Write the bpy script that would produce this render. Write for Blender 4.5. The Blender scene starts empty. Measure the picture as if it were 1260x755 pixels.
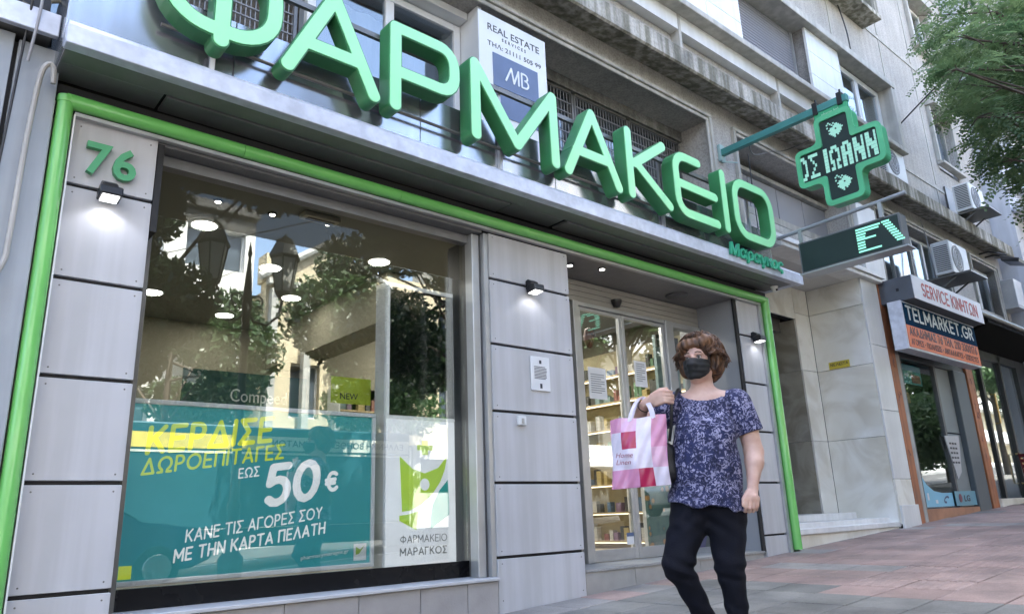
import bpy, bmesh, math, random
import numpy as np
from mathutils import Vector, Matrix
random.seed(7)
R = math.radians
scene = bpy.context.scene
COL = scene.collection

# ------------------------------------------------------------------ camera, world, sun, exposure
cam_d = bpy.data.cameras.new('camera'); cam = bpy.data.objects.new('camera', cam_d); COL.objects.link(cam)
cam_d.sensor_width = 36.0; cam_d.lens = 36.0 * 903.28 / 1260.0
cam_d.clip_start = 0.05; cam_d.clip_end = 2000
_X = Vector((0.76208421, 0.1502554, 0.62980233)); _Y = Vector((-0.64645943, 0.23110972, 0.72710281)); _Z = Vector((-0.03630232, -0.96125523, 0.27325909))
cam.matrix_world = Matrix(((_X.x, -_X.y, -_X.z, 0), (_Y.x, -_Y.y, -_Y.z, 0), (_Z.x, -_Z.y, -_Z.z, 0), (0, 0, 0, 1)))
scene.camera = cam
SUN_EL, SUN_AZ = 65, 18          # azimuth measured from +Y (behind the building) towards +X
w = bpy.data.worlds.new('World'); scene.world = w; w.use_nodes = True
nt = w.node_tree; nt.nodes.clear()
sky = nt.nodes.new('ShaderNodeTexSky'); sky.sky_type = 'NISHITA'; sky.sun_disc = False
sky.sun_elevation = R(SUN_EL); sky.sun_rotation = R(SUN_AZ); sky.dust_density = 4.0; sky.air_density = 1.0
bg = nt.nodes.new('ShaderNodeBackground'); bg.inputs['Strength'].default_value = 0.15
wo = nt.nodes.new('ShaderNodeOutputWorld')
nt.links.new(sky.outputs[0], bg.inputs[0]); nt.links.new(bg.outputs[0], wo.inputs[0])
sd = bpy.data.lights.new('sun', 'SUN'); sd.energy = 4.0; sd.angle = R(0.5); sd.color = (1, 0.95, 0.88)
so = bpy.data.objects.new('sun', sd); COL.objects.link(so)
sv = Vector((math.sin(R(SUN_AZ)) * math.cos(R(SUN_EL)), math.cos(R(SUN_AZ)) * math.cos(R(SUN_EL)), math.sin(R(SUN_EL))))
so.rotation_euler = sv.to_track_quat('Z', 'Y').to_euler(); so.location = (0, 0, 40)
scene.view_settings.view_transform = 'Standard'; scene.view_settings.look = 'None'
scene.view_settings.exposure = 3.0; scene.view_settings.gamma = 1
scene.render.engine = 'CYCLES'
scene.cycles.max_bounces = 8; scene.cycles.transparent_max_bounces = 12; scene.cycles.caustics_reflective = False

def gz(x): return -0.87 + 0.0487 * x      # the pavement climbs to the right

# ------------------------------------------------------------------ materials
def _nodes(name):
    m = bpy.data.materials.new(name); m.use_nodes = True
    n = m.node_tree.nodes; l = m.node_tree.links
    b = n['Principled BSDF']
    return m, n, l, b
MATS = {}
def pm(name, col, rough=.5, metal=0.0, var=.12, vs=3.0, streak=0.0, bump=0.0, bs=60.0, coat=0.0, col2=None, spec=.5, speck=0.0):
    """painted / plastered / metal surface with procedural wear"""
    if name in MATS: return MATS[name]
    m, n, l, b = _nodes(name)
    tc = n.new('ShaderNodeTexCoord')
    no = n.new('ShaderNodeTexNoise'); no.inputs['Scale'].default_value = vs; no.inputs['Detail'].default_value = 8
    l.new(tc.outputs['Object'], no.inputs['Vector'])
    rp = n.new('ShaderNodeValToRGB')
    c = Vector(col[:3]); d = Vector(col2[:3]) if col2 else c * (1 - var * 2)
    rp.color_ramp.elements[0].position = .3; rp.color_ramp.elements[1].position = .7
    rp.color_ramp.elements[0].color = (*d, 1); rp.color_ramp.elements[1].color = (*(c if col2 else c * (1 + var * .5)), 1)
    l.new(no.outputs['Fac'], rp.inputs['Fac']); out = rp.outputs['Color']
    if streak:
        mp = n.new('ShaderNodeMapping'); mp.inputs['Scale'].default_value = (9, 9, .5)
        ns = n.new('ShaderNodeTexNoise'); ns.inputs['Scale'].default_value = 1.0; ns.inputs['Detail'].default_value = 6
        l.new(tc.outputs['Object'], mp.inputs['Vector']); l.new(mp.outputs[0], ns.inputs['Vector'])
        r2 = n.new('ShaderNodeValToRGB'); r2.color_ramp.elements[0].position = .42; r2.color_ramp.elements[1].position = .62
        r2.color_ramp.elements[0].color = (1 - streak, 1 - streak, 1 - streak * 1.1, 1); r2.color_ramp.elements[1].color = (1, 1, 1, 1)
        l.new(ns.outputs['Fac'], r2.inputs['Fac'])
        mx = n.new('ShaderNodeMix'); mx.data_type = 'RGBA'; mx.blend_type = 'MULTIPLY'; mx.inputs[0].default_value = 1
        l.new(out, mx.inputs[6]); l.new(r2.outputs[0], mx.inputs[7]); out = mx.outputs[2]
    if speck:
        n3 = n.new('ShaderNodeTexNoise'); n3.inputs['Scale'].default_value = bs; n3.inputs['Detail'].default_value = 3
        l.new(tc.outputs['Object'], n3.inputs['Vector'])
        r3 = n.new('ShaderNodeValToRGB'); r3.color_ramp.elements[0].position = .35; r3.color_ramp.elements[1].position = .6
        r3.color_ramp.elements[0].color = (1 - speck,) * 3 + (1,); r3.color_ramp.elements[1].color = (1 + speck * .3,) * 3 + (1,)
        l.new(n3.outputs['Fac'], r3.inputs['Fac'])
        mx = n.new('ShaderNodeMix'); mx.data_type = 'RGBA'; mx.blend_type = 'MULTIPLY'; mx.inputs[0].default_value = 1
        l.new(out, mx.inputs[6]); l.new(r3.outputs[0], mx.inputs[7]); out = mx.outputs[2]
    l.new(out, b.inputs['Base Color'])
    b.inputs['Roughness'].default_value = rough; b.inputs['Metallic'].default_value = metal
    rr = n.new('ShaderNodeMapRange'); rr.inputs['To Min'].default_value = max(.02, rough - .08); rr.inputs['To Max'].default_value = min(1, rough + .1)
    l.new(no.outputs['Fac'], rr.inputs['Value']); l.new(rr.outputs[0], b.inputs['Roughness'])
    b.inputs['Specular IOR Level'].default_value = spec
    if coat: b.inputs['Coat Weight'].default_value = coat; b.inputs['Coat Roughness'].default_value = .05
    if bump:
        nb = n.new('ShaderNodeTexNoise'); nb.inputs['Scale'].default_value = bs; nb.inputs['Detail'].default_value = 5
        l.new(tc.outputs['Object'], nb.inputs['Vector'])
        bp = n.new('ShaderNodeBump'); bp.inputs['Strength'].default_value = bump; bp.inputs['Distance'].default_value = .01
        l.new(nb.outputs['Fac'], bp.inputs['Height']); l.new(bp.outputs[0], b.inputs['Normal'])
    MATS[name] = m; return m
def em(name, col, s):
    if name in MATS: return MATS[name]
    m, n, l, b = _nodes(name)
    b.inputs['Base Color'].default_value = (*col, 1); b.inputs['Emission Color'].default_value = (*col, 1); b.inputs['Emission Strength'].default_value = s
    MATS[name] = m; return m
def glass(name, refl=.25, tint=(1, 1, 1), rough=0.0, wob=.0):
    if name in MATS: return MATS[name]
    m, n, l, b = _nodes(name); n.remove(b)
    o = n['Material Output']
    t = n.new('ShaderNodeBsdfTransparent'); t.inputs[0].default_value = (*tint, 1)
    g = n.new('ShaderNodeBsdfGlossy'); g.inputs['Roughness'].default_value = rough; g.inputs[0].default_value = (.95, 1, .98, 1)
    ge = n.new('ShaderNodeNewGeometry'); dt = n.new('ShaderNodeVectorMath'); dt.operation = 'DOT_PRODUCT'; l.new(ge.outputs['Incoming'], dt.inputs[0]); l.new(ge.outputs['Normal'], dt.inputs[1])
    ab = n.new('ShaderNodeMath'); ab.operation = 'ABSOLUTE'; l.new(dt.outputs['Value'], ab.inputs[0]); om = n.new('ShaderNodeMath'); om.operation = 'SUBTRACT'; om.inputs[0].default_value = 1; l.new(ab.outputs[0], om.inputs[1])
    pw = n.new('ShaderNodeMath'); pw.operation = 'POWER'; pw.inputs[1].default_value = 4.5; l.new(om.outputs[0], pw.inputs[0])
    mr = n.new('ShaderNodeMapRange'); mr.inputs['To Min'].default_value = refl; mr.inputs['To Max'].default_value = 1.0
    l.new(pw.outputs[0], mr.inputs['Value'])
    mx = n.new('ShaderNodeMixShader'); l.new(mr.outputs[0], mx.inputs[0]); l.new(t.outputs[0], mx.inputs[1]); l.new(g.outputs[0], mx.inputs[2])
    if wob:
        tc = n.new('ShaderNodeTexCoord'); nb = n.new('ShaderNodeTexNoise'); nb.inputs['Scale'].default_value = 1.3; nb.inputs['Detail'].default_value = 1
        bp = n.new('ShaderNodeBump'); bp.inputs['Strength'].default_value = wob; bp.inputs['Distance'].default_value = .02
        l.new(tc.outputs['Object'], nb.inputs['Vector']); l.new(nb.outputs['Fac'], bp.inputs['Height']); l.new(bp.outputs[0], g.inputs['Normal'])
    l.new(mx.outputs[0], o.inputs['Surface'])
    MATS[name] = m; return m

PANEL = pm('panel_lavender_grey', (.55, .55, .575), .34, .0, .09, .9, streak=.13, speck=0)
BLACKG = pm('gloss_black', (.008, .008, .009), .25, 0, .1, 3, spec=.25)
DARKGREY = pm('dark_grey_metal', (.10, .10, .105), .42, .3, .12, 2)
SOFFIT = pm('soffit_metal', (.24, .24, .245), .35, .35, .1, 1.5, streak=.08)
ALU = pm('aluminium', (.48, .49, .50), .35, .6, .08, 4)
ALU_D = pm('dark_aluminium', (.17, .165, .155), .35, .5, .1, 4)
STEEL = pm('brushed_steel', (.56, .58, .62), .22, .85, .1, 1.6, streak=.12)
LIP = pm('lip_painted_metal', (.66, .69, .78), .35, .1, .08, 6, speck=.12, bs=14)
BLACK = pm('black_plastic', (.015, .015, .017), .35, 0, .1, 5)
BLACKGAP = pm('black_gap', (.01, .01, .012), .6, 0, .1, 5)
GREEN = pm('green_tube_paint', (.17, .54, .13), .22, 0, .05, 2, coat=.5)
WHITE = pm('white_paint', (.74, .75, .76), .4, 0, .05, 3)
WHITE_PL = pm('white_plastic', (.72, .73, .73), .4, 0, .05, 3)
STUCCO = pm('grey_stucco', (.49, .462, .435), .9, 0, .10, 1.3, streak=.12, bump=.5, bs=45, speck=.22)
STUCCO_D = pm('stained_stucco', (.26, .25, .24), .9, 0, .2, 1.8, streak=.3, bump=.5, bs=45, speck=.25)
LEDGE = pm('weathered_concrete', (.50, .47, .42), .85, 0, .2, 2.6, streak=.6, bump=.4, bs=30, speck=.2)
MOULD = pm('painted_moulding', (.52, .50, .46), .7, 0, .12, 3, streak=.2)
MARBLE_W = pm('white_marble', (.74, .74, .73), .35, 0, .06, 2.2, streak=.08)
TILE_SILL = pm('beige_stone_tile', (.36, .34, .33), .55, 0, .08, 6, bump=.2, bs=70)
MINT = pm('mint_letter_face', (.38, .92, .46), .35, 0, .05, 2, coat=.2)
MINT_S = pm('green_letter_side', (.05, .25, .09), .4, 0, .15, 3)
CROSS_G = pm('cross_green_rim', (.06, .42, .20), .35, 0, .08, 3, coat=.2)
TEAL_BAR = pm('teal_bracket_paint', (.07, .26, .24), .4, .1, .12, 5)
LED_BG = pm('led_black', (.012, .028, .024), .45, 0, .1, 5)
LED_ON = em('led_lit', (.28, .78, .55), .12)
LED_ON2 = em('led_lit_pale', (.30, .58, .46), .07)
GLASS_WIN = glass('shop_glass', .14, (.98, .99, .975))
GLASS_DOOR = glass('door_glass', .14, (.98, .98, .96))
GLASS_UP = glass('upper_window_glass', .15, (.75, .8, .86), .02, .2)
GLASS_DK = glass('dark_shop_glass', .08, (.92, .94, .94))
MUTED_GLASS = glass('muted_reflection_strip', .012, (.93, .93, .9))  # reflections held back in this glass to darken the top of the window

def marble(name, base, vein, sc=1.2):
    m, n, l, b = _nodes(name)
    tc = n.new('ShaderNodeTexCoord'); no = n.new('ShaderNodeTexNoise'); no.inputs['Scale'].default_value = sc; no.inputs['Detail'].default_value = 12; no.inputs['Distortion'].default_value = 1.6
    oi = n.new('ShaderNodeObjectInfo'); ad = n.new('ShaderNodeVectorMath'); ad.operation = 'ADD'
    mul = n.new('ShaderNodeVectorMath'); mul.operation = 'SCALE'; mul.inputs['Scale'].default_value = 1.0
    cx = n.new('ShaderNodeCombineXYZ'); ml = n.new('ShaderNodeMath'); ml.operation = 'MULTIPLY'; ml.inputs[1].default_value = 40
    l.new(oi.outputs['Random'], ml.inputs[0]); l.new(ml.outputs[0], cx.inputs[0])
    l.new(tc.outputs['Object'], ad.inputs[0]); l.new(cx.outputs[0], ad.inputs[1]); l.new(ad.outputs[0], no.inputs['Vector'])
    rp = n.new('ShaderNodeValToRGB'); e = rp.color_ramp.elements
    e[0].position = .38; e[0].color = (*vein, 1); e[1].position = .56; e[1].color = (*base, 1)
    l.new(no.outputs['Fac'], rp.inputs[0])
    n2 = n.new('ShaderNodeTexNoise'); n2.inputs['Scale'].default_value = .9; n2.inputs['Detail'].default_value = 3; l.new(tc.outputs['Object'], n2.inputs['Vector'])
    r2 = n.new('ShaderNodeValToRGB'); r2.color_ramp.elements[0].color = (.82, .78, .68, 1); r2.color_ramp.elements[0].position = .35; r2.color_ramp.elements[1].color = (1, 1, 1, 1); r2.color_ramp.elements[1].position = .62
    l.new(n2.outputs['Fac'], r2.inputs[0])
    mx = n.new('ShaderNodeMix'); mx.data_type = 'RGBA'; mx.blend_type = 'MULTIPLY'; mx.inputs[0].default_value = .8
    l.new(rp.outputs[0], mx.inputs[6]); l.new(r2.outputs[0], mx.inputs[7]); l.new(mx.outputs[2], b.inputs['Base Color'])
    b.inputs['Roughness'].default_value = .38
    MATS[name] = m; return m
MARBLE = marble('grey_veined_marble', (.86, .86, .83), (.70, .68, .62))
MARBLE_D = marble('dark_veined_marble', (.40, .385, .34), (.27, .26, .22), 2)

def paving(name, a, b_, sc=1.0):
    m, n, l, b = _nodes(name)
    tc = n.new('ShaderNodeTexCoord'); oi = n.new('ShaderNodeObjectInfo')
    no = n.new('ShaderNodeTexNoise'); no.inputs['Scale'].default_value = 2.2; no.inputs['Detail'].default_value = 6
    ge = n.new('ShaderNodeNewGeometry'); l.new(ge.outputs['Position'], no.inputs['Vector'])
    rp = n.new('ShaderNodeValToRGB'); rp.color_ramp.elements[0].position = .35; rp.color_ramp.elements[1].position = .68
    rp.color_ramp.elements[0].color = (*b_, 1); rp.color_ramp.elements[1].color = (*a, 1); l.new(no.outputs['Fac'], rp.inputs[0])
    hs = n.new('ShaderNodeHueSaturation'); mr = n.new('ShaderNodeMapRange'); mr.inputs['To Min'].default_value = .86; mr.inputs['To Max'].default_value = 1.12
    l.new(oi.outputs['Random'], mr.inputs['Value']); l.new(mr.outputs[0], hs.inputs['Value']); l.new(rp.outputs[0], hs.inputs['Color'])
    vo = n.new('ShaderNodeTexVoronoi'); vo.inputs['Scale'].default_value = 95; l.new(ge.outputs['Position'], vo.inputs['Vector'])
    r3 = n.new('ShaderNodeValToRGB'); r3.color_ramp.elements[0].color = (.62, .62, .62, 1); r3.color_ramp.elements[1].color = (1.15, 1.15, 1.15, 1); r3.color_ramp.elements[1].position = .5
    l.new(vo.outputs['Distance'], r3.inputs[0])
    mx = n.new('ShaderNodeMix'); mx.data_type = 'RGBA'; mx.blend_type = 'MULTIPLY'; mx.inputs[0].default_value = .8
    l.new(hs.outputs[0], mx.inputs[6]); l.new(r3.outputs[0], mx.inputs[7])
    n5 = n.new('ShaderNodeTexNoise'); n5.inputs['Scale'].default_value = .9; n5.inputs['Detail'].default_value = 9; n5.inputs['Roughness'].default_value = .7; l.new(ge.outputs['Position'], n5.inputs['Vector'])
    r5 = n.new('ShaderNodeValToRGB'); r5.color_ramp.elements[0].position = .38; r5.color_ramp.elements[1].position = .6; r5.color_ramp.elements[0].color = (.62, .62, .62, 1); r5.color_ramp.elements[1].color = (1.08, 1.07, 1.05, 1); l.new(n5.outputs['Fac'], r5.inputs[0])
    v6 = n.new('ShaderNodeTexVoronoi'); v6.inputs['Scale'].default_value = 2.6; l.new(ge.outputs['Position'], v6.inputs['Vector']); r6 = n.new('ShaderNodeValToRGB'); r6.color_ramp.elements[0].position = .035; r6.color_ramp.elements[1].position = .05; r6.color_ramp.elements[0].color = (.45, .45, .45, 1); r6.color_ramp.elements[1].color = (1, 1, 1, 1); l.new(v6.outputs['Distance'], r6.inputs[0])
    m5 = n.new('ShaderNodeMix'); m5.data_type = 'RGBA'; m5.blend_type = 'MULTIPLY'; m5.inputs[0].default_value = 1; l.new(mx.outputs[2], m5.inputs[6]); l.new(r5.outputs[0], m5.inputs[7])
    m6 = n.new('ShaderNodeMix'); m6.data_type = 'RGBA'; m6.blend_type = 'MULTIPLY'; m6.inputs[0].default_value = 1; l.new(m5.outputs[2], m6.inputs[6]); l.new(r6.outputs[0], m6.inputs[7]); l.new(m6.outputs[2], b.inputs['Base Color'])
    bp = n.new('ShaderNodeBump'); bp.inputs['Strength'].default_value = .5; bp.inputs['Distance'].default_value = .004
    l.new(vo.outputs['Distance'], bp.inputs['Height']); l.new(bp.outputs[0], b.inputs['Normal'])
    b.inputs['Roughness'].default_value = .62
    MATS[name] = m; return m
PAVE_R = paving('worn_red_paver', (.36, .25, .22), (.26, .195, .175))
PAVE_G = paving('worn_grey_paver', (.33, .31, .29), (.25, .235, .22))
PAVE_K = paving('dark_aggregate', (.22, .215, .20), (.13, .13, .12))
ASPHALT = paving('asphalt', (.06, .06, .062), (.045, .045, .046))

def leafmat(name, c1, c2, tr=.3):
    m, n, l, b = _nodes(name)
    oi = n.new('ShaderNodeTexNoise'); tc = n.new('ShaderNodeTexCoord'); oi.inputs['Scale'].default_value = 1.7; oi.inputs['Detail'].default_value = 4
    l.new(tc.outputs['Object'], oi.inputs['Vector'])
    rp = n.new('ShaderNodeValToRGB'); rp.color_ramp.elements[0].position = .35; rp.color_ramp.elements[1].position = .65
    rp.color_ramp.elements[0].color = (*c1, 1); rp.color_ramp.elements[1].color = (*c2, 1)
    l.new(oi.outputs['Fac'], rp.inputs[0]); l.new(rp.outputs[0], b.inputs['Base Color']); b.inputs['Roughness'].default_value = .45
    t = n.new('ShaderNodeBsdfTranslucent'); l.new(rp.outputs[0], t.inputs[0]); mx = n.new('ShaderNodeMixShader'); mx.inputs[0].default_value = tr
    l.new(b.outputs[0], mx.inputs[1]); l.new(t.outputs[0], mx.inputs[2]); l.new(mx.outputs[0], n['Material Output'].inputs['Surface'])
    MATS[name] = m; return m
LEAF = leafmat('leaf_fresh', (.055, .12, .045), (.12, .21, .085), .5)
LEAF_B = leafmat('leaf_bright', (.08, .15, .065), (.19, .28, .13), .55)
LEAF_D = leafmat('leaf_dark', (.03, .065, .022), (.055, .10, .035))
BARK = pm('bark', (.11, .085, .065), .9, 0, .3, 8, bump=1, bs=25)

# ------------------------------------------------------------------ geometry helpers
class MB:
    def __init__(s): s.v = []; s.f = []
    def add(s, v, f):
        o = len(s.v); s.v += [tuple(p) for p in v]; s.f += [tuple(i + o for i in q) for q in f]; return s
    def box(s, x0, y0, z0, x1, y1, z1):
        if x1 < x0: x0, x1 = x1, x0
        if y1 < y0: y0, y1 = y1, y0
        if z1 < z0: z0, z1 = z1, z0
        return s.add([(x0, y0, z0), (x1, y0, z0), (x1, y1, z0), (x0, y1, z0), (x0, y0, z1), (x1, y0, z1), (x1, y1, z1), (x0, y1, z1)],
                     [(0, 3, 2, 1), (4, 5, 6, 7), (0, 1, 5, 4), (1, 2, 6, 5), (2, 3, 7, 6), (3, 0, 4, 7)])
    def prism(s, poly, axis, a, b):
        """polygon of 2D points extruded along axis (0,1,2) from a to b"""
        def P(p, c):
            return {0: (c, p[0], p[1]), 1: (p[0], c, p[1]), 2: (p[0], p[1], c)}[axis]
        n = len(poly); v = [P(p, a) for p in poly] + [P(p, b) for p in poly]
        f = [tuple(range(n))[::-1], tuple(range(n, 2 * n))] + [(i, (i + 1) % n, (i + 1) % n + n, i + n) for i in range(n)]
        return s.add(v, f)
    def hexa(s, p): # 8 points, bottom 4 then top 4
        return s.add(p, [(0, 3, 2, 1), (4, 5, 6, 7), (0, 1, 5, 4), (1, 2, 6, 5), (2, 3, 7, 6), (3, 0, 4, 7)])
    def tube(s, pts, r, n=10, caps=True):
        pts = [Vector(p) for p in pts]; rr = r if isinstance(r, (list, tuple)) else [r] * len(pts)
        rings = []; up = Vector((0, 0, 1))
        for i, p in enumerate(pts):
            t = (pts[min(i + 1, len(pts) - 1)] - pts[max(i - 1, 0)]).normalized()
            if i == 0:
                a = t.cross(up) if abs(t.dot(up)) < .95 else t.cross(Vector((1, 0, 0)))
                a.normalize()
            else: a = (a - t * a.dot(t)).normalized()
            b = t.cross(a)
            rings.append([p + (a * math.cos(k * 2 * math.pi / n) + b * math.sin(k * 2 * math.pi / n)) * rr[i] for k in range(n)])
        v = [q for g in rings for q in g]; f = []
        for i in range(len(pts) - 1):
            for k in range(n): f.append((i * n + k, i * n + (k + 1) % n, (i + 1) * n + (k + 1) % n, (i + 1) * n + k))
        if caps: f += [tuple(range(n))[::-1], tuple(range((len(pts) - 1) * n, len(pts) * n))]
        return s.add(v, f)
    def lathe(s, prof, c=(0, 0, 0), n=20, axis=2):
        v = []; f = []
        for r, z in prof:
            for k in range(n):
                a = k * 2 * math.pi / n; p = (r * math.cos(a), r * math.sin(a), z)
                if axis == 1: p = (p[0], p[2], p[1])
                if axis == 0: p = (p[2], p[0], p[1])
                v.append((p[0] + c[0], p[1] + c[1], p[2] + c[2]))
        for i in range(len(prof) - 1):
            for k in range(n): f.append((i * n + k, i * n + (k + 1) % n, (i + 1) * n + (k + 1) % n, (i + 1) * n + k))
        f += [tuple(range(n))[::-1], tuple(range((len(prof) - 1) * n, len(prof) * n))]
        return s.add(v, f)
def finish(me, bevel=0, smooth=False, seg=1):
    bm = bmesh.new(); bm.from_mesh(me)
    bmesh.ops.recalc_face_normals(bm, faces=bm.faces)
    if bevel:
        es = [e for e in bm.edges if len(e.link_faces) == 2 and e.calc_face_angle(0) > .6]
        bmesh.ops.bevel(bm, geom=es, offset=bevel, segments=seg, affect='EDGES', clamp_overlap=True)
    bm.to_mesh(me); bm.free()
    if smooth:
        me.shade_smooth()
        try: me.set_sharp_from_angle(angle=R(38))
        except Exception: pass
def tag(o, label=None, cat=None, group=None, kind=None):
    if label: o['label'] = label
    if cat: o['category'] = cat
    if group: o['group'] = group
    if kind: o['kind'] = kind
    return o
def obj(name, mb, mat, parent=None, bevel=0, smooth=False, label=None, recenter=True, seg=1, kind=None):
    if isinstance(mb, MB):
        me = bpy.data.meshes.new(name); me.from_pydata(mb.v, [], mb.f); me.validate(); finish(me, bevel, smooth, seg)
    else: me = mb
    o = bpy.data.objects.new(name, me); COL.objects.link(o); me.materials.clear(); me.materials.append(mat)
    # put the origin at the base of the shape
    if recenter and len(me.vertices):
        co = np.empty(len(me.vertices) * 3, 'f'); me.vertices.foreach_get('co', co); co = co.reshape(-1, 3)
        c = (co.min(0) + co.max(0)) / 2; c[2] = co[:, 2].min(); co -= c; me.vertices.foreach_set('co', co.ravel()); me.update()
        o.location = Vector([float(q) for q in c])
    if parent is not None:
        o.parent = parent; o.location = o.location - world_loc(parent)
    if label: o['label'] = label
    if kind: o['kind'] = kind
    return o
def world_loc(o):
    v = Vector((0, 0, 0))
    while o is not None: v = v + Vector(o.location); o = o.parent
    return v
def thing(name, label, cat, loc, group=None):
    o = bpy.data.objects.new(name, None); COL.objects.link(o); o.location = loc; o.empty_display_size = .2
    return tag(o, label, cat, group)
def bx(name, mat, parent, *b, bevel=0, label=None, kind=None):
    return obj(name, MB().box(*b), mat, parent, bevel=bevel, label=label, kind=kind)
def kids(o): return [c for c in bpy.data.objects if c.parent == o]
def copy_tree(o, parent=None):
    ch = list(o.children); c = o.copy(); COL.objects.link(c)
    if parent is not None: c.parent = parent
    for k in ch: copy_tree(k, c)
    return c
def text_mesh(body, size, extrude=0.0, align='LEFT', shear=0.0, space=1.0, offset=0.0, xscale=1.0):
    cu = bpy.data.curves.new('t', 'FONT'); cu.body = body; cu.size = size; cu.extrude = extrude; cu.align_x = align; cu.shear = shear
    cu.space_character = space; cu.offset = offset; cu.resolution_u = 3
    o = bpy.data.objects.new('t', cu); COL.objects.link(o)
    dg = bpy.context.evaluated_depsgraph_get(); me = bpy.data.meshes.new_from_object(o.evaluated_get(dg))
    bpy.data.objects.remove(o); bpy.data.curves.remove(cu)
    if xscale != 1: me.transform(Matrix.Diagonal((xscale, 1, 1, 1)))
    return me
FACE_Y = Matrix(((1, 0, 0, 0), (0, 0, -1, 0), (0, 1, 0, 0), (0, 0, 0, 1)))          # text in XY -> stands in XZ facing -Y
FACE_X = Matrix(((0, 0, -1, 0), (-1, 0, 0, 0), (0, 1, 0, 0), (0, 0, 0, 1)))         # reads towards -Y, faces -X
FACE_ST = Matrix(((-1, 0, 0, 0), (0, 0, 1, 0), (0, 1, 0, 0), (0, 0, 0, 1)))        # faces +Y (opposite side of street)
def text(name, body, size, loc, mat, parent, M=FACE_Y, rot=0.0, width=None, **k):
    me = text_mesh(body, size, **k)
    if width and len(me.vertices):
        xs = [v.co.x for v in me.vertices]; sx = width / (max(xs) - min(xs)); me.transform(Matrix.Diagonal((sx, 1, 1, 1)))
    me.transform(Matrix.Translation(loc) @ M @ Matrix.Rotation(rot, 4, 'Z'))
    return obj(name, me, mat, parent)
# strokes -> outline by marching squares on a distance field -> filled, extruded mesh
def contours(F, x0, y0, h):
    ins = F < 0; seg = {}
    ny, nx = F.shape
    c = ins[:-1, :-1] * 1 + ins[:-1, 1:] * 2 + ins[1:, 1:] * 4 + ins[1:, :-1] * 8
    T = {1: [(3, 0)], 2: [(0, 1)], 3: [(3, 1)], 4: [(1, 2)], 5: [(3, 2), (1, 0)], 6: [(0, 2)], 7: [(3, 2)], 8: [(2, 3)], 9: [(2, 0)], 10: [(0, 3), (2, 1)], 11: [(2, 1)], 12: [(1, 3)], 13: [(1, 0)], 14: [(0, 3)]}
    pts = {}
    def key(i, j, e): return {0: (i, j, 'h'), 1: (i, j + 1, 'v'), 2: (i + 1, j, 'h'), 3: (i, j, 'v')}[e]
    for i, j in np.argwhere((c > 0) & (c < 15)):
        i = int(i); j = int(j)
        for a, b in T[int(c[i, j])]:
            ka, kb = key(i, j, a), key(i, j, b); seg[ka] = kb
    def pos(k):
        i, j, t = k
        if t == 'h': a, b = F[i, j], F[i, j + 1]; s = a / (a - b); return (x0 + (j + s) * h, y0 + i * h)
        a, b = F[i, j], F[i + 1, j]; s = a / (a - b); return (x0 + j * h, y0 + (i + s) * h)
    loops = []; used = set()
    for k in list(seg):
        if k in used: continue
        L = []; q = k
        while q not in used and q in seg: used.add(q); L.append(pos(q)); q = seg[q]
        if len(L) > 5:
            # simplify
            keep = []
            for t in range(len(L)):
                a, b, d = L[t - 1], L[t], L[(t + 1) % len(L)]
                cr = abs((b[0] - a[0]) * (d[1] - b[1]) - (b[1] - a[1]) * (d[0] - b[0]))
                if cr > 1e-3 * h * h or t % 8 == 0: keep.append(b)
            loops.append(keep)
    return loops
def fill_loops(loops, extrude, bevel=0.0):
    cu = bpy.data.curves.new('s', 'CURVE'); cu.dimensions = '2D'; cu.fill_mode = 'BOTH'; cu.extrude = extrude; cu.bevel_depth = bevel; cu.bevel_resolution = 1
    for L in loops:
        sp = cu.splines.new('POLY'); sp.points.add(len(L) - 1); sp.use_cyclic_u = True
        for p, q in zip(sp.points, L): p.co = (q[0], q[1], 0, 1)
    o = bpy.data.objects.new('s', cu); COL.objects.link(o)
    dg = bpy.context.evaluated_depsgraph_get(); me = bpy.data.meshes.new_from_object(o.evaluated_get(dg))
    bpy.data.objects.remove(o); bpy.data.curves.remove(cu); return me
def stroke_field(strokes, r, h=.006, pad=.03):
    P = np.array([p for s in strokes for p in s]); x0, y0 = P.min(0) - r - pad; x1, y1 = P.max(0) + r + pad
    xs = np.arange(x0, x1, h); ys = np.arange(y0, y1, h); GX, GY = np.meshgrid(xs, ys); F = np.full(GX.shape, 9.)
    for s in strokes:
        for (ax, ay), (bx_, by) in zip(s[:-1], s[1:]):
            dx, dy = bx_ - ax, by - ay; t = np.clip(((GX - ax) * dx + (GY - ay) * dy) / (dx * dx + dy * dy + 1e-12), 0, 1)
            F = np.minimum(F, np.hypot(GX - ax - t * dx, GY - ay - t * dy))
    return F - r, x0, y0, h
def arc(cx, cy, rx, ry, a0, a1, n=10):
    return [(cx + rx * math.cos(R(a0 + (a1 - a0) * i / n)), cy + ry * math.sin(R(a0 + (a1 - a0) * i / n))) for i in range(n + 1)]
def rpoly(pts, r, n=5):
    """polygon with rounded corners"""
    out = []; N = len(pts)
    for i in range(N):
        a, b, c = Vector(pts[i - 1]), Vector(pts[i]), Vector(pts[(i + 1) % N])
        u = (a - b).normalized(); v = (c - b).normalized(); rr = min(r, (a - b).length / 2, (c - b).length / 2)
        p, q = b + u * rr, b + v * rr
        for k in range(n + 1):
            t = k / n; w_ = p * (1 - t) ** 2 + b * 2 * t * (1 - t) + q * t * t; out.append((w_.x, w_.y))
    return out

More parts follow.
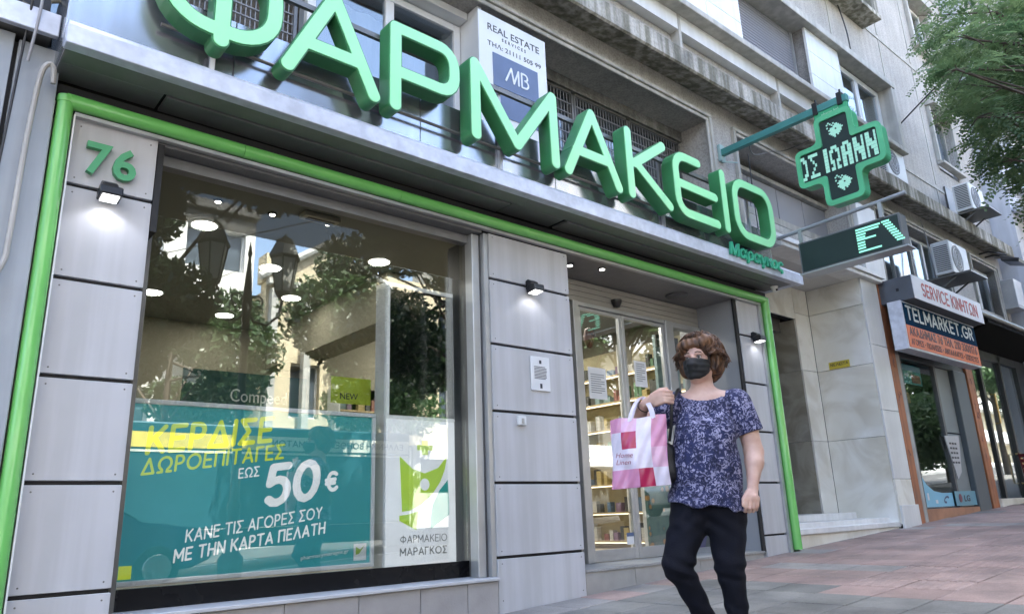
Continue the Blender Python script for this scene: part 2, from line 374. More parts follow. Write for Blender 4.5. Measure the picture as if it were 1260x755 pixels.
# a rounded geometric stroke alphabet (unit cap height) for the printed signs
def _o(cx, w, n=14): return [(cx + w * math.sin(2 * math.pi * i / n), .5 + .5 * math.cos(2 * math.pi * i / n)) for i in range(n + 1)]
SF = {
 'Α': (.72, [[(0, 0), (.36, 1), (.72, 0)], [(.14, .3), (.58, .3)]]), 'Γ': (.5, [[(0, 0), (0, 1), (.5, 1)]]), 'Δ': (.76, [[(0, 0), (.38, 1), (.76, 0), (0, 0)]]),
 'Ε': (.52, [[(.52, 1), (0, 1), (0, 0), (.52, 0)], [(0, .5), (.46, .5)]]), 'Θ': (.92, [_o(.46, .46), [(.2, .5), (.72, .5)]]), 'Η': (.64, [[(0, 0), (0, 1)], [(.64, 0), (.64, 1)], [(0, .5), (.64, .5)]]), 'Ι': (.0, [[(0, 0), (0, 1)]]),
 'Κ': (.6, [[(0, 0), (0, 1)], [(.58, 1), (.02, .42)], [(.2, .58), (.6, 0)]]), 'Λ': (.72, [[(0, 0), (.36, 1), (.72, 0)]]), 'Μ': (.8, [[(0, 0), (0, 1), (.4, .3), (.8, 1), (.8, 0)]]),
 'Ν': (.66, [[(0, 0), (0, 1), (.66, 0), (.66, 1)]]), 'Ο': (.92, [_o(.46, .46)]), 'Π': (.62, [[(0, 0), (0, 1), (.62, 1), (.62, 0)]]),
 'Ρ': (.52, [[(0, 0), (0, 1), (.26, 1)] + arc(.26, .73, .26, .27, 90, -90, 6) + [(0, .46)]]), 'Σ': (.6, [[(.6, 1), (0, 1), (.36, .5), (0, 0), (.6, 0)]]), 'Τ': (.64, [[(0, 1), (.64, 1)], [(.32, 1), (.32, 0)]]),
 'Υ': (.64, [[(0, 1), (.32, .5), (.64, 1)], [(.32, .5), (.32, 0)]]), 'Φ': (.9, [arc(.45, .5, .45, .34, 0, 360, 14), [(.45, -.02), (.45, 1.02)]]), 'Ω': (.9, [[(0, 0), (.28, 0), (.28, .08)] + arc(.45, .56, .43, .44, 242, -62, 12) + [(.62, .08), (.62, 0), (.9, 0)]]),
 'Β': (.5, [[(0, 0), (0, 1), (.24, 1)] + arc(.24, .76, .22, .24, 90, -90, 5) + [(0, .52)], [(.24, .52)] + arc(.26, .26, .25, .26, 90, -90, 5) + [(0, 0)]]), 'Χ': (.64, [[(0, 0), (.64, 1)], [(0, 1), (.64, 0)]]),
 'L': (.46, [[(0, 1), (0, 0), (.46, 0)]]), 'G': (.84, [arc(.46, .5, .46, .5, 45, 330, 12) + [(.84, .45), (.52, .45)]]), 'S': (.5, [arc(.26, .74, .24, .26, 40, 250, 7) + arc(.24, .26, .26, .26, 70, -140, 8)]), 'V': (.68, [[(0, 1), (.34, 0), (.68, 1)]]),
 'C': (.8, [arc(.46, .5, .46, .5, 45, 315, 12)]), 'R': (.54, [[(0, 0), (0, 1), (.26, 1)] + arc(.26, .73, .26, .27, 90, -90, 6) + [(0, .46)], [(.26, .46), (.54, 0)]]), '.': (.0, [[(0, 0), (0, .02)]]), '-': (.3, [[(0, .45), (.3, .45)]]),
 '0': (.6, [_o(.3, .3)]), '1': (.2, [[(0, .8), (.2, 1), (.2, 0)]]), '2': (.52, [arc(.26, .72, .26, .28, 160, -35, 7) + [(0, 0), (.54, 0)]]), '3': (.5, [arc(.22, .75, .24, .25, 140, -90, 7) + arc(.22, .25, .28, .25, 90, -140, 7)]),
 '5': (.54, [[(.5, 1), (.08, 1), (.03, .55)] + arc(.26, .32, .28, .32, 115, -140, 9)]), '6': (.56, [[(.45, 1), (.06, .5)] + arc(.28, .3, .28, .3, 150, -210, 12)]), '7': (.54, [[(0, 1), (.54, 1), (.16, 0)]]),
 '€': (.66, [arc(.42, .5, .36, .5, 50, 310, 11), [(-.05, .60), (.55, .60)], [(-.05, .40), (.5, .40)]]),
}
for a_, b_ in zip('ABEHIKMNOPTXY', 'ΑΒΕΗΙΚΜΝΟΡΤΧΥ'): SF[a_] = SF[b_]
_glyph = {}
def stext(name, body, hgt, loc, mat, parent, M=FACE_Y, rot=0.0, width=None, shear=0.0, wt=.075, gap=.22, lift=.0008):
    V = []; F = []; x = 0.0
    for ch in body:
        if ch == ' ': x += .42; continue
        w_, st = SF[ch]
        if (ch, wt) not in _glyph:
            f_, x0, y0, h = stroke_field(st, wt, h=.022, pad=.06); me = fill_loops(contours(f_, x0, y0, h), .5)
            _glyph[(ch, wt)] = ([tuple(v.co) for v in me.vertices], [tuple(p.vertices) for p in me.polygons]); bpy.data.meshes.remove(me)
        gv, gf = _glyph[(ch, wt)]; o = len(V); V += [(x + vx + shear * vy, vy, vz) for vx, vy, vz in gv]; F += [tuple(i + o for i in q) for q in gf]; x += w_ + gap + wt
    me = bpy.data.meshes.new(name); me.from_pydata(V, [], F); xs = [v[0] for v in V]; sx = width / (max(xs) - min(xs)) if width else hgt
    me.transform(Matrix.Diagonal((sx, hgt, lift * 2, 1))); me.transform(Matrix.Translation(loc) @ M @ Matrix.Rotation(rot, 4, 'Z'))
    return obj(name, me, mat, parent)
# SDF modelling for figure ----------------------------------------------------
class Field:
    def __init__(s, lo, hi, h):
        s.lo = np.array(lo, 'f'); s.h = h; s.n = np.ceil((np.array(hi) - s.lo) / h).astype(int) + 1
        s.F = np.full(s.n, .5, 'f'); s.ax = [s.lo[i] + np.arange(s.n[i]) * h for i in range(3)]
    def _sl(s, lo, hi):
        a = np.clip(np.floor((np.array(lo) - s.lo) / s.h).astype(int), 0, s.n); b = np.clip(np.ceil((np.array(hi) - s.lo) / s.h).astype(int) + 1, 0, s.n)
        return tuple(slice(i, j) for i, j in zip(a, b))
    def _g(s, sl): return np.meshgrid(*[s.ax[i][sl[i]] for i in range(3)], indexing='ij')
    def mix(s, sl, d, k, op):
        a = s.F[sl]
        if a.size == 0: return
        if op == 'sub': a2 = -a; hh = np.maximum(k - abs(a2 - d), 0) / k; s.F[sl] = -(np.minimum(a2, d) - hh * hh * k / 4)
        else: hh = np.maximum(k - abs(a - d), 0) / k; s.F[sl] = np.minimum(a, d) - hh * hh * k / 4
    def cap(s, a, b, ra, rb, k=.02, sy=1.0, op='add', cut=None):
        a = np.array(a, float); b = np.array(b, float); m = max(ra, rb) * max(1, sy) + k + .03
        sl = s._sl(np.minimum(a, b) - m, np.maximum(a, b) + m); X, Y, Z = s._g(sl)
        d = b - a; d2 = d.copy(); d2[1] /= sy; L = (d2 ** 2).sum() + 1e-9
        px, py, pz = X - a[0], (Y - a[1]) / sy, Z - a[2]
        t = np.clip((px * d2[0] + py * d2[1] + pz * d2[2]) / L, 0, 1)
        D = np.sqrt((px - t * d2[0]) ** 2 + (py - t * d2[1]) ** 2 + (pz - t * d2[2]) ** 2) - (ra + (rb - ra) * t)
        if cut is not None:
            nrm = d / np.linalg.norm(d); D = np.maximum(D, (X - b[0]) * nrm[0] + (Y - b[1]) * nrm[1] + (Z - b[2]) * nrm[2] - cut)
        s.mix(sl, D, k, op)
    def ell(s, c, r, k=.02, rot=None, op='add'):
        c = np.array(c, float); r = np.array(r, float); m = r.max() + k + .03
        sl = s._sl(c - m, c + m); X, Y, Z = s._g(sl); P = [X - c[0], Y - c[1], Z - c[2]]
        if rot is not None: P = [sum(rot[j][i] * P[j] for j in range(3)) for i in range(3)]
        k0 = np.sqrt(sum((P[i] / r[i]) ** 2 for i in range(3))); k1 = np.sqrt(sum((P[i] / r[i] ** 2) ** 2 for i in range(3))) + 1e-9
        s.mix(sl, k0 * (k0 - 1) / k1, k, op)
    def mesh(s):
        F = s.F; ins = F < 0
        c = [ins[i:F.shape[0] - 1 + i, j:F.shape[1] - 1 + j, k:F.shape[2] - 1 + k] for i in (0, 1) for j in (0, 1) for k in (0, 1)]
        anyi = c[0].copy(); alli = c[0].copy()
        for q in c[1:]: anyi |= q; alli &= q
        cells = np.argwhere(anyi & ~alli); idx = np.full(anyi.shape, -1, int); idx[tuple(cells.T)] = np.arange(len(cells))
        P = np.zeros((len(cells), 3)); W = np.zeros(len(cells))
        for ax in range(3):
            o1, o2 = [i for i in range(3) if i != ax]
            for a in (0, 1):
                for b in (0, 1):
                    off = np.zeros(3, int); off[o1] = a; off[o2] = b; p = cells + off; q = p.copy(); q[:, ax] += 1
                    fa = F[tuple(p.T)]; fb = F[tuple(q.T)]; m = (fa < 0) != (fb < 0)
                    t = fa[m] / (fa[m] - fb[m]); pt = p[m].astype(float); pt[:, ax] += t; P[m] += pt; W[m] += 1
        V = s.lo + P / W[:, None] * s.h; quads = []
        for ax in range(3):
            o1, o2 = (ax + 1) % 3, (ax + 2) % 3
            A = np.take(ins, range(0, ins.shape[ax] - 1), ax); B = np.take(ins, range(1, ins.shape[ax]), ax)
            e = np.argwhere(A != B); ok = (e[:, o1] > 0) & (e[:, o2] > 0) & (e[:, o1] < idx.shape[o1]) & (e[:, o2] < idx.shape[o2]); e = e[ok]
            sgn = A[tuple(e.T)]
            def I(d1, d2):
                p = e.copy(); p[:, o1] += d1; p[:, o2] += d2; return idx[tuple(p.T)]
            q = np.stack([I(-1, -1), I(0, -1), I(0, 0), I(-1, 0)], 1); q[~sgn] = q[~sgn][:, ::-1]; quads.append(q)
        Q = np.concatenate(quads); Q = Q[(Q >= 0).all(1)]
        me = bpy.data.meshes.new('sdf'); me.from_pydata(V.tolist(), [], Q.tolist()); me.validate(); me.shade_smooth(); return me

# ================================================================== GROUND (structure)
def slab(name, x0, y0, x1, y1, dz, mat, top=None):
    mb = MB(); mb.add([(x0, y0, gz(x0) + dz), (x1, y0, gz(x1) + dz), (x1, y1, gz(x1) + dz), (x0, y1, gz(x0) + dz)], [(0, 1, 2, 3)])
    return obj(name, mb, mat, kind='structure')
JOINT = pm('paver_joint', (.10, .095, .09), .9, 0, .2, 6)
slab('ground', -400, -400, 400, 400, -.20, pm('far_ground', (.16, .15, .14), .9, 0, .1, .3))
slab('road', -120, -11.6, 120, -2.0, -.15, ASPHALT)
def walk(name, y0, y1, mat):
    mb = MB(); a, b = -60, 90
    mb.hexa([(a, y0, gz(a) - .3), (b, y0, gz(b) - .3), (b, y1, gz(b) - .3), (a, y1, gz(a) - .3), (a, y0, gz(a) - .012), (b, y0, gz(b) - .012), (b, y1, gz(b) - .012), (a, y1, gz(a) - .012)])
    return obj(name, mb, mat, kind='structure')
pavement = walk('pavement', -1.85, 5.0, JOINT)
pavement_far = walk('pavement', -14.5, -11.75, pm('far_pavement', (.3, .29, .28), .8, 0, .1, 2))
for nm, y0, y1 in (('kerb', -2.0, -1.852), ('kerb', -11.75, -11.602)):
    mb = MB(); a, b = -60, 90
    mb.hexa([(a, y0, gz(a) - .3), (b, y0, gz(b) - .3), (b, y1, gz(b) - .3), (a, y1, gz(a) - .3), (a, y0, gz(a)), (b, y0, gz(b)), (b, y1, gz(b)), (a, y1, gz(a))])
    obj(nm, mb, pm('kerb_stone', (.36, .36, .35), .7, 0, .12, 4), kind='structure')
mb = MB()
for i in range(40): x = -58 + i * 3.5; mb.add([(x, -6.9, gz(x) - .146), (x + 1.6, -6.9, gz(x + 1.6) - .146), (x + 1.6, -6.78, gz(x + 1.6) - .146), (x, -6.78, gz(x) - .146)], [(0, 1, 2, 3)])
obj('lane_marking', mb, WHITE, kind='structure')
# paving slabs, each a piece of the pavement
def paver_mesh(w_, d_, kind):
    mb = MB(); g = .005
    sh = .0487
    def z(x): return sh * x
    x0, x1, y0, y1 = g, w_ - g, g, d_ - g; t = 0.0; c = .004
    mb.v = [(x0, y0, z(x0) - .02), (x1, y0, z(x1) - .02), (x1, y1, z(x1) - .02), (x0, y1, z(x0) - .02),
            (x0, y0, z(x0) - c), (x1, y0, z(x1) - c), (x1, y1, z(x1) - c), (x0, y1, z(x0) - c),
            (x0 + c, y0 + c, z(x0)), (x1 - c, y0 + c, z(x1)), (x1 - c, y1 - c, z(x1)), (x0 + c, y1 - c, z(x0))]
    mb.f = [(0, 1, 5, 4), (1, 2, 6, 5), (2, 3, 7, 6), (3, 0, 4, 7), (4, 5, 9, 8), (5, 6, 10, 9), (6, 7, 11, 10), (7, 4, 8, 11), (8, 9, 10, 11)]
    if kind == 'rib':
        for k in range(5):
            y = (k + .5) * d_ / 5
            mb.add([(x0 + .01, y - .022, z(x0)), (x1 - .01, y - .022, z(x1)), (x1 - .01, y - .010, z(x1) + .0035), (x0 + .01, y - .010, z(x0) + .0035),
                    (x0 + .01, y + .010, z(x0) + .0035), (x1 - .01, y + .010, z(x1) + .0035), (x1 - .01, y + .022, z(x1)), (x0 + .01, y + .022, z(x0))],
                   [(0, 1, 2, 3), (3, 2, 5, 4), (4, 5, 6, 7)])
    me = bpy.data.meshes.new('paver'); me.from_pydata(mb.v, [], mb.f); return me
pm_cache = {}
def pave(x, y, w_, d_, mat, kind=''):
    k = (w_, d_, mat.name, kind)
    if k not in pm_cache:
        me = paver_mesh(w_, d_, kind); me.materials.append(mat); pm_cache[k] = me
    o = bpy.data.objects.new('paver', pm_cache[k]); COL.objects.link(o)
    o.location = (x, y, gz(x) + random.uniform(-.0015, .0025)); o.rotation_euler = (random.uniform(-.003, .003), random.uniform(-.003, .003), 0)
    o.parent = pavement; o.location = Vector(o.location) - world_loc(pavement)
T = .4
npv = 0
cells_ = []
for i in range(-2, 31):
    for j in range(-2, 8):
        x = 2.9 + i * T; y = 1.3 + j * T
        if x > 3.2 + .35 * 0 and (y > .19 * x + .1 or x < 9) and y + T < 4.52 and y > .2 * x - .9 and y > -.45: cells_.append((x, y))
for x, y in cells_:
    if y > 3.75: mat = PAVE_G if (x < 4.4 or int((x * 10)) % 7 == 0) else PAVE_R; k = ''
    elif x < 5.1 + (y - 1.8) * .22: mat = PAVE_K; k = ''
    elif 1.9 <= y < 2.65 and x > 5.6: mat = PAVE_R; k = 'rib'
    elif 6.2 < x < 6.9 and y > 2.3: mat = PAVE_G; k = ''
    elif 10.6 < x < 11.3: mat = PAVE_G; k = ''
    else: mat = PAVE_R; k = ''
    pave(x, y, T, T, mat, k)
for i in range(0, 24):                     # narrow course along the shop fronts
    x = 2.9 + i * .4
    pave(x, 4.5, T, .3 if x > 4.2 else .1, PAVE_G)
print('pavers', len(cells_))

# ================================================================== APARTMENT BUILDING
bld = thing('apartment_building', 'long grey stucco apartment building above the shops with marble panels and weathered ledge', 'building', (9, 4.7, gz(9)))
WY = 4.70
wall = MB()
def wbox(*b): wall.box(*b)
# mezzanine wall pieces (openings: A -4..7.5, B 8.05..11.2, C 12.2..15.2, D 16.7..18.2)
wbox(-9, WY, 4.80, 18.6, 5.6, 6.60)                 # lintel band behind the ledge
wbox(7.50, WY, 2.9, 8.10, 5.6, 4.80)
wbox(11.2, WY, 3.3, 12.2, 5.6, 4.80)
wbox(15.2, WY, 3.3, 16.6, 5.6, 4.80)
wbox(18.2, WY, 3.3, 18.6, 5.6, 4.80)
wbox(8.10, WY, 3.42, 11.2, 5.6, 3.62)
wbox(12.2, WY, 3.3, 15.2, 5.6, 3.52); wbox(16.6, WY, 3.3, 18.2, 5.6, 3.72)
# upper storeys: openings for bays at each floor x 4.6..8.3(left), 8.6..10.1, 11.3..13.1 ; column of windows 16.0..17.1
FL = 2.82
for k in range(0, 3):
    z0 = 6.05 + k * FL; zt = z0 + 1.38
    wbox(-9, 4.72, z0 + .55, -3, 5.6, z0 + FL + .55)
    wbox(13.15, WY, z0 + .55, 16.0, 5.6, z0 + FL + .55)
    wbox(17.1, WY, z0 + .55, 18.6, 5.6, z0 + FL + .55)
    wbox(16.0, WY, zt + .65, 17.1, 5.6, z0 + FL + .65)
    wbox(-3, WY, zt, 13.15, 5.6, z0 + FL - .02)
wbox(-9, 4.74, gz(-9) - .3, -.6, 5.6, 2.2)
wo_ = obj('wall', wall, STUCCO, bld)
core = MB(); core.box(-9, 9.4, gz(-9) - .4, 18.6, 16, 15.2); core.box(-9, 5.62, 5.3, 18.6, 9.38, 15.2); core.box(-9.1, 4.5, 15.05, 18.7, 5.6, 15.4)
core.box(-9, 5.6, 2.55, 10.9, 9.38, 5.28)
core.box(8.15, 6.75, -.9, 10.85, 9.38, 2.54)
core.box(10.95, 8.3, -.9, 18.6, 9.38, 3.29); core.box(10.95, 6.2, 3.3, 18.6, 9.38, 5.28)
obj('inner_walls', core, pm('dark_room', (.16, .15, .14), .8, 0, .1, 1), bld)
pt = MB(); pt.box(10.88, 4.75, -.9, 11.2, 9.38, 3.28); pt.box(14.4, 4.75, -.9, 14.55, 8.2, 3.28); pt.box(10.75, 4.51, 3.02, 18.6, 8.2, 3.29)
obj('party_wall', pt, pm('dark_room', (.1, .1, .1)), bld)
# stained ledge
lg = MB(); lg.prism([(4.70, 5.13), (4.37, 5.05), (4.35, 5.07), (4.35, 5.30), (4.42, 5.34), (4.70, 5.36)], 0, -9, 18.45)
obj('ledge', lg, LEDGE, bld, label='rain-streaked concrete ledge')
fr = MB(); fr.box(-9, 4.62, 5.36, 13.6, 4.70, 5.72); obj('wall_band', fr, STUCCO, bld)
fr = MB(); fr.box(-9, 4.50, 5.73, 13.25, 4.70, 5.96); obj('pale_band', fr, MARBLE_W, bld)
for x in (4.4, 6.8, 9.1, 11.4):
    bx('band_joint', MOULD, bld, x, 4.494, 5.36, x + .05, 4.618, 5.955)
# horizontal/vertical relief joints of stucco
def jbox(*b): bx('stucco_joint', MOULD, bld, *b)
for k in range(1, 4):
    z0 = 6.05 + k * FL - FL
    for x in (13.95, 15.55): jbox(x, 4.688, z0 + .1, x + .05, 4.70, z0 + FL - .02)
    jbox(13.2, 4.684, z0 - .02, 18.55, 4.698, z0 + .04)
jbox(13.95, 4.688, 5.36, 14.0, 4.70, 6.03); jbox(15.55, 4.688, 5.36, 15.6, 4.70, 6.03)
for k in range(2):
    for x in (5.5, 7.6, 9.7, 11.8): jbox(x, 4.688, 7.50 + k * FL, x + .05, 4.70, 8.78 + k * FL)
def window(x0, x1, z0, z1, y, parent, mull=1, frame=WHITE, fw=.06, pane=GLASS_UP, trans=None, label=None):
    f = MB(); f.box(x0, y, z0, x0 + fw, y + .07, z1); f.box(x1 - fw, y, z0, x1, y + .07, z1)
    f.box(x0 + fw, y, z1 - fw, x1 - fw, y + .07, z1); f.box(x0 + fw, y, z0, x1 - fw, y + .07, z0 + fw)
    xs = [x0 + fw]
    for i in range(1, mull + 1):
        c = x0 + (x1 - x0) * i / (mull + 1); f.box(c - fw * .6, y + .003, z0 + fw, c + fw * .6, y + .067, z1 - fw); xs += [c - fw * .6, c + fw * .6]
    xs.append(x1 - fw)
    o = obj('window', f, frame, parent, bevel=.004, label=label)
    for i in range(0, len(xs), 2):
        bx('pane', pane, o, xs[i], y + .03, z0 + fw, xs[i + 1], y + .036, z1 - fw)
    return o
def curtain(x0, x1, z0, z1, y, parent, mat=None):
    mb = MB(); n = int((x1 - x0) / .05); v = []; f = []
    for i in range(n + 1):
        x = x0 + (x1 - x0) * i / n; yy = y + .018 * math.sin(i * 1.3)
        v += [(x, yy, z0), (x, yy, z1)]
    for i in range(n): f.append((2 * i, 2 * i + 2, 2 * i + 3, 2 * i + 1))
    mb.add(v, f); return obj('curtain', mb, mat or pm('curtain_cloth', (.55, .55, .56), .9, 0, .05, 3), parent)
SHUT = pm('grey_roller_shutter', (.27, .27, .30), .55, .1, .08, 2)
# mezzanine mouldings
def moulding(x0, x1, z0, z1, y, left=True, right=True):
    for k, (o, d) in enumerate(((0, .05), (.05, .025))):
        f = MB(); a = .10 - o; t = .05
        zz = z1 + a
        f.box(x0 - a, y - d, zz - t, x1 + a, y, zz)
        if left: f.box(x0 - a, y - d, z0, x0 - a + t, y, zz - t)
        if right: f.box(x1 + a - t, y - d, z0, x1 + a, y, zz - t)
        obj('moulding', f, MOULD, bld, bevel=.006)
moulding(-4, 7.46, 2.9, 4.78, WY, left=False)
moulding(8.14, 11.16, 3.3, 4.78, WY)
moulding(12.24, 15.16, 3.3, 4.78, WY); moulding(16.64, 18.16, 3.3, 4.78, WY)
# opening A: white windows, grilles
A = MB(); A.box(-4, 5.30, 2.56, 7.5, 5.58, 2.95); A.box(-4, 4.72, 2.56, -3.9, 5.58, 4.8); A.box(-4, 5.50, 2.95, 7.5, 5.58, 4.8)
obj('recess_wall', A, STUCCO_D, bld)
window(2.20, 3.80, 2.95, 4.70, 5.02, bld, mull=1, fw=.075)
bx('window_jamb', WHITE, bld, 3.81, 4.75, 2.95, 3.86, 5.4, 4.79)
bx('window_head', WHITE, bld, 2.2, 4.9, 4.71, 3.8, 5.3, 4.79)
curtain(2.25, 3.78, 3.0, 4.6, 5.3, bld)
window(-2.0, 1.0, 2.95, 4.75, 5.05, bld, mull=2, fw=.075)
def grille(x0, x1, z0, z1, y, nx, nz):
    g = MB(); 
    for i in range(nx + 1): x = x0 + (x1 - x0) * i / nx; g.box(x - .004, y, z0, x + .004, y + .008, z1)
    for i in range(nz + 1): z = z0 + (z1 - z0) * i / nz; g.box(x0, y - .009, z - .005, x1, y - .001, z + .005)
    o = obj('window_grille', g, pm('grille_metal', (.30, .30, .31), .5, .4), bld); 
    f = MB(); f.box(x0 - .03, y - .02, z0, x0, y + .03, z1 + .0); f.box(x1, y - .02, z0, x1 + .03, y + .03, z1); f.box(x0, y - .02, z1, x1, y + .03, z1 + .03)
    obj('frame', f, ALU_D, o)
grille(1.10, 2.12, 2.95, 4.5, 5.12, 26, 16)
for a, b in ((4.55, 5.45), (5.52, 6.4), (6.47, 7.42)):
    grille(a, b, 2.96, 4.62, 5.14, 18, 13)
    bx('dark_pane', GLASS_UP, bld, a, 5.20, 2.96, b, 5.206, 4.6)
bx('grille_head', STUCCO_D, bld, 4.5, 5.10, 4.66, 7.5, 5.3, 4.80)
# opening B: grey infill panels over dark gap
for i in range(4):
    x = 8.2 + i * .76
    bx('infill_panel', pm('infill_grey', (.34, .34, .37), .5, .1, .06, 2), bld, x, 5.06, 4.05, x + .74, 5.12, 4.58, bevel=.006)
bx('infill_rail', MOULD, bld, 8.12, 5.0, 4.60, 11.2, 5.2, 4.66); bx('infill_rail', MOULD, bld, 8.12, 4.98, 3.93, 11.2, 5.16, 4.03)
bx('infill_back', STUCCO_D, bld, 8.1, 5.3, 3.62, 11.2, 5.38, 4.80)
bx('beam', MOULD, bld, 8.1, 4.74, 3.62, 11.2, 5.02, 3.74, bevel=.01)
# opening C: dark panes with red poster, air-conditioned part in white frames
w1 = window(12.25, 14.0, 3.54, 4.74, 4.86, bld, mull=1, frame=ALU_D, fw=.045, pane=glass('murky_glass', .3, (.35, .35, .4), .08, .4))
bx('red_poster', pm('red_poster_print', (.50, .10, .07), .6, 0, .35, 3, col2=(.20, .05, .06)), w1, 13.25, 4.93, 3.7, 13.9, 4.94, 4.55)
window(14.06, 15.12, 3.54, 4.74, 4.86, bld, mull=1, fw=.06)
curtain(14.1, 15.1, 3.6, 4.7, 5.0, bld)
window(16.68, 18.12, 3.76, 4.74, 4.86, bld, mull=1, fw=.08); curtain(16.7, 18.1, 3.8, 4.7, 5.0, bld)
bx('marble_pilaster', MARBLE_W, bld, 11.36, 4.62, 3.34, 12.05, 4.70, 4.66, bevel=.004)
# first-floor and upper bays with projecting frame
for k in range(0, 3):
    z0 = 6.05 + k * FL; zt = z0 + 1.25
    f = MB(); f.box(-3, 4.33, z0 - .09, 13.3, 4.70, z0); f.box(-3, 4.35, zt, 13.3, 4.70, zt + .13); f.box(13.16, 4.36, z0, 13.3, 4.70, zt)
    obj('bay_frame', f, MOULD if k == 0 else LEDGE, bld, bevel=.008)
    # marble panels in slabs
    for (a, b) in ((6.6, 8.28), (10.22, 11.32)):
        nz_ = 3
        for q in range(nz_):
            zz0 = z0 + q * (zt - z0) / nz_; zz1 = z0 + (q + 1) * (zt - z0) / nz_
            n_ = 2 if b - a > 1.4 else 1
            for t in range(n_):
                bx('marble_slab', MARBLE_W, bld, a + t * (b - a) / n_ + .004, 4.46, zz0 + .004, a + (t + 1) * (b - a) / n_ - .004, 4.50, zz1 - .004)
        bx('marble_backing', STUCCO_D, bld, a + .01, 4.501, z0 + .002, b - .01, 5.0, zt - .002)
    # roller shutter: slats
    def shutter(x0, x1):
        s = bx('roller_shutter', SHUT, bld, x0, 4.70, z0, x1, 4.72, zt)
        n_ = 24 if k == 0 else 14
        for i in range(n_):
            a_ = z0 + i * (zt - z0) / n_; h_ = (zt - z0) / n_
            m = MB(); m.prism([(4.70, a_ + .004), (4.688, a_ + h_ * .3), (4.686, a_ + h_ * .75), (4.70, a_ + h_ - .002)], 0, x0 + .04, x1 - .04)
            obj('slat', m, SHUT, s)
        bx('guide_rail', ALU, s, x0, 4.66, z0, x0 + .035, 4.699, zt); bx('guide_rail', ALU, s, x1 - .035, 4.66, z0, x1, 4.699, zt)
    if k < 2: shutter(8.30, 10.2)
    else: window(8.3, 10.2, z0, zt, 4.62, bld, mull=1)
    window(11.34, 13.14, z0 + .01, zt - .02, 4.60, bld, mull=1, fw=.11)
    curtain(11.4, 13.1, z0, zt, 4.85, bld)
    window(-3, 6.58, z0, zt, 4.62, bld, mull=5, fw=.07)
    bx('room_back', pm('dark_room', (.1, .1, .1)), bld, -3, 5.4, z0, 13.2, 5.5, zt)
    # window column to the right
    c0 = z0 + .72; c1 = z0 + 2.0
    if k == 0:
        window(16.02, 17.08, c0, c1, 4.78, bld, mull=0, fw=.05, frame=MOULD); bx('blind', pm('blind_pale', (.5, .5, .55), .7), bld, 16.08, 4.86, c0 + .05, 17.02, 4.88, c1 - .05)
    else: window(16.02, 17.08, c0, c1, 4.78, bld, mull=1, fw=.07)
    f = MB(); f.box(15.9, 4.5, c1 + .02, 17.2, 4.70, c1 + .14); f.box(15.92, 4.56, c0 - .07, 17.18, 4.70, c0 - .01); f.box(15.92, 4.62, c0, 15.99, 4.70, c1); f.box(17.11, 4.62, c0, 17.18, 4.70, c1)
    obj('window_surround', f, MOULD, bld, bevel=.006)
bx('window', ALU_D, bld, 15.95, 4.66, 5.4, 16.55, 4.69, 6.2)

# ------------------------------------------------------------------ neighbouring pale building on the far right
nb = thing('apartment_building', 'bright pale apartment building beyond the grey one, half hidden behind the tree', 'building', (22, 4.2, gz(22)))
PALE = pm('pale_render', (.62, .62, .66), .85, 0, .08, 1.2, streak=.1)
m = MB(); m.box(18.65, 4.2, gz(20) - .4, 32, 9, 3.1); m.box(18.65, 4.25, 3.1, 32, 9, 17); obj('wall', m, PALE, nb)
bx('dark_shutter', BLACKG, nb, 18.7, 4.15, gz(20) - .3, 31, 4.195, 3.0)
for k in range(4):
    z0 = 4.0 + k * 2.9
    for x in (19.3, 21.4, 23.6, 25.8):
        window(x, x + 1.2, z0, z0 + 1.4, 4.20, nb, mull=1, fw=.07)
        bx('sill', MOULD, nb, x - .05, 4.1, z0 - .08, x + 1.25, 4.25, z0 - .01)
    s = MB(); s.box(18.66, 3.2, z0 - .75, 27.5, 4.2, z0 - .6); obj('balcony_slab', s, PALE, nb)
    g = MB(); g.box(18.7, 3.22, z0 + .28, 27.4, 3.26, z0 + .32)
    for i in range(44): g.box(18.7 + i * .2, 3.235, z0 - .6, 18.715 + i * .2, 3.25, z0 + .28)
    obj('balcony_railing', g, ALU_D, nb)

# ------------------------------------------------------------------ grey shuttered unit on the far left
lf = thing('wall_cladding', 'grey metal panel cladding left of the green pipe frame', 'cladding', (-.3, 4.45, gz(-.3)))
LP = pm('left_panel_grey', (.36, .39, .43), .5, .15, .1, 1.5, streak=.15)
zs = [gz(-1) - .1, .25, 1.35, 2.02, 2.68]
for a, b in zip(zs[:-1], zs[1:]):
    for x0, x1 in ((-2.2, -1.0), (-.995, .24)): bx('cladding_panel', LP, lf, x0, 4.40, a + .004, x1, 4.44, b - .004, bevel=.003)
bx('cladding_panel', LP, lf, .262, 4.42, gz(0) - .1, .47, 4.46, 2.66, bevel=.003)
bx('backing', BLACKGAP, lf, -2.2, 4.461, gz(-1) - .2, .42, 4.6, 2.66)
bt = thing('canopy_beam', 'weathered pale metal beam at the top left above the grey cladding', 'beam', (-.5, 4.3, 2.68))
bx('beam_face', LIP, bt, -3, 4.30, 2.68, .43, 4.34, 2.82, bevel=.004); bx('beam_underside', ALU_D, bt, -3, 4.341, 2.685, .40, 4.6, 2.72)
rag = MB()
for i in range(60):
    x = random.uniform(-1.4, .4); z = random.uniform(2.83, 3.15); y = random.uniform(4.45, 4.6)
    a = random.uniform(0, 3); d = .08 * random.random() + .02
    rag.tube([(x, y, z), (x + d * math.cos(a), y - .03, z + d * math.sin(a) * .5)], .012, 5)
obj('loose_debris', rag, pm('debris', (.16, .15, .12), .9, 0, .3, 9), bt, kind='stuff')
bx('dark_cavity', BLACKGAP, bt, -3, 4.62, 2.6, .4, 4.66, 4.6)
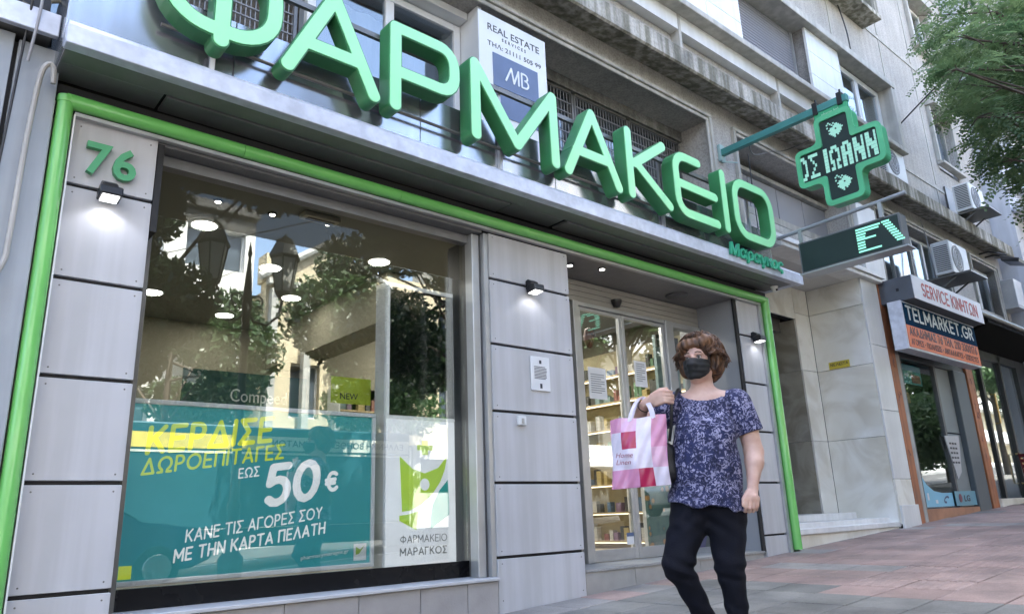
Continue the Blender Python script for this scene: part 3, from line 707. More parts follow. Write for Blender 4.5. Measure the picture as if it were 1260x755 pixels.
def cable(name, pts, r, mat, label, cat='cable', group=None):
    m = MB(); m.tube(smooth_path(pts), r, 8); return tag(obj(name, m, mat, smooth=True), label, cat, group)
def smooth_path(p, n=6):
    p = [Vector(q) for q in p]; out = []
    for i in range(len(p) - 1):
        a, b, c, d = p[max(i - 1, 0)], p[i], p[i + 1], p[min(i + 2, len(p) - 1)]
        for k in range(n):
            t = k / n; out.append(.5 * ((2 * b) + (c - a) * t + (2 * a - 5 * b + 4 * c - d) * t * t + (3 * b - a - 3 * c + d) * t ** 3))
    out.append(p[-1]); return out
cable('conduit_pipe', [(.44, 4.33, 2.40), (.43, 4.32, 2.49), (.40, 4.32, 2.50), (.375, 4.33, 2.40), (.36, 4.35, 2.0), (.355, 4.36, 1.5), (.34, 4.36, 1.32), (.24, 4.37, 1.12), (.05, 4.37, .95), (-.2, 4.37, .9)], .014, pm('conduit_beige', (.42, .40, .37), .5), 'beige conduit curling down beside the green pipe frame', 'pipe')
cable('cable', [(.30, 4.29, 3.3), (.285, 4.28, 2.9), (.28, 4.36, 2.6), (.27, 4.37, 2.2), (.255, 4.38, 1.6), (.25, 4.38, .8), (.25, 4.38, -.5)], .007, BLACK, 'thin black cable running down the grey cladding at far left')
cable('cable', [(.33, 4.28, 3.3), (.325, 4.27, 2.8), (.31, 4.35, 2.5)], .008, pm('grey_cable', (.35, .35, .37), .5), 'short grey cable hanging in front of the top left beam')

# ================================================================== PHARMACY SHOP FRONT
ph = thing('pharmacy_shopfront', 'pharmacy shop front of lavender grey panels framed by a green pipe under a metal canopy', 'shop front', (4.3, 4.5, gz(4.3)))
SZ = [None, .0]
seams = [1.905, 1.35, .805, .25, -.298]
def pilaster(x0, x1, ztop, depth=.07, yf=4.50):
    zz = [ztop] + seams + [gz(x1) - .12]
    for a, b in zip(zz[:-1], zz[1:]):
        bx('cladding_panel', PANEL, ph, x0, yf, b + (.011 if b > -.5 else 0), x1, yf + .045, a - .011, bevel=.003)
    bx('pilaster_core', BLACKGAP, ph, x0 + .006, yf + .046 - .02, gz(x0) - .1, x1 - .006, yf + depth, ztop)
pilaster(.585, 1.045, 2.335)
pilaster(3.665, 4.59, 2.315, .6)
pilaster(7.345, 7.77, 2.335, .6)
bx('pilaster_side', ALU, ph, 3.62, 4.515, gz(3.6) - .1, 3.664, 4.56, 2.3)
bx('pilaster_side', DARKGREY, ph, 3.605, 4.56, gz(3.6) - .1, 3.66, 5.0, 2.3)
bx('pilaster_side', pm('recess_grey', (.30, .315, .34), .45, .1, .05, 2), ph, 7.30, 4.535, -.46, 7.344, 5.3, 2.33)
bx('edge_strip', BLACKGAP, ph, 7.285, 4.512, -.46, 7.343, 4.534, 2.33)
# the green tube frame
t = MB(); t.tube([(.525, 4.45, gz(.5) - .1), (.525, 4.45, 2.385)], .043, 18, True); obj('green_pipe', t, GREEN, ph, smooth=True, label='left upright of the green pipe frame')
t = MB(); t.tube([(7.88, 4.45, gz(7.9) + .02), (7.88, 4.45, 2.385)], .05, 18); obj('green_pipe', t, GREEN, ph, smooth=True)
xs = [.525, 1.55, 2.75, 4.05, 5.5, 6.75, 7.88]
for a, b in zip(xs[:-1], xs[1:]):
    t = MB(); t.tube([(a + .0015, 4.45, 2.385), (b - .0015, 4.45, 2.385)], .046, 18); obj('green_pipe', t, GREEN, ph, smooth=True)
t = MB(); t.lathe([(.0, -.047), (.047, -.02), (.05, 0), (.047, .02), (0, .047)], (.525, 4.45, 2.385), 16); obj('pipe_elbow', t, GREEN, ph, smooth=True)
t = MB(); t.lathe([(.0, -.047), (.047, -.02), (.05, 0), (.047, .02), (0, .047)], (7.88, 4.45, 2.385), 16); obj('pipe_elbow', t, GREEN, ph, smooth=True)
bx('frame_strip', WHITE, ph, .455, 4.44, gz(.4) - .1, .474, 4.50, 2.36); bx('frame_strip', WHITE, ph, .574, 4.44, gz(.5) - .1, .583, 4.50, 2.31)
bx('frame_strip', ALU, ph, .58, 4.46, 2.312, 7.80, 4.50, 2.336); bx('frame_strip', ALU, ph, 7.772, 4.47, gz(7.8), 7.82, 4.53, 2.31)
bx('frame_strip', ALU, ph, 7.935, 4.46, gz(7.9), 7.99, 4.6, 2.40)
# header behind the tube
bx('header', BLACKGAP, ph, .475, 4.47, 2.338, 7.95, 4.62, 2.49)
bx('header_soffit', SOFFIT, ph, 1.05, 4.51, 2.295, 3.60, 4.74, 2.33); bx('header_seam', BLACKGAP, ph, 1.05, 4.502, 2.315, 3.6, 4.509, 2.336)
bx('edge_strip', BLACKGAP, ph, 1.048, 4.50, 1.72, 1.085, 4.72, 2.30)
# shop window
wn = thing('display_window', None, None, (2.35, 4.75, -.43)); del_ = wn; wn.parent = ph; wn.location = Vector(wn.location) - world_loc(ph)
f = MB(); f.box(1.086, 4.70, -.43, 1.115, 4.80, 2.29); f.box(3.575, 4.70, -.43, 3.625, 4.80, 2.29); f.box(1.115, 4.70, 2.265, 3.575, 4.80, 2.29)
obj('window_frame', f, ALU_D, wn, bevel=.003)
bx('window_frame', ALU, wn, 3.53, 4.56, -.430, 3.604, 4.66, 2.29, bevel=.004); bx('window_frame', SOFFIT, wn, 1.09, 4.62, 2.22, 3.53, 4.70, 2.29)
bx('kick_panel', BLACKG, wn, 1.116, 4.735, -.43, 3.574, 4.78, -.315)
bx('pane', GLASS_WIN, wn, 1.116, 4.750, -.314, 3.574, 4.758, 1.93, label='large clear lower pane')
bx('pane', MUTED_GLASS, wn, 1.116, 4.752, 1.932, 3.574, 4.758, 2.264, label='upper strip of the window, street reflections left out')
bx('sill', pm('sill_stone', (.52, .52, .53), .5, 0, .08, 5), wn, 1.05, 4.47, -.455, 3.66, 4.80, -.432, bevel=.004)
x = 1.05
for wd in (.45, .50, .50, .47, .40, .38):
    x1 = min(x + wd, 3.655)
    if x1 - x > .05: bx('stone_tile', TILE_SILL, ph, x + .003, 4.49, gz(x) - .1, x1 - .003, 4.55, -.458, bevel=.002)
    x = x1
bx('plinth_core', BLACKGAP, ph, 1.05, 4.52, gz(1) - .1, 3.64, 4.9, -.46)
# canopy: soffit panels with black joints, lip, fascia
bx('soffit_panel', SOFFIT, ph, .45, 4.052, 2.525, 8.0, 4.292, 2.545, bevel=.002)
bx('soffit_panel', SOFFIT, ph, .45, 4.294, 2.525, 1.00, 4.50, 2.545, bevel=.002)
bx('soffit_panel', SOFFIT, ph, 1.02, 4.305, 2.518, 3.75, 4.50, 2.54, bevel=.002)
bx('soffit_panel', SOFFIT, ph, 3.765, 4.294, 2.525, 4.37, 4.50, 2.545, bevel=.002)
bx('soffit_panel', SOFFIT, ph, 4.42, 4.305, 2.518, 7.85, 4.50, 2.54, bevel=.002)
bx('soffit_panel', SOFFIT, ph, 7.87, 4.294, 2.525, 8.0, 4.50, 2.545, bevel=.002)
bx('canopy_core', BLACKGAP, ph, .46, 4.16, 2.547, 8.0, 4.69, 2.60)
m = MB(); m.prism([(4.05, 2.515), (4.05, 2.63), (4.075, 2.665), (4.14, 2.67), (4.14, 2.52)], 0, .44, 8.12); obj('canopy_lip', m, LIP, ph, bevel=.004)
xs = [.44, 1.35, 2.75, 4.15, 5.55, 6.9, 7.66]
for a, b in zip(xs[:-1], xs[1:]):
    bx('fascia_panel', STEEL, ph, a + .002, 4.15, 2.672, b - .002, 4.17, 3.11, bevel=.003)
bx('fascia_side', STEEL, ph, .438, 4.171, 2.55, .452, 4.69, 3.11); bx('fascia_side', STEEL, ph, 7.64, 4.171, 2.672, 7.655, 4.69, 3.11)
bx('canopy_top', ALU_D, ph, .453, 4.171, 3.08, 7.639, 5.1, 3.10)
bx('canopy_end', LIP, ph, 7.9, 4.141, 2.53, 8.11, 4.69, 2.66)
# door recess
bx('doorstep', pm('step_stone', (.33, .33, .32), .6, 0, .12, 4, speck=.15), ph, 4.60, 4.50, -.47, 7.30, 5.3, -.45)
x = 4.60
for wd in (.62, .45, .5, .55, .58): bx('step_tile', pm('step_tile', (.34, .33, .31), .6, 0, .1, 5, bump=.2), ph, x + .003, 4.51, gz(x) - .08, x + wd - .003, 4.56, -.472, bevel=.002); x += wd
bx('step_core', BLACKGAP, ph, 4.6, 4.55, gz(4.6) - .1, 7.3, 5.2, -.473)
bx('recess_soffit', SOFFIT, ph, 4.59, 4.51, 2.32, 7.35, 5.2, 2.35)
WOODY = pm('grey_beige_header', (.33, .32, .29), .5, .1, .06, 3)
for i in range(4):
    z = 2.085 + i * .058; bx('header_slat', WOODY, ph, 4.59, 5.02, z + .001, 7.30, 5.06, z + .056, bevel=.003)
bx('header_core', BLACKGAP, ph, 4.59, 5.062, 2.06, 7.3, 5.12, 2.33)
dr = thing('sliding_door', None, None, (6.0, 5.05, -.45)); dr.parent = ph; dr.location = Vector(dr.location) - world_loc(ph)
f = MB(); f.box(5.14, 4.99, -.45, 5.22, 5.09, 2.08); f.box(6.62, 4.99, -.45, 6.76, 5.09, 2.08); f.box(7.24, 5.0, -.45, 7.298, 5.09, 2.08); f.box(5.22, 5.0, 2.04, 6.62, 5.09, 2.08); f.box(6.76, 5.0, 2.02, 7.24, 5.09, 2.08)
obj('door_frame', f, ALU, dr, bevel=.004)
for a, b in ((5.225, 5.89), (5.895, 6.615)):
    l = MB(); l.box(a, 5.02, -.445, a + .045, 5.06, 2.035); l.box(b - .045, 5.02, -.445, b, 5.06, 2.035); l.box(a + .045, 5.02, -.445, b - .045, 5.06, -.34); l.box(a + .045, 5.02, 2.0, b - .045, 5.06, 2.035)
    lo = obj('door_leaf', l, ALU, dr, bevel=.003)
    bx('pane', GLASS_DOOR, lo, a + .046, 5.036, -.338, b - .046, 5.044, 1.998)
bx('pane', GLASS_DOOR, dr, 6.762, 5.04, -.40, 7.238, 5.048, 2.018); bx('bottom_rail', ALU, dr, 6.762, 5.01, -.449, 7.238, 5.07, -.402)
bx('side_wall', WOODY, ph, 4.3, 5.05, -.45, 5.138, 5.12, 2.06)
# little fixtures
def downlight(x, y, z, label, r=.035):
    t = thing('downlight', label, 'downlight', (x, y, z), 'small downlights in the shop soffits')
    m = MB(); m.lathe([(r * .75, -.002), (r, -.010), (r * 1.25, -.004), (r * 1.25, .004)], (x, y, z), 16); obj('rim', m, BLACK, t, smooth=True)
    m = MB(); m.lathe([(r * .7, -.012), (r * .7, -.004)], (x, y, z), 14); obj('bulb', m, em('bulb_lit', (1, .97, .92), 2), t)
downlight(5.2, 4.62, 2.316, 'small lit downlight in the door recess soffit')
downlight(4.85, 4.72, 2.316, 'lit downlight at the left end of the door recess')
dc = thing('dome_camera', 'black dome camera above the sliding glass doors', 'camera', (5.92, 4.98, 2.17))
m = MB(); m.lathe([(.0, -.055), (.035, -.045), (.05, -.01), (.055, .0), (.06, .012), (.06, .03), (0, .03)], (5.80, 4.985, 2.15), 18); obj('dome', m, BLACK, dc, smooth=True)
sp_ = thing('ceiling_speaker', 'dark round fitting in the recess soffit above the woman', 'speaker', (6.55, 4.8, 2.315))
m = MB(); m.lathe([(.0, -.03), (.10, -.03), (.13, -.012), (.13, .0)], (6.6, 4.78, 2.316), 20); obj('disc', m, DARKGREY, sp_, smooth=True)
sc_ = thing('security_camera', 'small white camera under the right end of the canopy', 'camera', (7.86, 4.28, 2.5))
m = MB(); m.lathe([(.0, -.07), (.02, -.065), (.034, -.04), (.036, -.02), (.045, -.01), (.045, 0)], (7.88, 4.3, 2.518), 16); obj('housing', m, WHITE_PL, sc_, smooth=True)
m = MB(); m.lathe([(.0, -.02), (.012, -.016), (.014, 0)], (7.868, 4.272, 2.47), 10, 1); obj('lens', m, BLACK, sc_, smooth=True)

def wall_lamp(x, z, label, power):
    t = thing('wall_lamp', label, 'lamp', (x, 4.40, z), 'floodlights clipped to the panels')
    m = MB(); m.prism([(4.50, z + .01), (4.50, z + .09), (4.47, z + .10), (4.42, z + .07), (4.43, z + .03)], 0, x - .042, x + .042); obj('bracket', m, BLACK, t, bevel=.006)
    m = MB(); m.prism([(4.47, z - .03), (4.48, z + .02), (4.42, z + .05), (4.365, z + .035), (4.36, z - .018)], 0, x - .058, x + .058); obj('housing', m, BLACK, t, bevel=.006)
    m = MB(); m.prism([(4.460, z - .0345), (4.460, z - .0295), (4.372, z - .0185), (4.372, z - .0235)], 0, x - .044, x + .044); obj('lens', m, em('lamp_lens', (1, 1, 1), .5), t)
    l = bpy.data.lights.new('lamp_light', 'SPOT'); l.energy = power; l.spot_size = R(125); l.spot_blend = .35; l.color = (.88, .9, 1); l.shadow_soft_size = .03
    o = bpy.data.objects.new('lamp_light', l); COL.objects.link(o); o.parent = t; o.location = Vector((x, 4.40, z - .045)) - world_loc(t); o.rotation_euler = (R(18), 0, 0)
wall_lamp(.80, 1.86, 'black floodlight glowing under the house number 76', .3)
wall_lamp(4.10, 1.86, 'black floodlight on the middle pilaster above the paper notice', .18)
wall_lamp(7.60, 1.86, 'black floodlight on the right pilaster beside the green upright', .18)

rv = MB()
for x0, x1 in ((.585, 1.045), (3.665, 4.59)):
    zz = [2.32] + seams + [gz(x1)]
    for a, b in zip(zz[:-1], zz[1:]):
        for x in (x0 + .04, x1 - .04):
            for z in (a - .045, b + .045): rv.lathe([(0, -.0025), (.0045, -.002), (.005, 0)], (x, 4.4998, z), 8, 1)
obj('rivet', rv, ALU_D, ph, kind='stuff')
cable('cable', [(7.75, 4.3, 4.44), (8.1, 4.45, 4.4), (8.8, 4.55, 4.7), (9.3, 4.6, 4.9), (9.6, 4.36, 5.06)], .006, BLACK, 'thin black cable sagging from the cross arm to the ledge')
cable('cable', [(7.66, 4.25, 2.98), (8.2, 4.5, 3.2), (8.4, 4.69, 3.5), (8.4, 4.69, 4.6)], .007, BLACK, 'black power cable looping from the LED sign pole to the wall')
cable('cable', [(14.3, 4.6, 3.36), (14.25, 4.62, 4.0), (14.3, 4.66, 4.7), (14.2, 4.66, 5.03)], .012, pm('grey_cable', (.35, .35, .37)), 'grey cable rising from the SERVICE sign past the air conditioner')
cable('cable', [(8.0, 4.66, 5.5), (9.5, 4.60, 5.46), (11.2, 4.61, 5.5), (12.1, 4.62, 5.45)], .007, BLACK, 'black cable running along the wall above the ledge to the air conditioner')
# house number
hn = thing('house_number', 'green raised house number 76 on the top left panel', 'number', (.8, 4.49, 2.0))
for ch, x in (('7', .655), ('6', .80)):
    me = text_mesh(ch, .27, extrude=.018, offset=.006); me.transform(Matrix.Translation((x, 4.475, 1.99)) @ FACE_Y)
    obj('digit', me, pm('number_green', (.08, .36, .16), .4, 0, .08, 4), hn)

# ------------------------------------------------------------------ big sign letters
LT = {
 'Φ': [[(1.20, 2.80), (1.20, 3.60)], [(1.20, 3.45), (1.02, 3.45)] + arc(1.13, 3.21, .25, .24, 90, 180, 8) + arc(1.13, 3.105, .25, .24, 180, 270, 8) + arc(1.27, 3.105, .25, .24, 270, 360, 8) + arc(1.27, 3.21, .25, .24, 0, 90, 8) + [(1.20, 3.45)]],
 'Α': [[(1.62, 2.81), (1.93, 3.45), (2.24, 2.81)], [(1.735, 3.02), (2.13, 3.02)]],
 'Ρ': [[(2.41, 2.81), (2.41, 3.44), (2.80, 3.44)] + arc(2.80, 3.30, .13, .14, 90, 0, 5) + arc(2.80, 3.22, .13, .14, 0, -90, 5) + [(2.41, 3.08)]],
 'Μ': [[(3.13, 2.82), (3.13, 3.44), (3.55, 2.86), (3.965, 3.44), (3.97, 2.82)]],
 'Α2': [[(4.12, 2.81), (4.45, 3.45), (4.76, 2.81)], [(4.23, 3.03), (4.65, 3.03)]],
 'Κ': [[(4.94, 2.81), (4.94, 3.45)], [(5.46, 3.45), (5.03, 3.15), (5.50, 2.82)], [(4.94, 3.14), (5.05, 3.14)]],
 'Ε': [[(6.04, 3.44), (5.80, 3.44)] + arc(5.80, 3.28, .15, .16, 90, 180, 5) + arc(5.80, 2.98, .15, .16, 180, 270, 5) + [(6.29, 2.82)], [(5.66, 3.13), (6.29, 3.12)]],
 'Ι': [[(6.47, 2.82), (6.47, 3.45)]],
 'Ο': [arc(6.86, 3.24, .18, .20, 180, 90, 6) + arc(7.22, 3.24, .18, .20, 90, 0, 6) + arc(7.22, 3.02, .18, .20, 0, -90, 6) + arc(6.86, 3.02, .18, .20, 270, 180, 6) + [(6.68, 3.24)]],
}
sg = thing('pharmacy_sign', 'huge mint green raised letters spelling ΦΑΡΜΑΚΕΙΟ above the canopy', 'sign', (4.2, 4.05, 2.72))
for k_, strokes in LT.items():
    F, x0, y0, h = stroke_field(strokes, .054)
    me = fill_loops(contours(F, x0, y0, h), .065, 0)
    me.transform(Matrix.Translation((0, 3.955 + .065, 0)) @ FACE_Y)
    lo = obj('letter', me, MINT_S, sg)
    me = fill_loops(contours(F + .009, x0, y0, h), .003, 0)
    me.transform(Matrix.Translation((0, 3.951, 0)) @ FACE_Y)
    obj('letter_face', me, MINT, lo)
r_ = MB(); r_.tube([(.9, 4.10, 2.86), (7.4, 4.10, 2.86)], .012, 8); obj('mounting_rail', r_, ALU_D, sg, smooth=True)
bx('mounting_rail', ALU_D, sg, .9, 4.09, 3.39, 7.4, 4.12, 3.43)
for x in (1.2, 3.5, 5.6, 7.2): bx('rail_post', ALU, sg, x, 4.121, 2.7, x + .03, 4.148, 3.42)
bx('rail_post', WHITE, sg, 1.19, 4.085, 2.67, 1.215, 4.11, 2.80)

ms = thing('shop_name_sign', 'small green raised lettering Μαραγκος at the right end of the canopy', 'sign', (7.1, 4.03, 2.56))
me = text_mesh('Μαραγκος', .19, extrude=.012, shear=.15, offset=.004); xs_ = [v.co.x for v in me.vertices]
me.transform(Matrix.Diagonal((1.07 / (max(xs_) - min(xs_)), 1, 1, 1))); me.transform(Matrix.Translation((6.56, 4.03, 2.585)) @ FACE_Y)
obj('lettering', me, pm('name_green', (.06, .50, .28), .35), ms)
bx('backing_bar', STEEL, ms, 6.6, 4.044, 2.60, 7.6, 4.049, 2.64)

# real-estate board
rb = thing('advertising_board', 'white real estate board hanging between the letters and the upper window', 'sign', (4.15, 4.6, 3.4))
bx('board', WHITE, rb, 3.70, 4.60, 3.30, 4.56, 4.62, 4.62, bevel=.003)
NAVY = pm('slate_blue_print', (.12, .17, .30), .5); INK = pm('dark_ink', (.05, .05, .06), .6)
text('lettering', 'REAL ESTATE', .105, (3.80, 4.598, 4.44), INK, rb, width=.66, extrude=.001)
text('lettering', 'SERVICES', .05, (3.98, 4.598, 4.375), INK, rb, space=1.6, extrude=.001)
text('lettering', 'ΤΗΛ: 21111 505 99', .07, (3.80, 4.598, 4.27), INK, rb, width=.68, extrude=.001)
bx('blue_block', NAVY, rb, 3.86, 4.594, 3.86, 4.43, 4.599, 4.21); bx('blue_block', NAVY, rb, 3.86, 4.594, 3.56, 4.43, 4.599, 3.83)
# interlocked M B monogram
F, x0, y0, h = stroke_field([[(0, 0), (.07, .15), (.10, 0), (.16, .15), (.16, 0)], [(.20, 0), (.20, .15)], [(.20, .15)] + arc(.24, .115, .035, .035, 90, -90, 5) + arc(.245, .04, .04, .04, 90, -90, 5) + [(.20, 0)]], .010, h=.003)
me = fill_loops(contours(F, x0, y0, h), .002); me.transform(Matrix.Translation((4.01, 4.591, 3.96)) @ FACE_Y); obj('monogram', me, WHITE, rb)

# ------------------------------------------------------------------ green cross sign (faces down the street to the left)
CX = 7.72
cs = thing('pharmacy_cross', 'green cross LED sign on a teal arm sticking out above the street', 'sign', (CX, 3.2, 3.15))
m = MB(); m.box(CX - .035, 3.02, 4.34, CX + .035, 4.68, 4.43); obj('arm', m, TEAL_BAR, cs, bevel=.005)
m = MB(); m.box(CX - .05, 4.66, 4.27, CX + .05, 4.70, 4.5); m.tube([(CX - .04, 4.66, 4.25), (CX + .06, 4.5, 4.2)], .008, 6); obj('wall_plate', m, pm('plate_pale', (.35, .5, .5), .5), cs)
for y in (3.07, 3.36): m = MB(); m.box(CX - .045, y, 4.32, CX + .045, y + .055, 4.47); m.tube([(CX, y + .025, 4.47), (CX, y + .025, 4.52)], .012, 6); obj('clamp', m, BLACK, cs)
bx('hanger_plate', CROSS_G, cs, CX - .025, 3.03, 4.10, CX + .025, 3.42, 4.342, bevel=.004)
text('lettering', 'pharm led', .05, (CX - .027, 3.33, 4.275), pm('pale_green_print', (.5, .7, .5), .5), cs, FACE_X, extrude=.001)
cy, cz = 3.195, 3.705; a, b = .205, .475     # arm half width, half length
def cross(a, b, r):
    w_ = b * .90; c_ = a * .93; return rpoly([(-c_, -b), (c_, -b), (c_, -a), (w_, -a), (w_, a), (c_, a), (c_, b), (-c_, b), (-c_, a), (-w_, a), (-w_, -a), (-c_, -a)], r)
def xprism(poly, x0, x1): m = MB(); m.prism([(cy - p, cz + q) for p, q in poly], 0, x0, x1); return m
obj('cross_body', xprism(cross(.225, .535, .08), CX - .06, CX + .08), CROSS_G, cs, bevel=.004)
# raised rim = outer minus inner, as a strip
def ring(po, pi, x0, x1):
    n = len(po); v = []
    for P, x in ((po, x0), (pi, x0), (po, x1), (pi, x1)): v += [(x, cy - p, cz + q) for p, q in P]
    f = []
    for i in range(n):
        j = (i + 1) % n
        f += [(i, j, n + j, n + i), (2 * n + i, 3 * n + i, 3 * n + j, 2 * n + j), (i, 2 * n + i, 2 * n + j, j), (n + i, n + j, 3 * n + j, 3 * n + i)]
    m = MB(); m.add(v, f); return m
obj('rim', ring(cross(.232, .545, .08), cross(.172, .485, .035), CX - .085, CX - .061), pm('cross_rim_paint', (.12, .52, .26), .35), cs)
obj('led_face', xprism(cross(.173, .486, .035), CX - .066, CX - .0605), LED_BG, cs)
FONT5 = {'Ο': ['111', '101', '101', '101', '101', '101', '111'], 'Σ': ['11111', '01000', '00100', '00010', '00100', '01000', '11111'], ' ': ['0'] * 7, 'Ι': ['11'] * 7,
         'Ω': ['01110', '11011', '10001', '10001', '11011', '01010', '11011'], 'Α': ['01110', '11011', '11011', '11111', '11011', '11011', '11011'], 'Ν': ['11001', '11001', '11101', '11111', '10111', '10011', '10011'], ')': ['110', '011', '001', '001', '001', '011', '110']}
def dots(rows, y0, z0, p, x, wz=1.0, sl=0.0):
    m = MB()
    for r, row in enumerate(rows):
        for c, ch in enumerate(row):
            if ch == '1':
                y = y0 - c * p - r * sl; z = z0 - r * p * wz
                m.box(x - .003, y - p * .46, z - p * wz * .46, x, y + p * .46, z + p * wz * .46)
    return m
rows = [''] * 7
for ch in [')', 'Σ', ' ', 'Ι', 'Ω', 'Α', 'Ν', 'Ν']:
    for r in range(7): rows[r] += FONT5[ch][r] + '0'
rows = [r[:38] for r in rows]
obj('led_text', dots(rows, cy + .425, cz + .125, .0225, CX - .068, 1.85), LED_ON2, cs, kind='stuff')
blob = ['00100000000', '01010100000', '00001011000', '01000111100', '00011111110', '00111101111', '00011111110', '00111111110', '00011111100', '00001101000', '00000100000']
obj('led_emblem', dots(blob, cy + .095, cz + .43, .0185, CX - .068), LED_ON2, cs, kind='stuff')
obj('led_emblem', dots(blob, cy + .095, cz - .215, .0185, CX - .068), LED_ON2, cs, kind='stuff')

# LED box sign below
LX = 7.66
ls = thing('led_sign', 'black LED box sign showing green dashed letters below the cross', 'sign', (LX, 3.3, 2.45))
m = MB(); m.tube([(LX, 4.3, 2.99), (LX, 2.60, 3.05)], .022, 12); obj('pole', m, pm('grey_pole', (.35, .37, .40), .4, .3), ls, smooth=True)
for y in (3.75, 2.85): bx('hanger', ALU, ls, LX - .02, y, 2.86, LX + .02, y + .04, 3.03)
bx('clamp', ALU, ls, LX - .06, 4.05, 2.93, LX + .06, 4.15, 3.04)
bx('sign_box', pm('sign_box_grey', (.16, .165, .17), .45, .2), ls, LX, 2.70, 2.50, LX + .16, 3.82, 2.865, bevel=.006)
bx('led_face', LED_BG, ls, LX - .006, 2.72, 2.52, LX - .001, 3.80, 2.845)
bx('bottom_rail', ALU, ls, LX - .03, 2.66, 2.482, LX + .17, 3.83, 2.498)
m = MB()
def dash(y, z, w_): m.box(LX - .010, y - w_, z - .009, LX - .0065, y, z + .009)
z_ = 2.82
for w_, z in ((.26, 2.805), (.24, 2.775), (.10, 2.745), (.09, 2.715), (.20, 2.690), (.08, 2.655), (.08, 2.625), (.08, 2.595), (.24, 2.560)): dash(3.16, z, w_)
for i in range(9): dash(2.885 - i * .015, 2.81 - i * .029, .08)
obj('led_text', m, LED_ON, ls, kind='stuff')

# paper notice, doorbell
pn = thing('paper_notice', 'white framed paper notice fixed to the middle pilaster', 'notice', (4.18, 4.49, 1.0))
bx('sheet', WHITE, pn, 4.07, 4.485, 1.0, 4.285, 4.497, 1.29, bevel=.002)
m = MB()
for i in range(9): m.box(4.105, 4.4835, 1.10 + i * .0125, 4.25 - random.random() * .02, 4.4845, 1.105 + i * .0125)
m.box(4.165, 4.4835, 1.02, 4.19, 4.4845, 1.06); m.box(4.165, 4.4835, 1.23, 4.19, 4.4845, 1.26); obj('print', m, INK, pn)
db = thing('doorbell', 'small white doorbell box on the middle pilaster', 'doorbell', (3.945, 4.48, .70))
bx('case', WHITE_PL, db, 3.90, 4.47, .70, 3.985, 4.499, .775, bevel=.005); bx('button', MOULD, db, 3.93, 4.463, .715, 3.955, 4.471, .755, bevel=.002)

# ================================================================== RESIDENTIAL ENTRANCE between the pharmacy and the phone shop
en = thing('building_entrance', 'recessed entrance of veined marble slabs with white steps right of the pharmacy', 'entrance', (9.4, 4.5, gz(9.4)))
rs = [-.34, .885, 1.92, 2.80, 3.20]
RX = 10.69
for a, b in zip(rs[:-1], rs[1:]):
    bx('marble_slab', MARBLE, en, RX, 4.503, a + .003, RX + .03, 5.325, b - .003, bevel=.002)
    bx('marble_slab', MARBLE, en, 10.262, 5.33, a + .003, RX - .001, 5.36, b - .003, bevel=.002)
for a, b in zip([-.34, .885, 1.92], [.885, 1.92, 2.70]):
    bx('marble_slab', MARBLE_D, en, 10.262, 5.362, a + .003, 10.29, 6.0, b - .003)
    bx('marble_slab', MARBLE_D, en, 10.264, 6.003, a + .003, 10.29, 6.6, b - .003)
for a, b in ((8.12, 9.2), (9.2, 10.26)): bx('marble_slab', MARBLE, en, a + .003, 5.331, 2.703, b - .003, 5.36, 3.197)
bx('marble_slab', MARBLE, en, 8.0, 4.6, gz(8) - .1, 8.03, 5.33, 3.2)
bx('slab_backing', BLACKGAP, en, RX + .031, 4.53, -.5, 10.87, 5.6, 3.2); bx('slab_backing', BLACKGAP, en, 10.291, 5.361, -.5, 10.68, 6.7, 3.2)
bx('slab_backing', BLACKGAP, en, 8.12, 5.361, 2.71, 10.28, 5.5, 3.2); bx('slab_backing', BLACKGAP, en, 7.99, 4.62, gz(8) - .1, 7.999, 6.7, 3.2)
bx('soffit', pm('entrance_soffit', (.60, .59, .57), .7, 0, .06, 2), en, 8.0, 4.42, 3.201, 10.7, 6.7, 3.23)
bx('porch_floor', MARBLE_W, en, 8.0, 5.1, -.15, 10.33, 6.7, -.125, bevel=.003); bx('porch_floor', MARBLE_W, en, 10.33, 4.92, -.25, 10.689, 5.33, -.206, bevel=.003)
d_ = bx('entrance_door', pm('door_black', (.03, .03, .03), .3, .4), en, 8.03, 6.62, -.12, 10.26, 6.68, 2.7)
for i in range(9): bx('door_bar', ALU_D, d_, 8.2 + i * .22, 6.59, -.1, 8.22 + i * .22, 6.61, 2.6)
# steps
bx('step', MARBLE_W, en, 7.99, 4.62, -.29, RX, 4.93, -.205, bevel=.006); bx('step', MARBLE_W, en, 7.99, 4.90, -.205, RX - .36, 5.2, -.122, bevel=.006)
bx('step', MARBLE_W, en, 7.99, 4.50, -.33, 10.75, 4.95, -.262, bevel=.008)
bx('step_riser', MARBLE, en, 7.992, 4.525, -.55, 10.70, 4.9, -.333)
# pier with slabs
for a, b in zip([-.30, .30, 1.25, 2.2], [.30, 1.25, 2.2, 3.20]):
    bx('pier_slab', MARBLE_W if a > .2 else MARBLE, en, 10.70, 4.475, a + .003, 11.235, 4.50, b - .003, bevel=.003)
bx('pier_base', MARBLE_W, en, 10.695, 4.44, gz(11) - .05, 11.25, 4.474, -.05, bevel=.005)
bx('pier_core', BLACKGAP, en, 10.71, 4.501, gz(11) - .2, 11.23, 4.7, 3.2)
f = MB(); f.box(8.0, 4.40, 3.20, 11.30, 4.70, 3.26); f.box(8.0, 4.37, 3.262, 11.34, 4.70, 3.33); obj('lintel_moulding', f, MARBLE_W, en, bevel=.006)
ys = thing('yellow_sign', 'small yellow sticker sign on the veined marble wall of the entrance', 'sign', (10.68, 4.98, 1.9))
bx('plate', pm('yellow_print', (.62, .50, .06), .5, 0, .05, 5), ys, 10.676, 4.82, 1.925, 10.687, 5.13, 2.03)
text('lettering', 'ΝΕΛΕΙΤΑ', .06, (10.673, 5.11, 1.965), INK, ys, FACE_X, width=.27, extrude=.001)

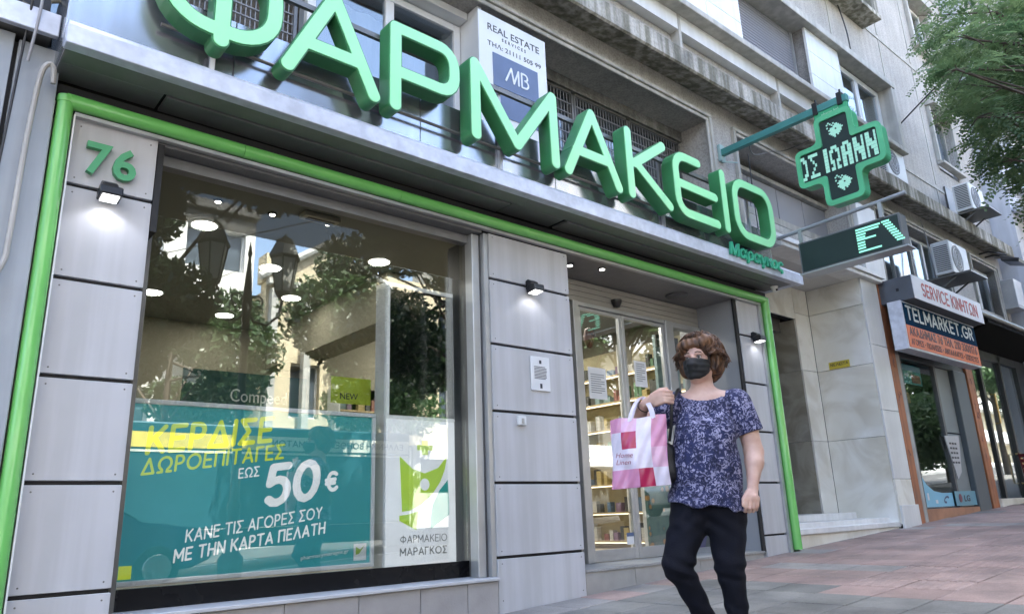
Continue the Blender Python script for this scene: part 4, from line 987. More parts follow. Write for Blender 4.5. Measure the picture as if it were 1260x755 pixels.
# ================================================================== PHONE SHOP
ORANGE = pm('orange_painted_pillar', (.50, .17, .06), .6, 0, .3, 3, col2=(.30, .12, .06), streak=.25)
DBLUE = pm('dark_blue_print', (.006, .035, .08), .85, 0, .1, 2, spec=.05); OR2 = pm('orange_print', (.72, .15, .03), .45, 0, .06, 2)
RED = pm('red_lettering', (.50, .06, .06), .5)
tp = thing('phone_shopfront', 'phone repair shop front with graffitied orange pillars and dark grey door frames', 'shop front', (13, 4.5, gz(13)))
bx('orange_pillar', ORANGE, tp, 11.27, 4.485, gz(11.3) - .05, 11.50, 4.70, 3.29, bevel=.004)
bx('pale_pillar', pm('pale_pillar_paint', (.5, .5, .48), .6, 0, .15, 4, streak=.3), tp, 11.505, 4.50, gz(11.5) - .05, 11.66, 4.70, 3.29, bevel=.004)
bx('dark_jamb', DARKGREY, tp, 11.67, 4.52, gz(11.7) - .05, 11.74, 4.62, 2.2)
bx('orange_base', pm('base_orange', (.42, .20, .11), .6, 0, .15, 4), tp, 11.67, 4.51, gz(11.7) - .1, 14.0, 4.60, -.125)
bx('head_panel', DARKGREY, tp, 11.6, 4.53, 2.12, 14.7, 4.64, 3.29)
bx('window_pane', GLASS_DK, tp, 11.74, 4.57, -.12, 13.05, 4.576, 2.10)
bx('window_frame', DARKGREY, tp, 13.05, 4.54, -.12, 13.12, 4.62, 2.12)
bx('grey_door', pm('pale_grey_door', (.22, .25, .26), .5, .1, .06, 3), tp, 13.13, 4.58, 1.05, 13.78, 4.62, 2.12, bevel=.004); bx('grey_door', pm('pale_grey_door', (.2, .2, .2)), tp, 13.13, 4.58, -.12, 13.78, 4.62, 1.03, bevel=.004)
bx('grey_column', pm('slate_column', (.09, .11, .125), .5, .2, .08, 3), tp, 13.80, 4.50, gz(13.8) - .05, 14.34, 4.70, 2.12, bevel=.01)
bx('orange_pillar', ORANGE, tp, 14.38, 4.485, gz(14.4) - .05, 14.68, 4.70, 3.29, bevel=.004, label='farther graffitied orange pillar')
gr = MB(); rng = random.Random(3)
for (x0, x1, n) in ((11.28, 11.49, 9), (14.39, 14.67, 16)):
    for i in range(n // 2 + 1):
        z = rng.uniform(.2, 2.0); x = rng.uniform(x0 + .05, x1 - .05)
        pts = [(x + rng.uniform(-.05, .05), 4.482, z + k * .03 + rng.uniform(-.03, .03)) for k in range(4)]
        gr.tube(pts, .004, 4)
obj('graffiti', gr, pm('graffiti_ink', (.22, .12, .12), .6), tp, kind='stuff')
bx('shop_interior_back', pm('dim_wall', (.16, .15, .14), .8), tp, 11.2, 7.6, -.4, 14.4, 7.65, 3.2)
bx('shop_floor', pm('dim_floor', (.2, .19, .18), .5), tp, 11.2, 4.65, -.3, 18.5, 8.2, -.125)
# fascia boxes
s1 = thing('shop_sign', 'blue and orange box sign of the phone shop', 'sign', (12.7, 4.2, 2.13))
bx('sign_box', LIP, s1, 11.20, 4.16, 2.13, 14.15, 4.36, 2.86, bevel=.006)
bx('upper_face', DBLUE, s1, 11.235, 4.152, 2.495, 14.12, 4.158, 2.83); bx('lower_face', OR2, s1, 11.235, 4.152, 2.16, 14.12, 4.158, 2.493)
stext('lettering', 'TELMARKET.GR', .19, (11.32, 4.149, 2.595), pm('silver_letter', (.55, .60, .62), .4), s1, width=2.70, wt=.095)
stext('lettering', 'ΑΚΑΔΗΜΙΑΣ 76 ΤΗΛ. 210 3300176', .115, (11.32, 4.149, 2.35), pm('brown_ink', (.10, .03, .03), .5), s1, width=2.72, wt=.11)
stext('lettering', 'ΑΓΟΡΕΣ - ΠΩΛΗΣΕΙΣ - ΑΝΤΑΛΛΑΓΕΣ - ΕΠΙΣΚΕΥΕΣ', .078, (11.32, 4.149, 2.21), pm('brown_ink', (.1, .03, .03)), s1, width=2.72, wt=.10)
s2 = thing('shop_sign', 'white box sign with red lettering SERVICE above the phone shop', 'sign', (12.8, 4.2, 2.88))
bx('sign_box', pm('box_slate', (.11, .12, .14), .5, .1), s2, 11.33, 4.005, 2.875, 14.2, 4.52, 3.24, bevel=.006)
bx('sign_face', pm('sign_white', (.70, .69, .76), .4, 0, .04, 3), s2, 11.33, 3.995, 2.875, 14.2, 4.003, 3.24)
bx('cable_hole', BLACKGAP, s2, 11.325, 4.2, 3.03, 11.329, 4.24, 3.075)
stext('lettering', 'SERVICE ΚΙΝΗΤΩΝ', .19, (11.66, 3.992, 2.96), RED, s2, width=2.3, wt=.09)
# window display of the phone shop
tq = thing('poster', 'turquoise poster hanging inside the phone shop window', 'poster', (12.2, 4.62, 1.8))
bx('sheet', pm('turquoise_print', (.03, .30, .36), .5, 0, .1, 3), tq, 11.95, 4.64, 1.77, 12.75, 4.65, 2.08); bx('red_print', pm('red_poster_print', (.5, .1, .1)), tq, 12.35, 4.635, 1.80, 12.68, 4.639, 1.93)
tr_ = thing('parcel_box', 'brown cardboard box on a shelf behind the phone shop window', 'box', (12.1, 4.8, 1.55))
m = MB(); m.box(11.95, 4.75, 1.50, 12.45, 5.1, 1.66); obj('carton', m, pm('cardboard', (.32, .19, .10), .8), tr_, bevel=.004); bx('tape', pm('tape', (.4, .3, .2), .4), tr_, 12.18, 4.745, 1.5, 12.22, 4.749, 1.66)
pw = thing('poster', 'pale price list panel leaning inside the phone shop window', 'poster', (13.2, 4.53, .4))
m = MB(); m.add([(12.95, 4.53, .98), (13.55, 4.53, 1.0), (13.38, 4.53, .42), (13.18, 4.53, .30), (12.95, 4.545, .98), (13.55, 4.545, 1.0), (13.38, 4.545, .42), (13.18, 4.545, .30)], [(0, 3, 2, 1), (4, 5, 6, 7), (0, 1, 5, 4), (1, 2, 6, 5), (2, 3, 7, 6), (3, 0, 4, 7)])
obj('panel', m, pm('price_list_print', (.48, .48, .50), .5), pw)
m = MB()
for i in range(5):
    for j in range(3): m.box(13.08 + j * .11, 4.526, .55 + i * .075, 13.15 + j * .11, 4.529, .58 + i * .075)
obj('print', m, INK, pw)
st = thing('sticker_banner', 'light blue phone brand sticker along the bottom of the phone shop glass', 'sticker', (12.7, 4.55, -.1))
LB = pm('light_blue_print', (.20, .50, .68), .4, 0, .05, 2)
m = MB(); m.prism([(11.76, -.10), (12.9, -.10), (12.9, .10), (12.5, .10), (12.2, .13), (11.98, .22), (11.82, .36), (11.76, .42)], 1, 4.562, 4.568); obj('curved_sticker', m, LB, st)
bx('flat_sticker', pm('mid_blue_print', (.13, .33, .42), .4), st, 12.91, 4.53, -.10, 13.78, 4.538, .12)
m = MB(); m.lathe([(0, -.004), (.065, -.004), (.065, 0)], (13.10, 4.528, .015), 18, 1); obj('round_logo', m, pm('maroon_print', (.16, .02, .05), .4), st)
text('lettering', 'LG', .13, (13.25, 4.527, -.035), INK, st, width=.24, extrude=.001, offset=.003)
m = MB(); m.add([(12.62 + .11 * math.cos(t * .2), 4.559, .0 + .05 * math.sin(t * .2) + .025 * math.cos(t * .2)) for t in range(24)] + [(12.62 + .07 * math.cos(t * .2), 4.559, .0 + .022 * math.sin(t * .2) + .012 * math.cos(t * .2)) for t in range(24)], [(i, i + 1, i + 25, i + 24) for i in range(23)])
obj('swirl_logo', m, pm('navy_print', (.02, .05, .16), .4), st)
m = MB(); m.box(11.92, 4.559, .0, 11.98, 4.561, .10); m.box(12.2, 4.559, -.05, 12.28, 4.561, .0); obj('small_logo', m, WHITE, st)
# awning rail over both shops and the cafe
aw = thing('awning', 'folded black awning over the shops at far right', 'awning', (16.2, 4.2, 3.1))
m = MB(); m.prism([(4.70, 3.30), (4.70, 3.42), (4.30, 3.34), (4.12, 3.22), (4.12, 3.16)], 0, 14.25, 18.5); obj('cover', m, BLACK, aw)
m = MB(); m.tube([(14.25, 4.10, 3.14), (18.5, 4.10, 3.14)], .05, 12); obj('roller', m, ALU_D, aw, smooth=True)
m = MB(); m.prism([(4.10, 3.08), (4.10, 3.02), (4.7, 2.75), (4.7, 2.81)], 0, 14.8, 18.5); obj('valance', m, pm('black_cloth', (.012, .012, .012), .9, spec=.1), aw)
# cafe front
cf = thing('cafe_shopfront', 'dark cafe front with glass doors and brass pull handles at the right edge', 'shop front', (16.5, 4.7, gz(16)))
m = MB(); m.box(14.72, 4.68, -.2, 14.82, 4.78, 2.9); m.box(15.75, 4.68, -.12, 15.85, 4.78, 2.9); m.box(16.95, 4.68, -.12, 17.05, 4.78, 2.9); m.box(18.0, 4.68, -.1, 18.63, 4.8, 2.9); m.box(14.82, 4.68, 2.6, 18, 4.78, 2.9)
obj('door_frame', m, BLACK, cf, bevel=.004)
for a, b in ((14.82, 15.75), (15.85, 16.95), (17.05, 18.0)): bx('pane', GLASS_DK, cf, a, 4.72, -.05, b, 4.726, 2.6)
for x, z in ((16.1, 1.9), (16.85, .8)):
    m = MB(); m.tube([(x, 4.70, z), (x, 4.62, z), (x, 4.62, z - .55), (x, 4.70, z - .55)], .018, 8); obj('pull_handle', m, pm('brass', (.55, .40, .18), .3, .8), cf, smooth=True)
bx('wall_panel', BLACKG, cf, 14.68, 4.6, 2.9, 18.6, 4.69, 3.3)
bx('threshold', MARBLE, cf, 14.7, 4.45, gz(14.7) - .1, 18.6, 4.9, -.06 + .04)

# ------------------------------------------------------------------ cafe table and chair at the right edge
ct = thing('cafe_table', 'small dark cafe table at the right edge of the pavement', 'table', (16.2, 4.05, gz(16.2)))
g0 = gz(16.2)
m = MB(); m.lathe([(0, .70), (.33, .70), (.35, .715), (.33, .73), (0, .73)], (16.2, 4.05, g0), 20); obj('table_top', m, BLACK, ct)
m = MB(); m.tube([(16.2, 4.05, g0 + .02), (16.2, 4.05, g0 + .7)], .025, 8); obj('pedestal', m, BLACK, ct)
m = MB(); m.lathe([(0, 0), (.24, 0), (.22, .02), (.03, .04)], (16.2, 4.05, g0), 18); obj('base', m, BLACK, ct)
def cafe_chair(x, y, a, lab):
    g0 = gz(x); t = thing('cafe_chair', lab, 'chair', (x, y, g0), 'folding chairs outside the cafe'); t.rotation_euler = (0, 0, a)
    RM = pm('dark_red_metal', (.16, .02, .03), .35, .2)
    def P(*p): return [Vector(q) for q in p]
    for s in (-.2, .2):
        m = MB(); m.tube(P((s, -.24, 0), (s, .16, .46), (s, .2, .86)), .014, 6); o = obj('leg', m, RM, None, smooth=True); o.parent = t
        m = MB(); m.tube(P((s * .9, .24, 0), (s * .9, -.18, .45)), .014, 6); o = obj('leg', m, RM, None, smooth=True); o.parent = t
    for k in range(5):
        o = obj('seat_slat', MB().box(-.21, -.19 + k * .08, .445, .21, -.13 + k * .08, .462), RM, None); o.parent = t
    for k in range(3):
        o = obj('back_slat', MB().box(-.21, .165 + k * .012, .60 + k * .09, .21, .18 + k * .012, .66 + k * .09), RM, None); o.parent = t
    return t
cafe_chair(15.55, 4.0, R(70), 'dark red folding cafe chair left of the small table')
cafe_chair(16.9, 4.0, R(-80), 'dark red folding cafe chair right of the small table, farther along')

# ------------------------------------------------------------------ air conditioners, floodlight
def ac(x, z, y, label, bracket=False, wdt=.80, h=.56):
    t = thing('air_conditioner', label, 'air conditioner', (x + wdt / 2, y + .15, z), 'outdoor air conditioner units')
    bx('case', WHITE_PL, t, x, y, z, x + wdt, y + .30, z + h, bevel=.012)
    c = (x + wdt * .36, y, z + h * .5); m = MB(); m.lathe([(0, -.004), (h * .42, -.004), (h * .42, .001)], (c[0], y - .0005, c[2]), 24, 1); obj('fan_opening', m, DARKGREY, t)
    m = MB()
    for r in (.08, .14, .20):
        if r < h * .41: m.tube([(c[0] + r * math.cos(k * math.pi / 10), y - .012, c[2] + r * math.sin(k * math.pi / 10)) for k in range(21)], .004, 5)
    for k in range(8): a = k * math.pi / 4; m.tube([(c[0], y - .012, c[2]), (c[0] + h * .42 * math.cos(a), y - .01, c[2] + h * .42 * math.sin(a))], .003, 4)
    obj('fan_guard', m, ALU, t)
    m = MB()
    for k in range(14): m.box(x - .004, y + .03, z + .06 + k * .034, x - .0005, y + .26, z + .078 + k * .034)
    obj('side_grille', m, DARKGREY, t, kind='stuff')
    if bracket:
        m = MB()
        m.box(x + .02, y - .25, z - .05, x + wdt - .02, 4.66, z - .02)
        for xx in (x + .1, x + wdt - .14): m.box(xx, y - .05, z - .02, xx + .04, 4.70, z - .001); m.hexa([(xx, 4.64, z - .35), (xx + .03, 4.64, z - .35), (xx + .03, 4.69, z - .35), (xx, 4.69, z - .35), (xx, y, z - .055), (xx + .03, y, z - .055), (xx + .03, y + .05, z - .055), (xx, y + .05, z - .055)])
        obj('wall_bracket', m, ALU_D, t)
    else:
        m = MB(); m.box(x + .08, y + .02, z - .03, x + .12, y + .28, z - .001); m.box(x + wdt - .12, y + .02, z - .03, x + wdt - .08, y + .28, z - .001); obj('foot', m, BLACK, t)
    return t
ac(12.45, 5.39, 4.42, 'white air conditioner standing on the stained ledge right of the cross')
ac(15.6, 5.45, 4.15, 'white air conditioner on a bracket high up beside the tree leaves', True)
ac(13.75, 3.78, 4.15, 'white air conditioner on a bracket above the SERVICE sign', True, .85, .6)
fl = thing('floodlight', 'black floodlight mounted under the end of the ledge at the right edge', 'floodlight', (17.5, 4.3, 4.7))
m = MB(); m.hexa([(17.2, 4.0, 4.62), (17.75, 4.0, 4.62), (17.75, 4.3, 4.72), (17.2, 4.3, 4.72), (17.2, 3.98, 4.70), (17.75, 3.98, 4.70), (17.7, 4.32, 4.86), (17.25, 4.32, 4.86)]); obj('housing', m, BLACK, fl, bevel=.01)
m = MB(); m.tube([(17.3, 4.2, 4.84), (17.3, 4.5, 5.0), (17.3, 4.69, 5.0)], .02, 6); m.tube([(17.65, 4.2, 4.84), (17.65, 4.5, 5.0), (17.65, 4.69, 5.0)], .02, 6); obj('bracket', m, BLACK, fl)
wb = thing('wall_box', 'pale metal box fixed to the wall at the right edge under the floodlight', 'box', (18.0, 4.4, 3.6))
bx('case', pm('pale_metal_box', (.55, .55, .57), .5, .1), wb, 17.95, 4.35, 3.85, 18.5, 4.69, 4.5, bevel=.01); bx('door_seam', ALU_D, wb, 17.99, 4.345, 3.9, 18.46, 4.349, 3.905)
m = MB(); m.tube([(17.9, 4.62, 3.2), (17.9, 4.62, 4.6)], .03, 8); m.tube([(17.8, 4.62, 3.3), (17.8, 4.62, 4.7)], .018, 8); obj('conduit', m, pm('conduit_beige', (.4, .4, .4)), wb, smooth=True)
cable('cable', [(13.6, 4.69, 7.4), (13.65, 4.66, 7.2), (13.75, 4.66, 6.9), (13.78, 4.66, 6.2), (13.85, 4.66, 5.9), (13.85, 4.66, 5.4)], .018, WHITE, 'white cable trailing down the stucco right of the window bay')
cable('cable', [(12.2, 4.66, 8.85), (12.25, 4.6, 8.2), (12.35, 4.63, 7.6)], .012, BLACK, 'thin dark cable dangling from the upper sill')
cable('overhead_wire', [(13.9, 4.64, 6.85), (12.6, 3.0, 6.9), (11.5, 1.0, 6.9), (10, -2, 7.3), (6, -14.6, 8.5)], .014, BLACK, 'overhead wire running from the facade into the tree', 'wire')

# ================================================================== PHARMACY INTERIOR (seen through the glass)
it = thing('shop_interior', 'pale pharmacy interior with cream walls seen through the display window', 'room', (4.5, 7, -.45))
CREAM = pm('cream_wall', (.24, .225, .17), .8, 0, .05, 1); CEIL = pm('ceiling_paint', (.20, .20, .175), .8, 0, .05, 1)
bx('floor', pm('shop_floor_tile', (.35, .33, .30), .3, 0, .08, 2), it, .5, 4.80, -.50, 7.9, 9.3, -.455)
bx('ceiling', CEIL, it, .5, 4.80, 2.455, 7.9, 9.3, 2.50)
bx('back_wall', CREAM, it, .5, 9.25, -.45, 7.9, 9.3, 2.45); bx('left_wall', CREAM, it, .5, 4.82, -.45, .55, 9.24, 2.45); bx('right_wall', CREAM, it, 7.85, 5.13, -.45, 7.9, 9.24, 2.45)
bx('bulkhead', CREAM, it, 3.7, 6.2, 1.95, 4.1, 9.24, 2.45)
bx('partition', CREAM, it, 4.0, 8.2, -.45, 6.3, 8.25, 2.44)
LAMPL = ['lit round ceiling lamp nearest the glass at the upper left', 'lit round ceiling lamp in front of the left lantern reflection', 'lit round ceiling lamp nearest the white display column', 'lit round ceiling lamp left of the cream bulkhead, third row', 'lit round ceiling lamp at the far left of the back row', 'smallest lit round ceiling lamp, closest to the back wall', 'lit round ceiling lamp behind the top of the left door leaf', 'lit round ceiling lamp behind the top of the right door leaf', 'lit round ceiling lamp deep behind the left door leaf', 'lit round ceiling lamp deep behind the right door leaf', 'lit round ceiling lamp beside the left wall of the pharmacy']
for i, (x, y) in enumerate(((1.82, 6.02), (2.70, 6.75), (3.49, 6.0), (3.3, 7.6), (2.0, 8.2), (2.95, 8.7), (5.3, 6.1), (6.4, 6.1), (5.3, 7.5), (6.6, 7.6), (1.2, 7.0))):
    t = thing('ceiling_lamp', LAMPL[i], 'lamp', (x, y, 2.45), 'round lit ceiling lamps of the pharmacy')
    m = MB(); m.lathe([(.10, -.006), (.115, -.004), (.118, .002)], (x, y, 2.452), 24); obj('rim', m, WHITE_PL, t, smooth=True)
    m = MB(); m.lathe([(.099, -.008), (.099, -.002)], (x, y, 2.452), 24); obj('diffuser', m, em('lamp_disc_lit', (1, .98, .92), 3), t)
    l = bpy.data.lights.new('lamp_light', 'AREA'); l.shape = 'DISK'; l.size = .19; l.energy = 4 if 6 <= i <= 9 else .7; l.color = (1, .95, .84)
    o = bpy.data.objects.new('lamp_light', l); COL.objects.link(o); o.parent = t; o.location = Vector((x, y, 2.435)) - world_loc(t)
for x, y in ((1.74, 5.47), (2.18, 5.47), (2.64, 5.40), (3.78, 6.23)): downlight(x, y, 2.447, {1.74: 'leftmost small downlight behind the top of the window', 2.18: 'small downlight between the vent and the leftmost one', 2.64: 'small downlight beside the beige ceiling vent', 3.78: 'small downlight above the white display column'}[x], .03)
vt = thing('ceiling_vent', 'beige slotted ceiling vent behind the top of the display window', 'vent', (2.5, 5.3, 2.42))
bx('case', pm('vent_beige', (.45, .42, .33), .5), vt, 2.36, 5.24, 2.41, 2.68, 5.36, 2.452, bevel=.006); bx('slot', DARKGREY, vt, 2.40, 5.27, 2.406, 2.64, 5.29, 2.409); bx('slot', DARKGREY, vt, 2.40, 5.31, 2.406, 2.64, 5.33, 2.409)

# teal gift-card poster in an aluminium frame
po = thing('poster', 'large teal framed poster in the display window reading ΚΕΡΔΙΣΕ ΔΩΡΟΕΠΙΤΑΓΕΣ 50€', 'poster', (2.0, 4.95, -.3))
TEAL = pm('teal_print', (.035, .235, .235), .4, 0, .18, 1.1, col2=(.03, .20, .26))
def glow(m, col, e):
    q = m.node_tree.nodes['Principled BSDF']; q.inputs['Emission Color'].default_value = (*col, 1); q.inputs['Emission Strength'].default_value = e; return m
glow(TEAL, (.02, .26, .28), .05)  # poster sheet and print get a faint emission to brighten them
PWHITE = glow(pm('glowing_white_print', (.74, .75, .76), .4), (.75, .78, .8), .07); LIME = glow(pm('lime_print', (.50, .60, .05), .45), (.5, .6, .05), .07)
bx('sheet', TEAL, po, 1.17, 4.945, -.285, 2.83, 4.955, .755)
m = MB(); m.box(1.14, 4.93, .755, 2.86, 4.97, .785); m.box(1.14, 4.93, -.315, 2.86, 4.97, -.285); m.box(2.83, 4.93, -.285, 2.86, 4.97, .755); m.box(1.14, 4.93, -.285, 1.17, 4.97, .755); obj('frame', m, WHITE, po, bevel=.004)
rt = R(7.5)
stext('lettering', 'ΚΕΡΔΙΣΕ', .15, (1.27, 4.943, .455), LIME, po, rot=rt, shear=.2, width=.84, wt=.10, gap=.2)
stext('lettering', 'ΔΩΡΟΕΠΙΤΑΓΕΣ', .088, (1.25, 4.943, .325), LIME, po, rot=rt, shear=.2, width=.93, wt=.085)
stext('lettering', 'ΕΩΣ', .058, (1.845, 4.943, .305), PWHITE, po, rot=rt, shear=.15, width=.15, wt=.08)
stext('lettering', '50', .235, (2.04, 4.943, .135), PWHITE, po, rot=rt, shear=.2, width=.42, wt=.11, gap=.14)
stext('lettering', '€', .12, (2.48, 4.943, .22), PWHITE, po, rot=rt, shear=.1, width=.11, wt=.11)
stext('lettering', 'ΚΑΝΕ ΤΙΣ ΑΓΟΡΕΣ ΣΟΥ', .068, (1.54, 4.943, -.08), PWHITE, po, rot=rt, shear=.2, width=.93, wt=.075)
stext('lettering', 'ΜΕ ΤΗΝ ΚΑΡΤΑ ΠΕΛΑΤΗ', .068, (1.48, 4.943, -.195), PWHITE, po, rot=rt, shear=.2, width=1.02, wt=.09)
text('lettering', 'pharmacymaragos.gr', .035, (2.3, 4.943, -.235), WHITE, po, rot=rt * .6, width=.36, extrude=.001)
bx('lime_square', LIME, po, 1.175, 4.94, -.275, 1.245, 4.943, -.20); bx('logo_tile', WHITE, po, 2.70, 4.94, -.265, 2.80, 4.943, -.15)
m = MB(); m.prism([(2.715, -.17), (2.75, -.19), (2.785, -.165), (2.74, -.22), (2.715, -.225)], 1, 4.937, 4.939); obj('small_logo', m, pm('leaf_green_print', (.30, .48, .06), .45), po)
def glow_paint(name, col, e):  # paint with added emission, lifts display parts behind the glass
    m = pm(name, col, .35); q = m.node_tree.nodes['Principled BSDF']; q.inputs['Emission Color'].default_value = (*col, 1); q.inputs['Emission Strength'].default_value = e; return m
# display totem; its panel, bezel and emblem get a slight added glow
lb = thing('display_totem', 'tall white display column with dark screen and green emblem in the window', 'display', (3.3, 5.0, -.37))
bx('body', pm('totem_white', (.62, .64, .66), .4), lb, 2.945, 4.955, -.37, 3.665, 5.11, 1.87, bevel=.006)
bx('screen', pm('screen_black', (.006, .006, .007), .06), lb, 2.985, 4.945, .79, 3.60, 4.953, 1.83)
m = MB(); m.box(2.95, 4.94, .765, 3.66, 4.953, .785); m.box(2.95, 4.94, 1.835, 3.66, 4.953, 1.865); m.box(2.955, 4.94, .786, 2.98, 4.953, 1.834); m.box(3.605, 4.94, .786, 3.655, 4.953, 1.834); obj('bezel', m, glow_paint('bezel_white', (.66, .69, .72), .05), lb)
bx('white_panel', glow_paint('glowing_panel', (.66, .69, .74), .09), lb, 2.96, 4.946, -.345, 3.65, 4.953, .76)
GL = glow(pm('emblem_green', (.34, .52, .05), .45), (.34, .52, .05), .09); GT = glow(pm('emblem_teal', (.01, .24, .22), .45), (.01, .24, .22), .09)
def curvepoly(p): return [(3.08 + x * .46, -.06 + y * .55) for x, y in p]
q = [(0, .97), (.25, .80), (.5, .74), (.78, .82), (.97, .99), (.92, .80), (.82, .62), (.65, .45), (.42, .31), (.2, .23), (.05, .22)]
hole = [(.50 + .10 * math.cos(t * .52), .585 + .085 * math.sin(t * .52)) for t in range(12)]
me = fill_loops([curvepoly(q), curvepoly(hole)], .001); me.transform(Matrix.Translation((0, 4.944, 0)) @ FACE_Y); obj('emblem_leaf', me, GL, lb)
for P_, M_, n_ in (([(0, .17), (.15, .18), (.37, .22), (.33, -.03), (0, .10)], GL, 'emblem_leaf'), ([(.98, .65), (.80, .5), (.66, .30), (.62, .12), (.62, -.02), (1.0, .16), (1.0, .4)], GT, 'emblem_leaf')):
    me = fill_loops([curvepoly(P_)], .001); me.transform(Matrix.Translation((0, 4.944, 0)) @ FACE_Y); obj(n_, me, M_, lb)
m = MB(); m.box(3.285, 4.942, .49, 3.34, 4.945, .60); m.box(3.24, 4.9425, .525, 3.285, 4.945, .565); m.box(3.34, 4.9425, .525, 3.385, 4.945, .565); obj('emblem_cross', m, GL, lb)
stext('lettering', 'ΦΑΡΜΑΚΕΙΟ', .05, (3.09, 4.944, -.165), pm('grey_ink', (.25, .27, .28), .5), lb, width=.43, wt=.06)
stext('lettering', 'ΜΑΡΑΓΚΟΣ', .05, (3.09, 4.944, -.255), pm('grey_ink', (.2, .2, .2)), lb, width=.43, wt=.08)
# stickers and things in the room
gn = thing('hanging_notice', 'lime green paper notice hanging deeper in the pharmacy behind the window', 'notice', (3.2, 6.0, 1.0)); bx('sheet', pm('lime_paper', (.55, .70, .06), .6), gn, 3.02, 6.0, 1.03, 3.42, 6.01, 1.27); text('lettering', 'NEW', .08, (3.1, 5.998, 1.07), INK, gn, extrude=.001)
cb = thing('brand_banner', 'dark teal banner lettered Compeed behind the display window', 'banner', (2.2, 6.0, .9)); bx('board', pm('deep_teal_print', (.01, .07, .07), .5), cb, 1.75, 6.0, .86, 2.78, 6.03, 1.22); text('lettering', 'Compeed', .15, (2.12, 5.998, .98), WHITE, cb, extrude=.001, width=.48)
def shelf_unit(x0, x1, y, zt, n, label, seed, face=-1):
    t = thing('shelf_unit', label, 'shelf', ((x0 + x1) / 2, y, -.45)); rg = random.Random(seed)
    bx('back_panel', CREAM, t, x0, y + .30, -.45, x1, y + .32, zt); bx('side_panel', WHITE_PL, t, x0 - .02, y, -.45, x0 - .001, y + .32, zt); bx('side_panel', WHITE_PL, t, x1 + .001, y, -.45, x1 + .02, y + .32, zt)
    for k in range(n):
        z = -.40 + k * (zt + .40) / n
        bx('shelf_board', pm('pale_wood', (.55, .42, .24), .5, 0, .1, 4), t, x0, y, z, x1, y + .295, z + .02)
        x = x0 + .03
        while x < x1 - .12:
            w_ = rg.choice((.05, .07, .09, .12)); h = rg.uniform(.10, min(.24, (zt + .4) / n - .05))
            yield (x, y + rg.uniform(.01, .06), z + .021, w_, h, rg.randrange(8), k, (x - x0) / (x1 - x0)); x += w_ + rg.choice((.005, .01, .03, .10))
PCN = ['white', 'blue', 'red', 'green', 'yellow', 'purple', 'black', 'teal']
LV = ['bottom', 'second lowest', 'third lowest', 'fourth lowest', 'fifth lowest', 'sixth lowest']
PC = [(.6, .6, .58), (.10, .17, .28), (.30, .12, .10), (.12, .24, .14), (.48, .38, .16), (.25, .17, .26), (.08, .08, .08), (.25, .36, .38)]
box_meshes = {}
cnt = 0
def product(x, y, z, w_, h, c, lev, fr_, lab):
    global cnt
    k = (w_, c)
    if k not in box_meshes:
        m = MB(); m.box(-w_ / 2, 0, 0, w_ / 2, .06, 1); me = bpy.data.meshes.new('product_box'); me.from_pydata(m.v, [], m.f); me.materials.append(pm('pack_%d' % c, PC[c], .5, 0, .15, 6)); box_meshes[k] = me
    o = bpy.data.objects.new('product_box', box_meshes[k]); COL.objects.link(o); o.location = (x + w_ / 2, y, z); o.scale = (1, 1, h); cnt += 1
    tag(o, '%s %s box, %s board, %s, %s' % ('tall' if h > .17 else 'low', PCN[c], LV[lev], 'far left' if fr_ < .2 else 'left of centre' if fr_ < .4 else 'at the centre' if fr_ < .6 else 'right of centre' if fr_ < .8 else 'far right', {'low shelves behind the left door leaf': 'low shelves by left door', 'shelves behind the right door leaf': 'shelves by right door', 'tall back shelves of the pharmacy': 'tall back shelves', 'low counter shelves behind the window': 'low counter shelves'}[lab.split('on the ')[-1]]), 'box', 'product boxes on the ' + lab.split('on the ')[-1])
for args, lab in (((5.3, 6.1, 6.9, .55, 3, 'low product shelves behind the left door leaf', 1), 'coloured product box on the low shelves behind the left door leaf'),
                  ((4.1, 6.2, 7.9, 1.6, 6, 'tall lit product shelves at the back of the pharmacy', 3), 'coloured product box on the tall back shelves of the pharmacy'),
                  ((2.2, 3.5, 8.9, 1.0, 3, 'low counter shelves behind the display window', 4), 'coloured product box on the low counter shelves behind the window')):
    for a in shelf_unit(*args): product(*a, lab)
ws = thing('shelf_unit', 'lit product shelves along the right wall behind the sliding doors', 'shelf', (7.65, 6.9, -.45)); rg = random.Random(8)
bx('back_panel', pm('shelf_back_cream', (.62, .55, .36), .6), ws, 7.80, 5.36, -.45, 7.84, 8.9, 2.2)
for yy in (5.36, 6.5, 7.7, 8.88): bx('upright', WHITE_PL, ws, 7.50, yy, -.45, 7.795, yy + .02, 2.2)
nlev = 7
